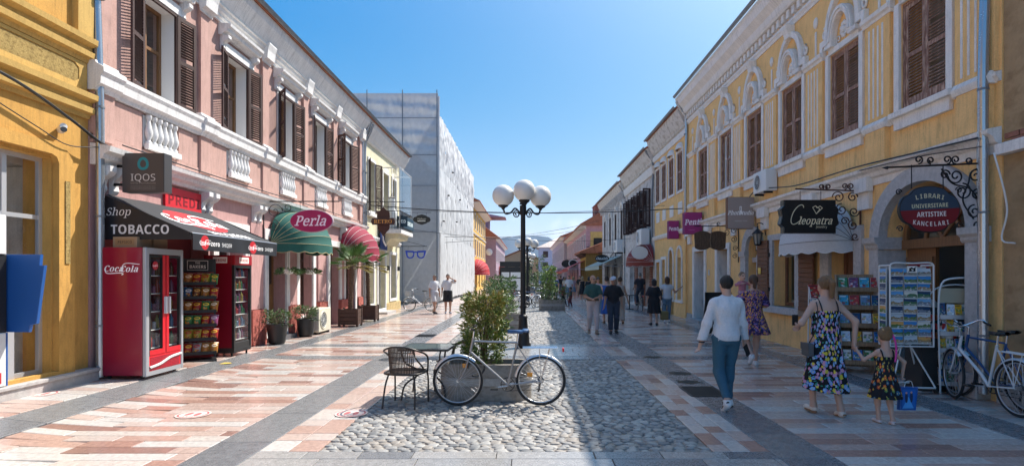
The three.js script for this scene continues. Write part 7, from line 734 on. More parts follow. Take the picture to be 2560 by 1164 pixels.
bicycle('white bicycle with a rear rack leaning by the bookshop', 6.0, 6.83, PI / 2, { frame: mat([0.66, 0.65, 0.64], { rough: 0.3 }), city: 1, step: 1, stand: 1, rack: M.plasticWhite, steer: -0.3, r: 0.35 });
bicycle('blue bicycle half hidden behind the white one', 6.28, 7.0, PI / 2 + 0.06, { frame: mat([0.02, 0.08, 0.22], { rough: 0.4 }), city: 1, r: 0.34, noRack: 1 });
[[-1.1, 30.6, 0.35], [-0.5, 31.0, 0.2], [0.35, 29.9, 1.2], [0.75, 30.8, 1.35], [-1.7, 36, 0.3]].forEach(([x, d, a], i) => bicycle(['parked bicycle left of the second lamp', 'parked bicycle just behind the second lamp', 'parked bicycle right of the second lamp', 'parked bicycle beside the far square planter', 'parked bicycle before the map board'][i], x, d, a, { city: i % 2, noRack: i % 2, frame: [M.iron, fmBlue(), M.steel, M.iron, redGloss][i], group: 'bicycles parked by the second lamp' }));
function fmBlue() { return mat([0.03, 0.1, 0.25], { rough: 0.4 }); }
// ------------------------------------------------------------------ bookshop goods
const rowPos = (r, n) => (r === 0 ? 'bottom' : r === n - 1 ? 'top' : r < n / 2 ? ['', 'second lowest', 'third lowest', 'fourth lowest', 'fifth lowest'][r] : ['', 'second highest', 'third highest', 'fourth highest', 'fifth highest'][n - 1 - r]), coverName = ['blue', 'pale', 'red', 'green', 'yellow', 'slate blue', 'purple', 'cream', 'navy', 'turquoise'];
const coverMats = []; for (let k = 0; k < 10; k++) { const c1 = ['#2d6fb5', '#c8d8e6', '#b5302a', '#2f7d4a', '#d9a520', '#5f89b0', '#7a3d6b', '#d8d2c8', '#174a7a', '#38a0c4'][k]; coverMats.push(printed(96, 128, (g) => { g.fillStyle = c1; g.fillRect(0, 0, 96, 128); for (let i = 0; i < 26; i++) { g.fillStyle = ['#ffffff', '#2a3a4a', '#8fb4d8', '#b04030', '#5c8a4a', '#e8d8a0', '#38577a'][Math.floor(rnd() * 7)]; g.globalAlpha = 0.25 + rnd() * 0.6; g.fillRect(rnd() * 90, 20 + rnd() * 100, 4 + rnd() * 30, 3 + rnd() * 18); } g.globalAlpha = 1; g.fillStyle = k % 2 ? '#f4f0e8' : '#1e2a38'; g.fillRect(10, 8, 60, 8); }, { rough: 0.35 })); }
const postMats = []; for (let k = 0; k < 16; k++) postMats.push(printed(128, 96, (g) => { g.fillStyle = ['#3f8fd0', '#5ba4dc', '#2c6fae', '#c9d4dc', '#1d3f66', '#e0a860', '#7ab6e0', '#e8e4da'][k % 8]; g.fillRect(0, 0, 128, 50); g.fillStyle = ['#5d7a3a', '#8a8a80', '#3f6f4a', '#a58a60', '#76808c'][k % 5]; g.beginPath(); g.moveTo(0, 52); for (let i = 0; i <= 8; i++) g.lineTo(i * 16, 30 + rnd() * 26); g.lineTo(128, 96); g.lineTo(0, 96); g.fill(); for (let i = 0; i < 10; i++) { g.fillStyle = ['#d8d0c0', '#8f3a30', '#2f4f2f', '#e8e8e8', '#324a68'][Math.floor(rnd() * 5)]; g.fillRect(rnd() * 120, 46 + rnd() * 44, 4 + rnd() * 18, 3 + rnd() * 12); } g.fillStyle = '#f0f0f0'; g.fillRect(0, 88, 128, 8); }, { rough: 0.3 }));
{ // postcard stand: two-sided wire rack on castors
  const f = thing('postcard_rack', 'tall white wire postcard rack on castors outside the bookshop', 'rack', 5.72, 0, -8.45, -0.12); f.updateMatrixWorld(true); const w = 0.3, d = 0.16, H0 = 0.68, H1 = 1.88;
  mesh('frame', [...[-1, 1].flatMap((i) => [rod([i * w, H0, d], [i * w, H1, d], 0.013), rod([i * w, H0, -d], [i * w, H1, -d], 0.013), tube([[i * w, H1, d], [i * w * 0.9, H1 + 0.03, d], [0, H1 + 0.03, d]], 0.013, 8)]), ...rods([[-w, H0, d], [w, H0, d], [w, H0, -d], [-w, H0, -d], [-w, H0, d]], 0.012), ...rods([[-w, H1, d], [-w, H1, -d]], 0.012), ...rods([[w, H1, d], [w, H1, -d]], 0.012)], M.plasticWhite, f); mesh('stand', [rod([-w, 0.08, d + 0.05], [w, 0.08, d + 0.05], 0.014), rod([-w, 0.08, -d - 0.05], [w, 0.08, -d - 0.05], 0.014), rod([-w, 0.08, d + 0.05], [-w * 0.2, H0, 0], 0.012), rod([w, 0.08, d + 0.05], [w * 0.2, H0, 0], 0.012), rod([-w, 0.08, -d - 0.05], [-w * 0.2, H0, 0], 0.012), rod([w, 0.08, -d - 0.05], [w * 0.2, H0, 0], 0.012)], M.plasticWhite, f); for (const [i, j] of [[-1, -1], [1, -1], [-1, 1], [1, 1]]) mesh('castor', new THREE.CylinderGeometry(0.035, 0.035, 0.025, 14).rotateZ(PI / 2).translate(i * w, 0.035, j * (d + 0.05)), M.rubber, f); mesh('back_panel', bx(-w + 0.02, w - 0.02, H0 + 0.02, H1 - 0.02, -0.01, 0.01), M.alu, f);
  for (let r = 0; r < 10; r++) for (let c = 0; c < 3; c++) { const x = -0.19 + c * 0.19 + (rnd() - 0.5) * 0.012, y = H0 + 0.03 + r * 0.112; mesh('wire_pocket', [...rods([[x - 0.085, y + 0.05, d - 0.06], [x - 0.085, y, d - 0.01], [x + 0.085, y, d - 0.01], [x + 0.085, y + 0.05, d - 0.06]], 0.002, 5), rod([x - 0.085, y + 0.035, d + 0.0], [x + 0.085, y + 0.035, d + 0.0], 0.002, 0.002, 5)], M.plasticWhite, f); const o = mesh('postcard', bx(-0.09, 0.09, 0, 0.108, -0.006, 0.006), M.plasticWhite); const pr = mesh('print', plane(0.178, 0.106).translate(0, 0.054, 0.007), postMats[Math.floor(rnd() * 16)], o); o.position.copy(f.localToWorld(V(x, y + 0.006, d - 0.03))); o.rotation.set(-0.2 + (rnd() - 0.5) * 0.15, -0.12 + (rnd() - 0.5) * 0.12, (rnd() - 0.5) * 0.1); o.rotation.order = 'YXZ'; tag(o, rowPos(r, 10) + ' postcard in the ' + ['left', 'middle', 'right'][c] + ' column of the wire rack front', 'postcard', 'postcards in the wire rack'); }
  for (let r = 0; r < 10; r++) { const o = mesh('postcard', bx(-0.006, 0.006, 0, 0.108, -0.09, 0.09), M.plasticWhite); mesh('print', plane(0.178, 0.106).rotateY(-PI / 2).translate(-0.007, 0.054, 0), postMats[Math.floor(rnd() * 16)], o); o.position.copy(f.localToWorld(V(-w - 0.02, H0 + 0.036 + r * 0.112, 0.0))); o.rotation.y = -0.12; tag(o, rowPos(r, 10) + ' postcard on the narrow side of the wire rack', 'postcard', 'postcards in the wire rack'); }
  const np = mesh('no_photo_notice', bx(-0.07, 0.07, H1 - 0.11, H1 - 0.01, d + 0.004, d + 0.012), M.plasticWhite, f); mesh('notice_print', plane(0.13, 0.09).translate(0, H1 - 0.06, d + 0.015), printed(96, 64, (g) => { g.fillStyle = '#f2efe8'; g.fillRect(0, 0, 96, 64); g.fillStyle = '#111'; g.fillRect(16, 18, 64, 36); g.fillRect(30, 10, 22, 10); g.fillStyle = '#f2efe8'; g.beginPath(); g.arc(48, 36, 12, 0, 7); g.fill(); g.strokeStyle = '#111'; g.lineWidth = 7; g.beginPath(); g.moveTo(6, 58); g.lineTo(90, 6); g.stroke(); }), np);
}
{ // book trolley, magazine stand, second rack
  const f = thing('book_shelf_stand', 'pale wooden book stand with sloping shelves outside the shop', 'bookcase', 6.0, 0, -10.05, -0.35); f.updateMatrixWorld(true); const W = 0.36; mesh('side', ext([[0.28, 0.06], [-0.28, 0.06], [-0.28, 1.75], [-0.2, 1.75], [0.28, 0.4]], 0.02).rotateY(-PI / 2).translate(-W, 0, 0), M.woodPale, f); mesh('side', ext([[0.28, 0.06], [-0.28, 0.06], [-0.28, 1.75], [-0.2, 1.75], [0.28, 0.4]], 0.02).rotateY(-PI / 2).translate(W + 0.02, 0, 0), M.woodPale, f); mesh('back', bx(-W, W, 0.06, 1.75, -0.3, -0.281), M.woodPale, f); for (const [i, j] of [[-1, -1], [1, -1], [-1, 1], [1, 1]]) mesh('castor', new THREE.CylinderGeometry(0.03, 0.03, 0.025, 12).rotateZ(PI / 2).translate(i * 0.3, 0.03, j * 0.22), M.rubber, f);
  for (let r = 0; r < 5; r++) { const y = 0.16 + r * 0.32, z = 0.24 - r * 0.09; mesh('shelf', [bx(-W + 0.001, W - 0.001, y, y + 0.02, -0.28, z), bx(-W + 0.001, W - 0.001, y + 0.02, y + 0.08, z - 0.015, z)], M.woodPale, f); for (let k = 0; k < 4; k++) { const o = mesh('book', rbx(-0.075, 0.075, 0, 0.235, -0.012, 0.012, 0.003), M.whitePaint); mesh('cover', plane(0.148, 0.233).translate(0, 0.117, 0.0132), coverMats[(r * 4 + k * 3 + 7) % 10], o); o.position.copy(f.localToWorld(V(-W + 0.1 + k * 0.173, y + 0.022, z - 0.045))); o.rotation.order = 'YXZ'; o.rotation.set(-0.22, -0.35, 0); tag(o, ['leftmost', 'left middle', 'right middle', 'rightmost'][k] + ' ' + coverName[(r * 4 + k * 3 + 7) % 10] + ' book on the ' + rowPos(r, 5) + ' shelf of the wooden stand', 'book', 'books on the wooden stand'); } }
  const mg = thing('magazine_stand', 'stepped stand crowded with magazines before the jewellery door', 'rack', 6.0, 0, -10.95, -0.1); mg.updateMatrixWorld(true); mesh('frame', [rod([-0.35, 0, 0.25], [-0.35, 1.5, -0.3], 0.014), rod([0.35, 0, 0.25], [0.35, 1.5, -0.3], 0.014), rod([-0.35, 0, -0.35], [-0.35, 1.5, -0.3], 0.014), rod([0.35, 0, -0.35], [0.35, 1.5, -0.3], 0.014)], M.plasticWhite, mg); for (let r = 0; r < 5; r++) { const y = 0.2 + r * 0.27, z = 0.24 - r * 0.11; mesh('ledge', bx(-0.36, 0.36, y - 0.015, y, z - 0.08, z + 0.03), M.plasticWhite, mg); for (let k = 0; k < 4; k++) { const o = mesh('magazine', bx(-0.1, 0.1, 0, 0.28, -0.006, 0.006), M.whitePaint); mesh('cover', plane(0.198, 0.278).translate(0, 0.14, 0.007), coverMats[(r * 3 + k * 7) % 10], o); o.position.copy(mg.localToWorld(V(-0.27 + k * 0.18, y, z - 0.02 - (k % 2) * 0.016))); o.rotation.order = 'YXZ'; o.rotation.set(-0.35, -0.1, (rnd() - 0.5) * 0.1); tag(o, ['leftmost', 'left middle', 'right middle', 'rightmost'][k] + ' ' + coverName[(r * 3 + k * 7) % 10] + ' magazine on the ' + rowPos(r, 5) + ' step of the magazine stand', 'magazine', 'magazines on the stepped stand'); } }
  const q = thing('stationery_rack', 'low white wire rack of notebooks beside the shop door', 'rack', 6.42, 0, -8.3, -0.25); q.updateMatrixWorld(true); const w = 0.3; mesh('frame', [tube([[-w, 0, 0.12], [-w, 1.55, 0.12], [-w + 0.06, 1.66, 0.12], [w - 0.06, 1.66, 0.12], [w, 1.55, 0.12], [w, 0, 0.12]], 0.014, 8, 60), tube([[-w, 0, -0.12], [-w, 1.5, -0.12], [w, 1.5, -0.12], [w, 0, -0.12]], 0.012, 8, 40)], M.plasticWhite, q); mesh('header_board', rbx(-w + 0.02, w - 0.02, 1.32, 1.54, -0.02, 0.0, 0.004), mat([0.48, 0.42, 0.3]), q); for (let r = 0; r < 5; r++) { const y = 0.12 + r * 0.245; mesh('ledge', [bx(-w, w, y - 0.012, y, -0.1, 0.12), bx(-w, w, y, y + 0.05, 0.112, 0.12)], M.alu, q); for (let k = 0; k < 6; k++) { const hh = 0.185 + rnd() * 0.05, o = mesh('notebook', rbx(-0.045, 0.045, 0, hh, -0.01, 0.01, 0.002), M.whitePaint); mesh('cover', plane(0.088, hh - 0.004).translate(0, hh / 2, 0.0112), coverMats[(r * 7 + k * 3) % 10], o); o.position.copy(q.localToWorld(V(-w + 0.055 + k * 0.097, y + 0.001, 0.05 + (k % 3) * 0.02))); o.rotation.order = 'YXZ'; o.rotation.set(-0.12, -0.25, (rnd() - 0.5) * 0.08); tag(o, ['leftmost', 'second from left', 'left middle', 'right middle', 'second from right', 'rightmost'][k] + ' ' + coverName[(r * 7 + k * 3) % 10] + ' notebook on the ' + rowPos(r, 5) + ' ledge of the stationery rack', 'notebook', 'notebooks in the stationery rack'); } }
  // shelves of books inside the shop
  const s = thing('bookcase', 'dark bookcase full of books inside the arched shop', 'bookcase', 6.45, 0, 0, -PI / 2); mesh('case', [bx(-10.5, -8.0, 0.03, 3.0, -2.58, -2.5), ...[-10.5, -9.7, -8.9, -8.05].map((u) => bx(u, u + 0.04, 0.03, 3.0, -2.499, -2.2)), ...[0.5, 1.0, 1.5, 2.0, 2.5].map((v) => bx(-10.46, -8.05, v, v + 0.03, -2.498, -2.205))], M.woodDark, s); s.updateMatrixWorld(true); const bm = goods.concat([mat([0.4, 0.33, 0.2]), mat([0.1, 0.05, 0.04]), mat([0.5, 0.46, 0.4])]); for (const v of [1.03, 1.53, 2.03]) for (let u = -10.42, k = 0; u < -8.1; k++) { const t = 0.03 + rnd() * 0.035, h = 0.26 + rnd() * 0.12; if (Math.abs(u + 9.68) > 0.06 && Math.abs(u + 8.88) > 0.06) { mesh('book_spine', bx(u, u + t - 0.004, v + 0.001, v + h, -2.45, -2.26), bm[Math.floor(rnd() * bm.length)], s); } u += t; }
  const cap = thing('cap_on_stack', 'pale cloth cap on a pile of goods in the shop doorway', 'cap', 6.15, 1.25, -8.55); mesh('crown', new THREE.SphereGeometry(0.12, 18, 10, 0, PI * 2, 0, PI / 2), mat([0.55, 0.5, 0.45]), cap); mesh('brim', ext(ellipse(0.1, 0.08), 0.01).rotateX(-PI / 2).translate(-0.12, 0, 0.04), mat([0.5, 0.45, 0.4]), cap); const cr = thing('goods_stand', 'dark rack of trinkets in the bookshop doorway', 'rack', 6.15, 0, -8.55); mesh('stand', rbx(-0.25, 0.25, 0, 1.25, -0.2, 0.2, 0.01), M.dark, cr); for (let i = 0; i < 18; i++) mesh('trinket', rbx(-0.03, 0.03, 0, 0.09, -0.02, 0.02, 0.01).translate(-0.2 + (i % 6) * 0.08, 0.8 + Math.floor(i / 6) * 0.13, 0.225), goods[[0, 0, 6, 5][i % 4]], cr);
}
{ // menu board by the door, cafe tables under the red awning
  const m = thing('chalk_board', 'black framed menu board standing by the yellow wall', 'board', 5.6, 0, -16.4, 0.1); mesh('frame', frameBars(-0.4, 0.4, 0.05, 1.25, 0.06, -0.02, 0.02), M.black, m); mesh('board', bx(-0.34, 0.34, 0.11, 1.19, -0.015, 0.005), M.dark, m); mesh('print', plane(0.56, 0.75).translate(0, 0.72, 0.008), printed(128, 172, (g) => { g.fillStyle = '#3a3d42'; g.fillRect(0, 0, 128, 172); for (let i = 0; i < 12; i++) { g.fillStyle = '#9aa0a6'; g.fillRect(14, 14 + i * 13, 50 + rnd() * 50, 4); } }), m); mesh('leg', [rod([-0.36, 0, -0.3], [-0.36, 1.2, -0.02], 0.015), rod([0.36, 0, -0.3], [0.36, 1.2, -0.02], 0.015)], M.black, m);
  for (const [x, d, t] of [[5.3, 29.0, 'small dark table under the brick red awning'], [5.3, 32.5, 'small dark table beyond the brick red awning']]) { const a = thing('bistro_table', t, 'table', x, 0, -d); mesh('top', cyl(0.35, 0.35, 0.03, 20).translate(0, 0.72, 0), M.black, a); mesh('leg', cyl(0.03, 0.03, 0.72, 10), M.black, a); mesh('foot', cyl(0.22, 0.2, 0.03, 18), M.black, a); }
}
// ------------------------------------------------------------------ people: joints -> tapered limbs -> one skin, clothes as fitted shells
const v3 = (a) => V(a[0], a[1], a[2]);
function ik(a, c, l1, l2, hint) { a = v3(a); c = v3(c); const d = c.clone().sub(a); let L = d.length(); if (L > (l1 + l2) * 0.999) { d.multiplyScalar((l1 + l2) * 0.999 / L); c = a.clone().add(d); L = d.length(); } const x = (l1 * l1 - l2 * l2 + L * L) / (2 * L), h = Math.sqrt(Math.max(0, l1 * l1 - x * x)), n = d.clone().normalize(), q = v3(hint); q.sub(n.clone().multiplyScalar(q.dot(n))).normalize(); return [a.clone().add(n.multiplyScalar(x)).add(q.multiplyScalar(h)).toArray(), c.toArray()]; }
const cap = (a, b, r0, r1 = r0, o = {}) => ({ a, b, r0, r1, ...o }), ell = (e, r) => ({ e, r });
function field(list, k, o = {}) {
  const P = list.map((p) => { if (p.a) { const d = [p.b[0] - p.a[0], p.b[1] - p.a[1], p.b[2] - p.a[2]]; return { ...p, d, q: d[0] * d[0] + d[1] * d[1] + d[2] * d[2] || 1e-9 }; } return p; });
  return (x, y, z) => {
    let s = 1e3;
    for (const p of P) {
      let d;
      if (p.a) { const ax = x - p.a[0], ay = y - p.a[1], az = (z - p.a[2]) / (p.fz ?? 1), t0 = (ax * p.d[0] + ay * p.d[1] + az * p.d[2]) / p.q, t = t0 < 0 ? 0 : t0 > 1 ? 1 : t0; d = Math.hypot(ax - p.d[0] * t, ay - p.d[1] * t, az - p.d[2] * t) - (p.r0 + (p.r1 - p.r0) * t); if (p.flat) d = Math.max(d, (t0 - 1) * Math.sqrt(p.q)); }
      else if (p.e) { const a = (x - p.e[0]) / p.r[0], b = (y - p.e[1]) / p.r[1], c = (z - p.e[2]) / p.r[2], m = Math.sqrt(a * a + b * b + c * c); d = (m - 1) * Math.min(p.r[0], p.r[1], p.r[2]) * 1.1; }
      else { const t = clamp((y - p.y0) / (p.y1 - p.y0)), cx = lerp(p.c0[0], p.c1[0], t), cz = lerp(p.c0[1], p.c1[1], t), X = x - cx, Z = (z - cz) / p.fz, a = Math.atan2(X, Z), r = lerp(p.r0, p.r1, Math.pow(t, p.pw ?? 1)) + (1 - t) * p.amp * (Math.sin(a * p.n + 2 * Math.sin(a * 2)) + 0.5 * Math.sin(a * (p.n + 4) + 1)); d = Math.max((Math.hypot(X, Z) - r) * 0.85, p.y0 + (p.hem ?? 0) * Math.sin(a + 1) - y, y - p.y1); }
      const h = Math.max(k - Math.abs(s - d), 0) / k; s = Math.min(s, d) - h * h * k * 0.25;
    }
    if (o.wr) s += o.wr * n3(x * 9, y * 5, z * 9) + o.wr * 0.5 * n3(x * 22, y * 13, z * 22);
    if (o.clip) for (const [nx, ny, nz, e] of o.clip) s = Math.max(s, nx * x + ny * y + nz * z - e);
    return s;
  };
}
function bounds(list, pad) { const lo = [9, 9, 9], hi = [-9, -9, -9], add = (p, r) => { for (let i = 0; i < 3; i++) { lo[i] = Math.min(lo[i], p[i] - r); hi[i] = Math.max(hi[i], p[i] + r); } }; for (const p of list) { if (p.a) { add(p.a, Math.max(p.r0, p.r1)); add(p.b, Math.max(p.r0, p.r1)); } else if (p.e) for (let i = 0; i < 3; i++) { lo[i] = Math.min(lo[i], p.e[i] - p.r[i]); hi[i] = Math.max(hi[i], p.e[i] + p.r[i]); } else { const r = Math.max(p.r0, p.r1) + p.amp * 1.5; add([p.c0[0], p.y0, p.c0[1]], r); add([p.c1[0], p.y1, p.c1[1]], r); lo[1] = Math.max(lo[1], 0.02); } } return [lo.map((v) => v - pad), hi.map((v) => v + pad)]; }
function skin3(list, k, cell, o) { const [lo, hi] = bounds(list, cell * 2.5 + 0.01); return surfaceNets(field(list, k, o), lo, hi, cell); }
function aroundUV(g, cx, cz, ru, rv) { g = g.toNonIndexed(); const p = g.attributes.position, uv = new Float32Array(p.count * 2); for (let i = 0; i < p.count; i += 3) { const a = [0, 1, 2].map((k) => Math.atan2(p.getX(i + k) - cx, p.getZ(i + k) - cz) / (2 * PI)); for (let k = 1; k < 3; k++) { while (a[k] - a[0] > 0.5) a[k] -= 1; while (a[k] - a[0] < -0.5) a[k] += 1; } for (let k = 0; k < 3; k++) { uv[(i + k) * 2] = a[k] * ru; uv[(i + k) * 2 + 1] = p.getY(i + k) * rv; } } g.setAttribute('uv', new THREE.BufferAttribute(uv, 2)); g.userData.uv = true; return g; }
const SK = { light: [0.52, 0.32, 0.24], tan: [0.42, 0.235, 0.16], brown: [0.22, 0.11, 0.07] };
const fabric = (c, o = {}) => mat(c, { rough: 0.85, map: rep(T.cloth, 3), ...o });
function handBones(w, dir, side, curl) { // wrist, pointing direction, thumb side
  const d = v3(dir).normalize(), s = v3(side); s.sub(d.clone().multiplyScalar(s.dot(d))).normalize(); const n = d.clone().cross(s), W = v3(w), at = (a, b, c) => W.clone().add(d.clone().multiplyScalar(a)).add(s.clone().multiplyScalar(b)).add(n.clone().multiplyScalar(c)).toArray(), B = [];
  B.push(cap(at(0, 0, 0), at(0.045, 0.018, 0), 0.024, 0.021), cap(at(0.01, 0, 0), at(0.08, 0.022, 0), 0.02, 0.016), cap(at(0.01, 0, 0), at(0.08, -0.02, 0), 0.02, 0.015));
  [[0.03, 0.07], [0.01, 0.078], [-0.01, 0.072], [-0.028, 0.056]].forEach(([b, L]) => { const c1 = curl * 0.9, c2 = curl * 1.9, m = [0.085 + L * 0.5 * Math.cos(c1), L * 0.5 * Math.sin(c1)]; B.push(cap(at(0.08, b, 0), at(m[0], b, m[1]), 0.0095, 0.0085), cap(at(m[0], b, m[1]), at(m[0] + L * 0.5 * Math.cos(c2), b, m[1] + L * 0.5 * Math.sin(c2)), 0.0085, 0.007)); });
  B.push(cap(at(0.02, 0.025, 0), at(0.055, 0.052, 0.012), 0.012, 0.01), cap(at(0.055, 0.052, 0.012), at(0.085, 0.055, 0.022), 0.01, 0.008)); return B;
}
function person(o) {
  const H = o.h ?? 1.72, S = H / 1.75, near = o.q ?? 1, cell = [0.026, 0.019, 0.0125][near], hc = [0.014, 0.01, 0.006][near], g = thing('person', o.label, 'person', o.x, o.y ?? 0, -o.D, o.turn ?? 0); g.scale.setScalar(S);
  const wm = o.woman ? 0.88 : 1, fat = o.fat ?? 1, hs = o.headScale ?? 1, sk = SK[o.skin ?? 'light'], tz = o.leanZ ?? 0, hip = o.hip ?? 0.92, up = hip - 0.92, Y = (v) => v + up;
  const shx = 0.172 * wm * (o.shw ?? 1), J = {};
  for (const [s, k] of [[1, 'l'], [-1, 'r']]) { const f = o['leg_' + k] ?? [s * 0.09, 0.085, 0]; J['hip' + k] = [s * 0.09, hip, 0]; const [kn, an] = ik(J['hip' + k], f, 0.43, 0.42, o['knee_' + k] ?? [s * 0.08, 0, 1]); J['kn' + k] = kn; J['an' + k] = an; J['sh' + k] = [s * shx, Y(1.385), tz * 0.8]; const hd = o['arm_' + k] ?? [s * 0.26, Y(0.86), 0.03]; const [el, wr] = ik(J['sh' + k], hd, 0.285, 0.255, o['elbow_' + k] ?? [s * 0.5, -0.1, -0.8]); J['el' + k] = el; J['wr' + k] = wr; }
  const torso = (i) => [ell([0, Y(0.955), 0], [0.168 * fat * (o.woman ? 1.04 : 1) + i, 0.13 + i, 0.125 * fat + i]), ell([0, Y(1.12), tz * 0.3], [0.145 * fat * (o.woman ? 0.92 : 1) + i, 0.2 + i, 0.11 * fat + (o.belly ?? 0) + i]), ell([0, Y(1.3), tz * 0.7], [0.168 * wm * fat + i, 0.18 + i, 0.118 * fat + i]), cap([-shx * 0.85, Y(1.39), tz * 0.8], [shx * 0.85, Y(1.39), tz * 0.8], 0.05 + i * 0.6, 0.05 + i * 0.6), cap([0, Y(1.455), tz * 0.9 - 0.015], [shx * 0.8, Y(1.4), tz * 0.8 - 0.005], 0.045 + i * 0.6, 0.046 + i * 0.6), cap([0, Y(1.455), tz * 0.9 - 0.015], [-shx * 0.8, Y(1.4), tz * 0.8 - 0.005], 0.045 + i * 0.6, 0.046 + i * 0.6)];
  const arm = (k, i, f = 2, flare = 0, flat = true) => { const A = J['sh' + k], B = J['el' + k], C = J['wr' + k]; if (f <= 1) { const E = [0, 1, 2].map((j) => lerp(A[j], B[j], f)); return [cap(A, E, 0.05 * wm * fat + i * 0.5, 0.045 * wm * fat + i + flare, { flat })]; } const E = [0, 1, 2].map((j) => lerp(B[j], C[j], f - 1)); return [cap(A, B, 0.05 * wm * fat + i * 0.5, 0.039 * wm + i * 0.8), cap(B, E, 0.041 * wm + i * 0.8, 0.027 + i + flare, { flat })]; };
  const leg = (k, i, f = 2, flare = 0) => { const A = J['hip' + k], B = J['kn' + k], C = J['an' + k]; if (f <= 1) { const E = [0, 1, 2].map((j) => lerp(A[j], B[j], f)); return [cap(A, E, 0.088 * fat + i, 0.07 + i + flare, { flat: true })]; } const E = [0, 1, 2].map((j) => lerp(B[j], C[j], f - 1)), M2 = [0, 1, 2].map((j) => lerp(B[j], C[j], 0.3)); return [cap(A, B, 0.088 * fat + i, 0.056 + i), cap(B, E, 0.056 + i, lerp(0.056, 0.036, f - 1) + i + flare, { flat: true }), ...(f > 1.3 ? [cap(B, [M2[0], M2[1], M2[2] - 0.012], 0.05 + i, 0.052 + i)] : [])]; };
  const foot = (k, i) => { const A = J['an' + k], p = o['toe_' + k] ?? 0, c = Math.cos(p), s = Math.sin(p), x = (k === 'l' ? 1 : -1) * 0.02; return [cap(A, [A[0], A[1] - 0.045 * c - 0.03 * s, A[2] - 0.03 * c + 0.04 * s], 0.036 + i, 0.036 + i), cap([A[0], A[1] - 0.048 * c - 0.02 * s, A[2] - 0.03 * c], [A[0] + x, A[1] - 0.055 * c - 0.14 * s, A[2] + 0.15 * c - 0.05 * s], 0.034 + i, 0.027 + i)]; };
  // body with head and hands, one mesh
  const body = [...torso(0), ...['l', 'r'].flatMap((k) => [...arm(k, 0, 2, 0, false), ...leg(k, 0), ...foot(k, 0)]), cap([0, Y(1.42), tz * 0.9], [0, Y(1.56), tz + 0.012], 0.056 * (o.woman ? 0.88 : 1), 0.05)];
  if (o.woman) body.push(ell([0.07, Y(1.275), 0.085 + tz * 0.7], [0.065, 0.07, 0.06]), ell([-0.07, Y(1.275), 0.085 + tz * 0.7], [0.065, 0.07, 0.06]));
  const paint = (geo, fn) => { const p = geo.attributes.position, c = new Float32Array(p.count * 3); for (let i = 0; i < p.count; i++) c.set(fn(p.getX(i), p.getY(i), p.getZ(i)), i * 3); geo.setAttribute('color', new THREE.BufferAttribute(c, 3)); return geo; };
  const pieces = [paint(skin3(body, 0.035, cell), () => sk)];
  const hy = Y(1.635) + (o.headDy ?? 0), HC = [0, hy, tz + 0.015], head = [ell([0, 0.022, -0.012], [0.076, 0.098, 0.098]), ell([0, -0.035, 0.03], [0.06, 0.08, 0.066]), cap([0, -0.105, 0.062], [0, -0.1, 0.05], 0.024), cap([0, 0.02, 0.092], [0, -0.028, 0.112], 0.009, 0.015), ell([0.076, -0.012, -0.005], [0.012, 0.032, 0.02]), ell([-0.076, -0.012, -0.005], [0.012, 0.032, 0.02]), cap([-0.035, 0.028, 0.083], [0.035, 0.028, 0.083], 0.012), cap([-0.022, -0.062, 0.088], [0.022, -0.062, 0.088], 0.0085), cap([0, -0.09, -0.02], [0, -0.19, -0.03], 0.05, 0.054)];
  const hg = skin3(head, 0.018, hc), hairC = o.hair?.c ?? [0.03, 0.02, 0.014]; paint(hg, (x, y, z) => { const ex = Math.abs(x) - 0.031; if (z > 0.06 && Math.hypot(ex, (y - 0.006) * 1.3) < 0.013) return [0.05, 0.035, 0.03]; if (z > 0.06 && Math.abs(y - 0.03) < 0.006 && Math.abs(ex) < 0.02) return hairC.map((v) => v * 0.8); if (z > 0.07 && Math.abs(y + 0.062) < 0.009 && Math.abs(x) < 0.024) return [sk[0] * 0.75, sk[1] * 0.45, sk[2] * 0.45]; if (o.stubble && y < -0.045 && z > 0.0) return sk.map((v, i) => lerp(v, hairC[i], 0.45)); return sk; });
  const headM = new THREE.Matrix4().makeTranslation(...HC).multiply(new THREE.Matrix4().makeRotationFromEuler(new THREE.Euler(o.headTilt ?? 0, o.headYaw ?? 0, o.headRoll ?? 0, 'YXZ'))).multiply(new THREE.Matrix4().makeScale(hs, hs, hs)); hg.applyMatrix4(headM); pieces.push(hg);
  for (const [k, s] of [['l', 1], ['r', -1]]) { const E = J['el' + k], W = J['wr' + k], d = [W[0] - E[0], W[1] - E[1], W[2] - E[2]], sd = o['thumb_' + k] ?? [0, 0.1, 1], hb = near === 2 ? handBones(W, o['point_' + k] ?? d, sd, (o['curl_' + k] ?? 0.45) * (k === 'l' ? -1 : 1) * (o['flip_' + k] ?? 1)) : [cap(W, [0, 1, 2].map((j) => W[j] + (o['point_' + k] ?? d)[j] * 0.09 / Math.hypot(...(o['point_' + k] ?? d))), 0.03, 0.027), cap(W, [0, 1, 2].map((j) => W[j] + (o['point_' + k] ?? d)[j] * 0.16 / Math.hypot(...(o['point_' + k] ?? d))), 0.02, 0.016)]; pieces.push(paint(skin3(hb, 0.012, near === 2 ? 0.0048 : 0.013), () => sk)); }
  const bm = merge(pieces); metreUV(bm); bm.userData.uv = true; mesh('body', bm, mat(0xffffff, { rough: 0.6, vertexColors: true }), g);
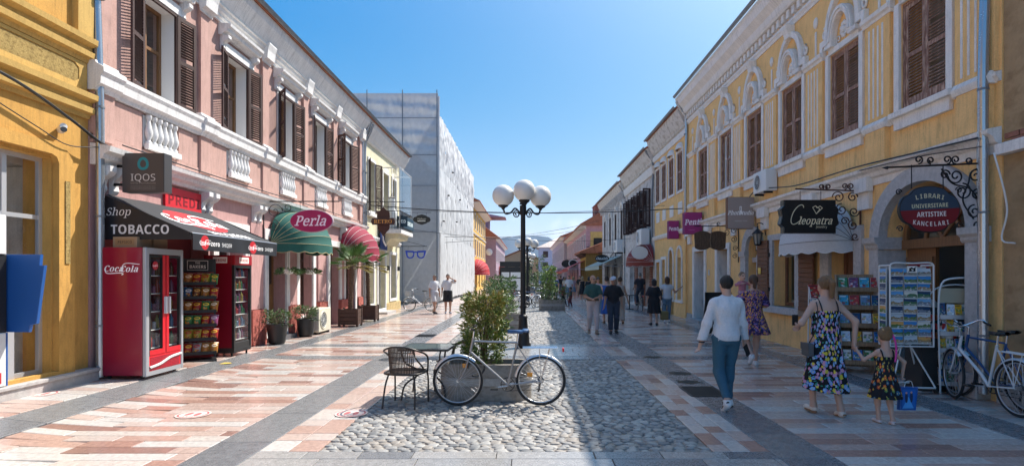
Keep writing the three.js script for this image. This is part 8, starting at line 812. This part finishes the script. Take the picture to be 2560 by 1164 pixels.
  // hair
  const hr = o.hair ?? {}; if (hr.s !== 'none') { const L = [hr.s === 'short' || !hr.s ? ell([0, 0.027, -0.014], [0.0815, 0.1, 0.1035]) : ell([0, 0.03, -0.016], [0.085, 0.1, 0.104])]; let clip = [[0, -1, 0.95, 0.03]]; if (hr.s === 'long') { L.push(cap([0.04, 0.02, -0.07], [0.05, -0.24, -0.085], 0.06, 0.045), cap([-0.04, 0.02, -0.07], [-0.05, -0.24, -0.085], 0.06, 0.045), cap([0, 0.03, -0.07], [0, -0.26, -0.09], 0.06, 0.05)); } if (hr.s === 'pony') L.push(cap([0, 0.06, -0.11], [0.0, 0.02, -0.15], 0.03, 0.035), cap([0, 0.02, -0.15], [0.0, -0.16, -0.13], 0.04, 0.022)); if (hr.s === 'low') L.push(cap([0, -0.03, -0.1], [0.0, -0.36, -0.1], 0.035, 0.025)); if (hr.s === 'bun') L.push(ell([0, 0.1, -0.07], [0.05, 0.045, 0.05])); if (hr.s === 'short' || !hr.s) clip.push([0, -1, 0, 0.065], [0, -0.55, 0.9, 0.02]); if (hr.s === 'fringe') clip = [[0, -1, 0, 0.065], [0, -0.5, 0.9, 0.01]]; const G = skin3(L, 0.03, hc, { wr: 0.005, clip }); G.applyMatrix4(headM); mesh('hair', G, mat(hairC, { rough: 0.5, map: rep(T.wood, 9, 1.2), bumpMap: rep(T.wood, 14, 1.5), bumpScale: 0.012 }), g); }
  // clothes
  for (const c of o.wear) { let L, k = 0.035, clip = [], wr = c.wr ?? 0.003; const i = c.i ?? 0.014;
    if (c.t === 'shirt') { L = [...torso(i), ...['l', 'r'].flatMap((q) => (c.sl ? arm(q, i + (c.si ?? 0.004), c.sl, c.fl ?? 0.004) : []))]; if (o.woman && !c.nb) L.push(ell([0.07, Y(1.275), 0.085 + tz * 0.7], [0.065 + i, 0.07 + i, 0.06 + i]), ell([-0.07, Y(1.275), 0.085 + tz * 0.7], [0.065 + i, 0.07 + i, 0.06 + i])); clip = [[0, -1, 0, -Y(c.hem ?? 0.93)], [0, 1, c.vz ?? -0.3, Y(c.neck ?? 1.465)]]; if (c.sl === 0) clip.push([1, 0.15, 0, 0.17 * wm + 0.2], [-1, 0.15, 0, 0.17 * wm + 0.2]); if (c.collar) L.push(cap([0, Y(1.4), tz * 0.9 - 0.01], [0, Y(1.5), tz + 0.0], 0.075, 0.068, { flat: true })), clip[1] = [0, 1, -0.35, Y(1.505)]; if (c.tail) L.push({ y0: Y(c.hem), y1: Y(1.08), r0: c.tail, r1: 0.16, amp: 0.006, n: 5, fz: 0.72, c0: [0, 0], c1: [0, 0] }); }
    if (c.t === 'trousers') { const f = c.len ?? 1.92; L = [ell([0, Y(0.955), 0], [0.168 * fat + i, 0.13 + i, 0.125 * fat + i]), ...['l', 'r'].flatMap((q) => leg(q, i, f, c.fl ?? 0.0))]; clip = [[0, 1, 0, Y(1.035)]]; }
    if (c.t === 'skirt') { L = [{ y0: c.y0, y1: Y(c.y1 ?? 1.06), r0: c.r0, r1: c.r1 ?? 0.155 * fat, amp: c.amp ?? 0.015, n: c.n ?? 7, fz: c.fz ?? 0.8, c0: c.c0 ?? [0, 0], c1: [0, 0], hem: c.hem, pw: c.pw }]; k = 0.02; }
    if (c.t === 'dress') { L = [...torso(i).slice(1, c.straps ? 3 : 6), ...(c.sl ? ['l', 'r'].flatMap((q) => arm(q, i + (c.si ?? 0.006), c.sl, c.fl ?? 0.01)) : []), { y0: c.y0, y1: Y(1.1), r0: c.r0, r1: 0.15 * fat, amp: c.amp ?? 0.014, n: c.n ?? 7, fz: 0.82, c0: c.c0 ?? [0, 0], c1: [0, 0], hem: c.hem, pw: c.pw ?? 1 }]; if (o.woman) L.push(ell([0.07, Y(1.275), 0.085 + tz * 0.7], [0.065 + i, 0.07 + i, 0.06 + i]), ell([-0.07, Y(1.275), 0.085 + tz * 0.7], [0.065 + i, 0.07 + i, 0.06 + i])); clip = [[0, 1, c.vz ?? -0.2, Y(c.neck ?? 1.36)]]; }
    if (c.t === 'shoes') { for (const q of ['l', 'r']) { const A = J['an' + q]; const G = skin3(foot(q, c.i ?? 0.01), 0.02, Math.min(cell, 0.014), { clip: [[0, 1, 0, A[1] + (c.top ?? 0.012)]] }); mesh('shoe', G, c.m, g); if (c.sole) { const p = o['toe_' + q] ?? 0, so = mesh('sole', ext(ellipse(0.046, 0.145), 0.022, 0.004, 12).rotateX(-PI / 2), c.sole, g); so.position.set(A[0] + (q === 'l' ? 0.01 : -0.01), A[1] - 0.085 * Math.cos(p) - 0.08 * Math.sin(p), A[2] + 0.055 * Math.cos(p) - 0.08 * Math.sin(p) * 0); so.rotation.x = p; } } continue; }
    let G = skin3(L, k, cell, { wr, clip }); if (c.print) G = aroundUV(G, 0, 0, c.print[0], c.print[1]); mesh(c.name ?? c.t, G, c.m, g);
  }
  g.userData.J = undefined; return { g, J, headM, S, Y };
}
const toBody = (P, name, geo, m) => mesh(name, geo, m, P.g);
function glasses(P) { const G = merge([...[-1, 1].map((s) => new THREE.SphereGeometry(0.024, 12, 8).scale(1, 0.75, 0.3).translate(s * 0.031, 0.006, 0.092)), rod([-0.012, 0.01, 0.097], [0.012, 0.01, 0.097], 0.003), rod([0.055, 0.012, 0.085], [0.08, 0.012, -0.01], 0.003), rod([-0.055, 0.012, 0.085], [-0.08, 0.012, -0.01], 0.003)]); G.applyMatrix4(P.headM); toBody(P, 'sunglasses', G, M.black); }
const white = fabric([0.74, 0.74, 0.76]), jeans = fabric([0.045, 0.14, 0.21]), jeansDark = fabric([0.03, 0.045, 0.075]), jeansLight = fabric([0.16, 0.26, 0.36]), blackCloth = fabric([0.012, 0.012, 0.016]), shoeWhite = mat([0.7, 0.7, 0.7], { rough: 0.6 }), soleDark = mat([0.03, 0.03, 0.03]), leather = mat([0.16, 0.08, 0.04], { rough: 0.5 });
function floral(bg, cols, leaf, n, seed) { const r = rngOf(seed); const t = canvasTex(512, 512, (g) => { g.fillStyle = bg; g.fillRect(0, 0, 512, 512); for (let i = 0; i < n; i++) { const x = r() * 512, y = r() * 512, s = 13 + r() * 12, c = cols[Math.floor(r() * cols.length)]; for (const dx of [-512, 0, 512]) for (const dy of [-512, 0, 512]) { if (i % 3 === 2) { g.fillStyle = leaf[i % leaf.length]; g.beginPath(); g.ellipse(x + dx, y + dy, s * 0.9, s * 0.35, r.k ?? (i * 1.3), 0, 7); g.fill(); } else { g.fillStyle = c; for (let k = 0; k < 5; k++) { const a = k * 1.257 + i; g.beginPath(); g.arc(x + dx + Math.cos(a) * s * 0.6, y + dy + Math.sin(a) * s * 0.6, s * 0.5, 0, 7); g.fill(); } g.fillStyle = '#d8c24a'; g.beginPath(); g.arc(x + dx, y + dy, s * 0.28, 0, 7); g.fill(); } } } }); t.wrapS = t.wrapT = THREE.RepeatWrapping; return mat(0xffffff, { map: t, rough: 0.85 }); }
// --- near figures, seen from behind
{ const P = person({ label: 'man in a white shirt and blue jeans walking away with a phone', x: 2.6, D: 7.3, turn: PI + 0.05, h: 1.73, q: 2, hair: { c: [0.018, 0.014, 0.012] }, hip: 0.915, leg_l: [0.07, 0.15, -0.2], toe_l: 0.75, knee_l: [0.05, 0, 1], leg_r: [-0.08, 0.085, 0.12], arm_l: [0.33, 0.84, 0.04], elbow_l: [0.7, 0, -0.6], arm_r: [-0.29, 0.84, 0.1], elbow_r: [-0.5, 0, -0.8], curl_r: 0.8, headYaw: 0.05, wear: [{ t: 'trousers', m: jeans, i: 0.012, wr: 0.004, len: 1.96 }, { t: 'shirt', m: fabric([0.8, 0.8, 0.82]), sl: 1.95, i: 0.014, si: 0.008, fl: 0.01, hem: 0.9, tail: 0.18, collar: 1, wr: 0.007 }, { t: 'shoes', m: shoeWhite, sole: soleDark, i: 0.012 }] });
  toBody(P, 'phone', rbx(-0.04, 0.04, -0.09, 0.07, -0.006, 0.006, 0.004).rotateZ(-0.5).rotateY(0.5).translate(P.J.wrr[0] - 0.015, P.J.wrr[1] - 0.1, P.J.wrr[2] - 0.035), M.black); toBody(P, 'watch', new THREE.TorusGeometry(0.034, 0.009, 8, 20).rotateX(PI / 2).translate(P.J.wrl[0] - 0.004, P.J.wrl[1] + 0.008, P.J.wrl[2]), M.black); }
const dressBlack = floral('#0b0b10', ['#c58ab4', '#d9c443', '#6f9ad6', '#8fb3e0', '#b97fae'], ['#1f7a68', '#a8b86a', '#2c8a7a'], 190, 5), dressKid = floral('#10121c', ['#d8642e', '#c9a23a', '#c0492c', '#5f7f4a', '#3a6a8a'], ['#1f6a58', '#2d5f8a', '#b9a04a'], 95, 9), dressPurple = floral('#33244f', ['#c98a2e', '#b5657a', '#6a5fae', '#d8a34a', '#8a4f7a'], ['#4a3f86', '#a85f3a', '#6b5a9a'], 220, 21);
{ const P = person({ label: 'woman in a long black floral dress holding a child by the hand', x: 3.72, D: 6.98, turn: PI, h: 1.72, q: 2, woman: 1, fat: 1.1, skin: 'light', hair: { s: 'pony', c: [0.36, 0.2, 0.09] }, hip: 0.92, leg_l: [0.1, 0.1, 0.1], leg_r: [-0.12, 0.1, -0.14], toe_r: 0.25, arm_l: [0.24, 1.1, 0.2], elbow_l: [0.6, -0.6, -0.4], arm_r: [-0.3, 0.93, -0.12], elbow_r: [-0.8, 0, -0.4], curl_r: 0.9, curl_l: 0.9, headYaw: 0.15, wear: [{ t: 'dress', m: dressBlack, straps: 1, y0: 0.33, r0: 0.3, amp: 0.022, n: 8, neck: 1.31, vz: 0.06, hem: 0.035, i: 0.016, wr: 0.004, print: [3.2, 1.9], name: 'floral_dress', pw: 0.8 }, { t: 'shoes', m: mat([0.66, 0.56, 0.48], { rough: 0.6 }), sole: mat([0.22, 0.12, 0.06]), i: 0.006, top: -0.02 }] });
  const Y = P.Y; toBody(P, 'strap', [tube([[0.1, Y(1.31), -0.125], [0.105, Y(1.4), -0.085], [0.1, Y(1.465), 0.0], [0.09, Y(1.4), 0.1]], 0.008, 6), tube([[-0.1, Y(1.31), -0.125], [-0.105, Y(1.4), -0.085], [-0.1, Y(1.465), 0.0], [-0.09, Y(1.4), 0.1]], 0.008, 6)], blackCloth); toBody(P, 'bag_strap', tube([[0.13, Y(1.46), 0.0], [0.16, Y(1.35), -0.12], [0.2, Y(1.1), -0.16], [0.24, Y(0.9), -0.06]], 0.007, 6), M.black);
  const b = thing('handbag', 'small grey shoulder bag at the hip of the black floral dress', 'bag', 3.72 - 0.255 * P.S, 0.83 * P.S, -6.98 + 0.06); mesh('bag_body', rbx(-0.035, 0.035, -0.08, 0.08, -0.1, 0.1, 0.02), mat([0.08, 0.085, 0.09], { rough: 0.6 }), b); mesh('flap', rbx(-0.042, -0.03, 0.0, 0.085, -0.1, 0.1, 0.005), mat([0.07, 0.075, 0.08], { rough: 0.6 }), b);
  toBody(P, 'phone', rbx(-0.04, 0.04, -0.07, 0.07, -0.005, 0.005, 0.004).translate(P.J.wrl[0], P.J.wrl[1] + 0.07, P.J.wrl[2] + 0.1), M.black); }
{ const P = person({ label: 'small girl in a colourful printed dress carrying a blue bag', x: 4.19, D: 6.55, turn: PI - 0.05, h: 1.05, q: 2, woman: 1, headScale: 1.42, headDy: 0.06, shw: 0.95, hair: { s: 'bun', c: [0.40, 0.24, 0.11] }, leg_l: [0.09, 0.085, 0.05], leg_r: [-0.08, 0.1, -0.12], toe_r: 0.3, arm_l: [0.34, 1.36, 0.34], elbow_l: [0.6, -0.8, 0], arm_r: [-0.36, 0.95, 0.05], elbow_r: [-0.9, 0, -0.2], curl_l: 0.8, curl_r: 1.0, wear: [{ t: 'dress', m: dressKid, straps: 1, y0: 0.5, r0: 0.3, amp: 0.02, n: 6, neck: 1.3, vz: 0.05, i: 0.02, print: [2.2, 1.3], name: 'printed_dress' }, { t: 'shoes', m: mat([0.6, 0.52, 0.52], { rough: 0.4 }), sole: mat([0.3, 0.18, 0.12]), i: 0.008, top: -0.02 }] });
  toBody(P, 'strap', [1, -1].map((s) => tube([[s * 0.1, 1.3, -0.12], [s * 0.11, 1.41, -0.08], [s * 0.1, 1.46, 0.02]], 0.014, 6)), blackCloth); toBody(P, 'hair_ribbon', tube([[-0.06, 1.8, -0.1], [-0.11, 1.6, -0.15], [-0.12, 1.4, -0.16], [-0.1, 1.22, -0.16]], 0.018, 6), mat([0.62, 0.06, 0.32])); toBody(P, 'scrunchie', new THREE.TorusGeometry(0.06, 0.025, 8, 18).rotateX(1.1).translate(0, 1.83, -0.06), mat([0.5, 0.36, 0.18]));
  const b = thing('gift_bag', 'glossy blue paper bag with a printed picture held by the girl', 'bag', 4.45, 0.29, -6.56, 0.12); mesh('paper', ext([[-0.11, -0.13], [0.1, -0.14], [0.13, 0.13], [-0.09, 0.14]], 0.05, 0.006).translate(0, 0, -0.025), mat([0.01, 0.1, 0.36], { rough: 0.35 }), b); mesh('print', plane(0.17, 0.22).translate(0.006, 0, 0.028), printed(128, 160, (g) => { g.fillStyle = '#1566b8'; g.fillRect(0, 0, 128, 160); g.fillStyle = '#4aa0e0'; g.beginPath(); g.moveTo(0, 160); g.lineTo(60, 60); g.lineTo(110, 160); g.fill(); g.fillStyle = '#1b2f52'; g.beginPath(); g.ellipse(40, 70, 14, 44, 0, 0, 7); g.ellipse(88, 66, 14, 46, 0, 0, 7); g.fill(); g.fillStyle = '#d8a488'; g.beginPath(); g.arc(40, 30, 9, 0, 7); g.arc(88, 26, 9, 0, 7); g.fill(); }), b); mesh('handle', tube([[-0.05, 0.13, 0.02], [-0.02, 0.2, 0.02], [0.04, 0.2, 0.02], [0.07, 0.12, 0.02]], 0.004, 5), M.plasticWhite, b); }
{ const P = person({ label: 'woman in a purple floral dress carrying a toddler, by the doorway', x: 4.33, D: 10.7, turn: PI - 0.12, h: 1.74, q: 2, woman: 1, hair: { s: 'low', c: [0.15, 0.07, 0.035] }, leg_l: [0.09, 0.25, -0.22], toe_l: 0.9, leg_r: [-0.06, 0.085, 0.1], arm_l: [0.16, 1.22, 0.26], elbow_l: [0.8, -0.4, -0.2], arm_r: [-0.06, 1.12, 0.28], elbow_r: [-0.8, -0.5, -0.1], wear: [{ t: 'dress', m: dressPurple, y0: 0.62, r0: 0.31, amp: 0.03, n: 8, neck: 1.43, vz: 0.45, sl: 0.95, si: 0.026, fl: 0.01, i: 0.018, print: [4, 2.4], name: 'floral_dress' }, { t: 'shoes', m: shoeWhite, sole: mat([0.45, 0.42, 0.4]), i: 0.012 }] });
  const T2 = person({ label: 'toddler in pink held against the shoulder of the purple dress', x: 4.2, y: 1.02, D: 10.93, turn: 0.2, h: 0.72, q: 1, headScale: 1.75, headDy: 0.06, hip: 0.92, leg_l: [0.2, 0.45, 0.2], leg_r: [-0.2, 0.45, 0.2], arm_l: [0.2, 1.35, 0.3], arm_r: [-0.2, 1.35, 0.3], hair: { c: [0.3, 0.18, 0.09] }, wear: [{ t: 'shirt', m: fabric([0.55, 0.2, 0.26]), sl: 1.8, i: 0.03, hem: 0.86 }, { t: 'trousers', m: fabric([0.5, 0.3, 0.34]), i: 0.03, len: 1.9 }] }); }
// --- walkers towards the camera
{ const P = person({ label: 'man in a green polo shirt and pale trousers wearing sunglasses', x: 1.98, D: 16.85, turn: 0.05, h: 1.74, q: 2, fat: 1.05, belly: 0.015, skin: 'tan', hair: { s: 'none', c: [0.3, 0.26, 0.23] }, leg_l: [0.09, 0.09, 0.16], leg_r: [-0.09, 0.1, -0.16], toe_r: 0.3, arm_l: [0.03, 1.07, 0.25], arm_r: [-0.06, 1.04, 0.24], elbow_l: [0.7, -0.6, -0.3], elbow_r: [-0.7, -0.6, -0.3], headYaw: 0.5, wear: [{ t: 'trousers', m: fabric([0.58, 0.5, 0.5]), i: 0.018 }, { t: 'shirt', m: fabric([0.035, 0.10, 0.085]), sl: 0.8, i: 0.018, si: 0.014, fl: 0.012, collar: 1, hem: 0.985 }, { t: 'shoes', m: mat([0.22, 0.18, 0.14]), sole: soleDark }] }); glasses(P); toBody(P, 'belt', new THREE.TorusGeometry(0.165, 0.018, 8, 40).rotateX(PI / 2).scale(1.08, 1.2, 0.83).translate(0, 1.0, 0), leather); }
{ const P = person({ label: 'man in a black polo shirt, blue jeans and a white cap', x: 2.6, D: 16.9, turn: -0.05, h: 1.7, q: 2, fat: 1.1, belly: 0.03, skin: 'tan', hair: { s: 'short', c: [0.3, 0.3, 0.3] }, leg_l: [0.1, 0.09, -0.1], leg_r: [-0.09, 0.085, 0.14], arm_l: [0.27, 0.88, -0.02], arm_r: [-0.28, 0.86, 0.06], headYaw: -0.45, headTilt: 0.15, wear: [{ t: 'trousers', m: jeansDark, i: 0.024, fl: 0.012 }, { t: 'shirt', m: blackCloth, sl: 0.85, i: 0.024, si: 0.016, fl: 0.016, collar: 1, hem: 0.9 }, { t: 'shoes', m: soleDark, sole: soleDark }] }); const G = merge([new THREE.SphereGeometry(0.108, 20, 10, 0, PI * 2, 0, PI / 2).scale(0.9, 0.85, 1.05).translate(0, 0.045, -0.012), ext(ellipse(0.075, 0.075), 0.01).rotateX(-PI / 2 + 0.15).translate(0, 0.045, 0.1)]); G.applyMatrix4(P.headM); toBody(P, 'cap', G, fabric([0.62, 0.64, 0.7])); }
person({ label: 'man in a white t-shirt and white shorts by the old bicycle', x: -4.3, D: 25.9, turn: 0.75, h: 1.78, skin: 'tan', q: 1, hair: { c: [0.02, 0.015, 0.012] }, stubble: 1, leg_l: [0.1, 0.1, -0.2], toe_l: 0.3, leg_r: [-0.08, 0.085, 0.18], headYaw: -1.0, wear: [{ t: 'trousers', m: fabric([0.66, 0.66, 0.68]), len: 0.95, i: 0.03, fl: 0.02 }, { t: 'shirt', m: white, sl: 0.85, i: 0.02, si: 0.02, fl: 0.02, hem: 0.92 }, { t: 'shoes', m: mat([0.08, 0.08, 0.08]), sole: soleDark }] });
person({ label: 'man in a white t-shirt and black shorts holding a phone to his ear', x: -3.68, D: 25.9, turn: 0.25, h: 1.82, skin: 'tan', q: 1, hair: { c: [0.02, 0.015, 0.012] }, stubble: 1, arm_l: [0.13, 1.56, 0.1], elbow_l: [0.8, -0.8, 0.3], leg_l: [0.1, 0.085, 0.08], leg_r: [-0.08, 0.085, -0.06], headYaw: -0.2, wear: [{ t: 'trousers', m: blackCloth, len: 0.95, i: 0.03, fl: 0.02 }, { t: 'shirt', m: white, sl: 0.85, i: 0.02, si: 0.02, fl: 0.02, hem: 0.92 }, { t: 'shoes', m: mat([0.25, 0.27, 0.32]), sole: shoeWhite }] });
// --- walkers further off, mostly from behind
person({ label: 'woman in a long bright blue dress between the two polo shirts', x: 2.9, D: 20.4, turn: PI, h: 1.7, q: 1, woman: 1, hair: { s: 'bun', c: [0.03, 0.02, 0.02] }, leg_l: [0.08, 0.085, 0.1], leg_r: [-0.08, 0.085, -0.1], wear: [{ t: 'dress', m: fabric([0.02, 0.11, 0.42]), y0: 0.36, r0: 0.24, neck: 1.44, i: 0.016 }, { t: 'shoes', m: leather }] });
person({ label: 'woman in a sand coloured top and trousers behind the white cap', x: 3.35, D: 20.2, turn: PI + 0.1, h: 1.68, q: 1, woman: 1, skin: 'tan', hair: { s: 'bun', c: [0.04, 0.022, 0.015] }, arm_r: [-0.33, 0.88, 0.1], leg_r: [-0.08, 0.1, -0.12], wear: [{ t: 'trousers', m: fabric([0.42, 0.36, 0.3]), i: 0.03, fl: 0.02 }, { t: 'shirt', m: fabric([0.46, 0.4, 0.34]), sl: 0, i: 0.018, hem: 0.9 }, { t: 'shoes', m: leather }] });
{ const P = person({ label: 'woman in black cardigan and skirt with long dark hair', x: 4.46, D: 19.7, turn: PI, h: 1.62, q: 1, woman: 1, fat: 1.15, hair: { s: 'long', c: [0.012, 0.009, 0.009] }, leg_l: [0.1, 0.085, 0.05], leg_r: [-0.1, 0.085, -0.05], wear: [{ t: 'skirt', m: blackCloth, y0: 0.45, r0: 0.27 }, { t: 'shirt', m: fabric([0.014, 0.015, 0.02]), sl: 1.0, i: 0.03, si: 0.02, fl: 0.02, hem: 0.82, tail: 0.24 }, { t: 'shoes', m: soleDark }] }); const b = thing('shopping_bag', 'brown and green shopping bag carried by the woman in black', 'bag', 4.83, 0.36, -19.7); mesh('sack', rbx(-0.14, 0.14, -0.18, 0.14, -0.09, 0.09, 0.05), mat([0.2, 0.15, 0.06]), b); mesh('handle', tube([[-0.08, 0.14, 0], [-0.05, 0.36, 0], [0.03, 0.36, 0], [0.08, 0.14, 0]], 0.01, 6), M.dark, b); }
{ const P = person({ label: 'woman in a white top and light jeans touching the yellow wall', x: 5.2, D: 20.8, turn: PI - 0.1, h: 1.7, q: 1, woman: 1, skin: 'tan', hair: { s: 'long', c: [0.12, 0.05, 0.025] }, arm_r: [-0.5, 1.3, 0.12], elbow_r: [-0.3, -0.9, 0], leg_l: [0.08, 0.1, -0.12], toe_l: 0.4, leg_r: [-0.08, 0.085, 0.1], wear: [{ t: 'trousers', m: jeansLight, i: 0.014 }, { t: 'shirt', m: white, sl: 0.4, i: 0.02, si: 0.015, hem: 0.9 }, { t: 'shoes', m: shoeWhite, sole: soleDark }] }); toBody(P, 'shoulder_bag', [rbx(0.2, 0.27, 0.85, 1.15, -0.12, 0.12, 0.03), tube([[0.23, 1.14, -0.08], [0.17, 1.46, 0], [0.23, 1.14, 0.08]], 0.01, 6)], mat([0.08, 0.035, 0.025])); }
{ const bx0 = 5.62, bd = 27.9; bicycle('black city bicycle ridden away along the shaded shop fronts', bx0, bd - 0.45, PI / 2, { frame: M.iron, city: 1, noFender: 1 }); person({ label: 'grey-haired man in a dark shirt riding the black bicycle', x: bx0, D: bd - 0.1, turn: PI, h: 1.74, q: 1, skin: 'tan', hip: 1.06, leanZ: 0.08, hair: { c: [0.26, 0.25, 0.24] }, leg_l: [0.13, 0.36, 0.2], leg_r: [-0.13, 0.28, 0.06], arm_l: [0.25, 1.12, 0.42], arm_r: [-0.25, 1.12, 0.42], wear: [{ t: 'trousers', m: jeansDark, i: 0.02 }, { t: 'shirt', m: fabric([0.02, 0.02, 0.03]), sl: 0.8, i: 0.022, si: 0.016, hem: 0.92 }, { t: 'shoes', m: soleDark }] }); }
person({ label: 'child in a red top running past the far planter', x: 2.0, D: 31.3, turn: 1.2, h: 1.15, q: 1, skin: 'brown', headScale: 1.3, leg_l: [0.08, 0.09, 0.3], leg_r: [-0.08, 0.12, -0.3], toe_r: 0.5, arm_l: [0.25, 1.1, 0.3], arm_r: [-0.25, 1.05, -0.2], wear: [{ t: 'trousers', m: blackCloth, i: 0.012 }, { t: 'shirt', m: fabric([0.24, 0.02, 0.03]), sl: 1.5, i: 0.02, hem: 0.9 }] });
person({ label: 'child in a grey top and dark red trousers near the planter', x: 2.42, D: 31.2, turn: -1.9, h: 1.1, q: 1, skin: 'brown', headScale: 1.3, leg_l: [0.08, 0.09, 0.12], leg_r: [-0.08, 0.09, -0.1], arm_l: [0.3, 1.2, 0.25], wear: [{ t: 'trousers', m: fabric([0.16, 0.02, 0.03]), i: 0.02 }, { t: 'shirt', m: fabric([0.07, 0.07, 0.06]), sl: 0.8, i: 0.02, hem: 0.9 }] });
const back = (label, x, D, h, woman, hair, wear, o = {}) => person({ label, x, D, turn: PI, h, q: 0, woman, skin: 'tan', hair, leg_l: [0.09, 0.085, 0.12], leg_r: [-0.09, 0.1, -0.12], wear, ...o });
back('man in a white t-shirt and blue jeans facing us far off', 2.95, 39.5, 1.76, 0, { c: [0.05, 0.03, 0.02] }, [{ t: 'trousers', m: jeansLight }, { t: 'shirt', m: white, sl: 0.8, i: 0.02, si: 0.015 }], { turn: 0 });
back('blonde woman in a pink top and denim skirt', 3.55, 43, 1.68, 1, { s: 'long', c: [0.5, 0.36, 0.18] }, [{ t: 'skirt', m: jeansLight, y0: 0.55, r0: 0.22 }, { t: 'shirt', m: fabric([0.55, 0.36, 0.4]), sl: 0.5 }]);
back('blonde woman in a black dress with a black bag', 3.75, 38, 1.7, 1, { s: 'long', c: [0.46, 0.33, 0.17] }, [{ t: 'dress', m: blackCloth, y0: 0.5, r0: 0.27, neck: 1.44 }, { t: 'shoes', m: shoeWhite }]);
back('woman in dark clothes behind the green polo shirt', 3.75, 34, 1.68, 1, { s: 'long', c: [0.02, 0.015, 0.012] }, [{ t: 'trousers', m: blackCloth, len: 1.4 }, { t: 'shirt', m: blackCloth, sl: 0.8, i: 0.02 }, { t: 'shoes', m: shoeWhite }]);
back('person in a pale pink shirt and sunglasses behind the polo shirts', 3.1, 24.5, 1.66, 1, { s: 'bun', c: [0.03, 0.02, 0.02] }, [{ t: 'trousers', m: jeansLight }, { t: 'shirt', m: fabric([0.62, 0.5, 0.5]), sl: 0.8, i: 0.02 }, { t: 'shoes', m: shoeWhite }], { turn: 0.1, q: 1 });
back('man in a black t-shirt and jeans in the distant crowd', 3.25, 54, 1.76, 0, { c: [0.03, 0.02, 0.02] }, [{ t: 'trousers', m: jeans }, { t: 'shirt', m: blackCloth, sl: 0.8, i: 0.02 }]);
back('person in a grey shirt at the far end of the crowd', 2.6, 62, 1.7, 0, { c: [0.04, 0.03, 0.02] }, [{ t: 'trousers', m: jeansDark }, { t: 'shirt', m: fabric([0.2, 0.2, 0.22]), sl: 0.8, i: 0.02 }]);
back('person in a white shirt beside the distant lamp', 2.1, 66, 1.7, 0, { c: [0.04, 0.03, 0.02] }, [{ t: 'trousers', m: blackCloth }, { t: 'shirt', m: white, sl: 0.8, i: 0.02 }]);
back('woman in a red top near the distant awnings', 3.9, 60, 1.65, 1, { s: 'long', c: [0.05, 0.03, 0.02] }, [{ t: 'trousers', m: jeans }, { t: 'shirt', m: fabric([0.35, 0.04, 0.05]), sl: 0.5, i: 0.02 }]);
back('person in dark clothes walking on the far sunlit side', -3.9, 63, 1.72, 0, { c: [0.03, 0.02, 0.02] }, [{ t: 'trousers', m: blackCloth }, { t: 'shirt', m: fabric([0.03, 0.03, 0.05]), sl: 0.8, i: 0.02 }]);
back('second person in dark clothes on the far sunlit side', -3.1, 66, 1.66, 1, { s: 'long', c: [0.03, 0.02, 0.02] }, [{ t: 'trousers', m: jeansDark }, { t: 'shirt', m: blackCloth, sl: 0.8, i: 0.02 }]);
for (const [x, D, h, w, hc, tc, pc, t, turn] of [[2.35, 46, 1.72, 0, [0.03, 0.02, 0.02], [0.05, 0.1, 0.25], [0.03, 0.03, 0.04], 'person in a blue shirt beyond the running children', PI], [3.3, 49, 1.64, 1, [0.3, 0.2, 0.1], [0.6, 0.55, 0.45], [0.1, 0.15, 0.25], 'woman in a cream top in the distant crowd', PI], [4.3, 46, 1.74, 0, [0.03, 0.02, 0.02], [0.02, 0.02, 0.02], [0.25, 0.2, 0.15], 'man in black top and tan trousers by the pale awning', 0], [2.9, 71, 1.7, 0, [0.03, 0.02, 0.02], [0.3, 0.3, 0.32], [0.04, 0.05, 0.08], 'far walker in a light grey shirt', PI], [4.2, 70, 1.66, 1, [0.05, 0.03, 0.02], [0.4, 0.2, 0.22], [0.03, 0.03, 0.04], 'far walker in a rose top', PI], [3.6, 76, 1.72, 0, [0.03, 0.02, 0.02], [0.6, 0.6, 0.6], [0.05, 0.08, 0.14], 'far walker in white near the no-entry sign', 0], [-3.4, 74, 1.7, 0, [0.03, 0.02, 0.02], [0.2, 0.03, 0.03], [0.04, 0.04, 0.05], 'walker in a dark red shirt before the mauve house', PI], [-2.7, 80, 1.7, 1, [0.03, 0.02, 0.02], [0.55, 0.5, 0.5], [0.05, 0.06, 0.1], 'walker in a pale top before the mauve house', PI]]) back(t, x, D, h, w, { s: w ? 'long' : 'short', c: hc }, [{ t: 'trousers', m: fabric(pc), i: 0.02 }, { t: 'shirt', m: fabric(tc), sl: 0.8, i: 0.02 }], { turn });
renderer.render(scene, camera);
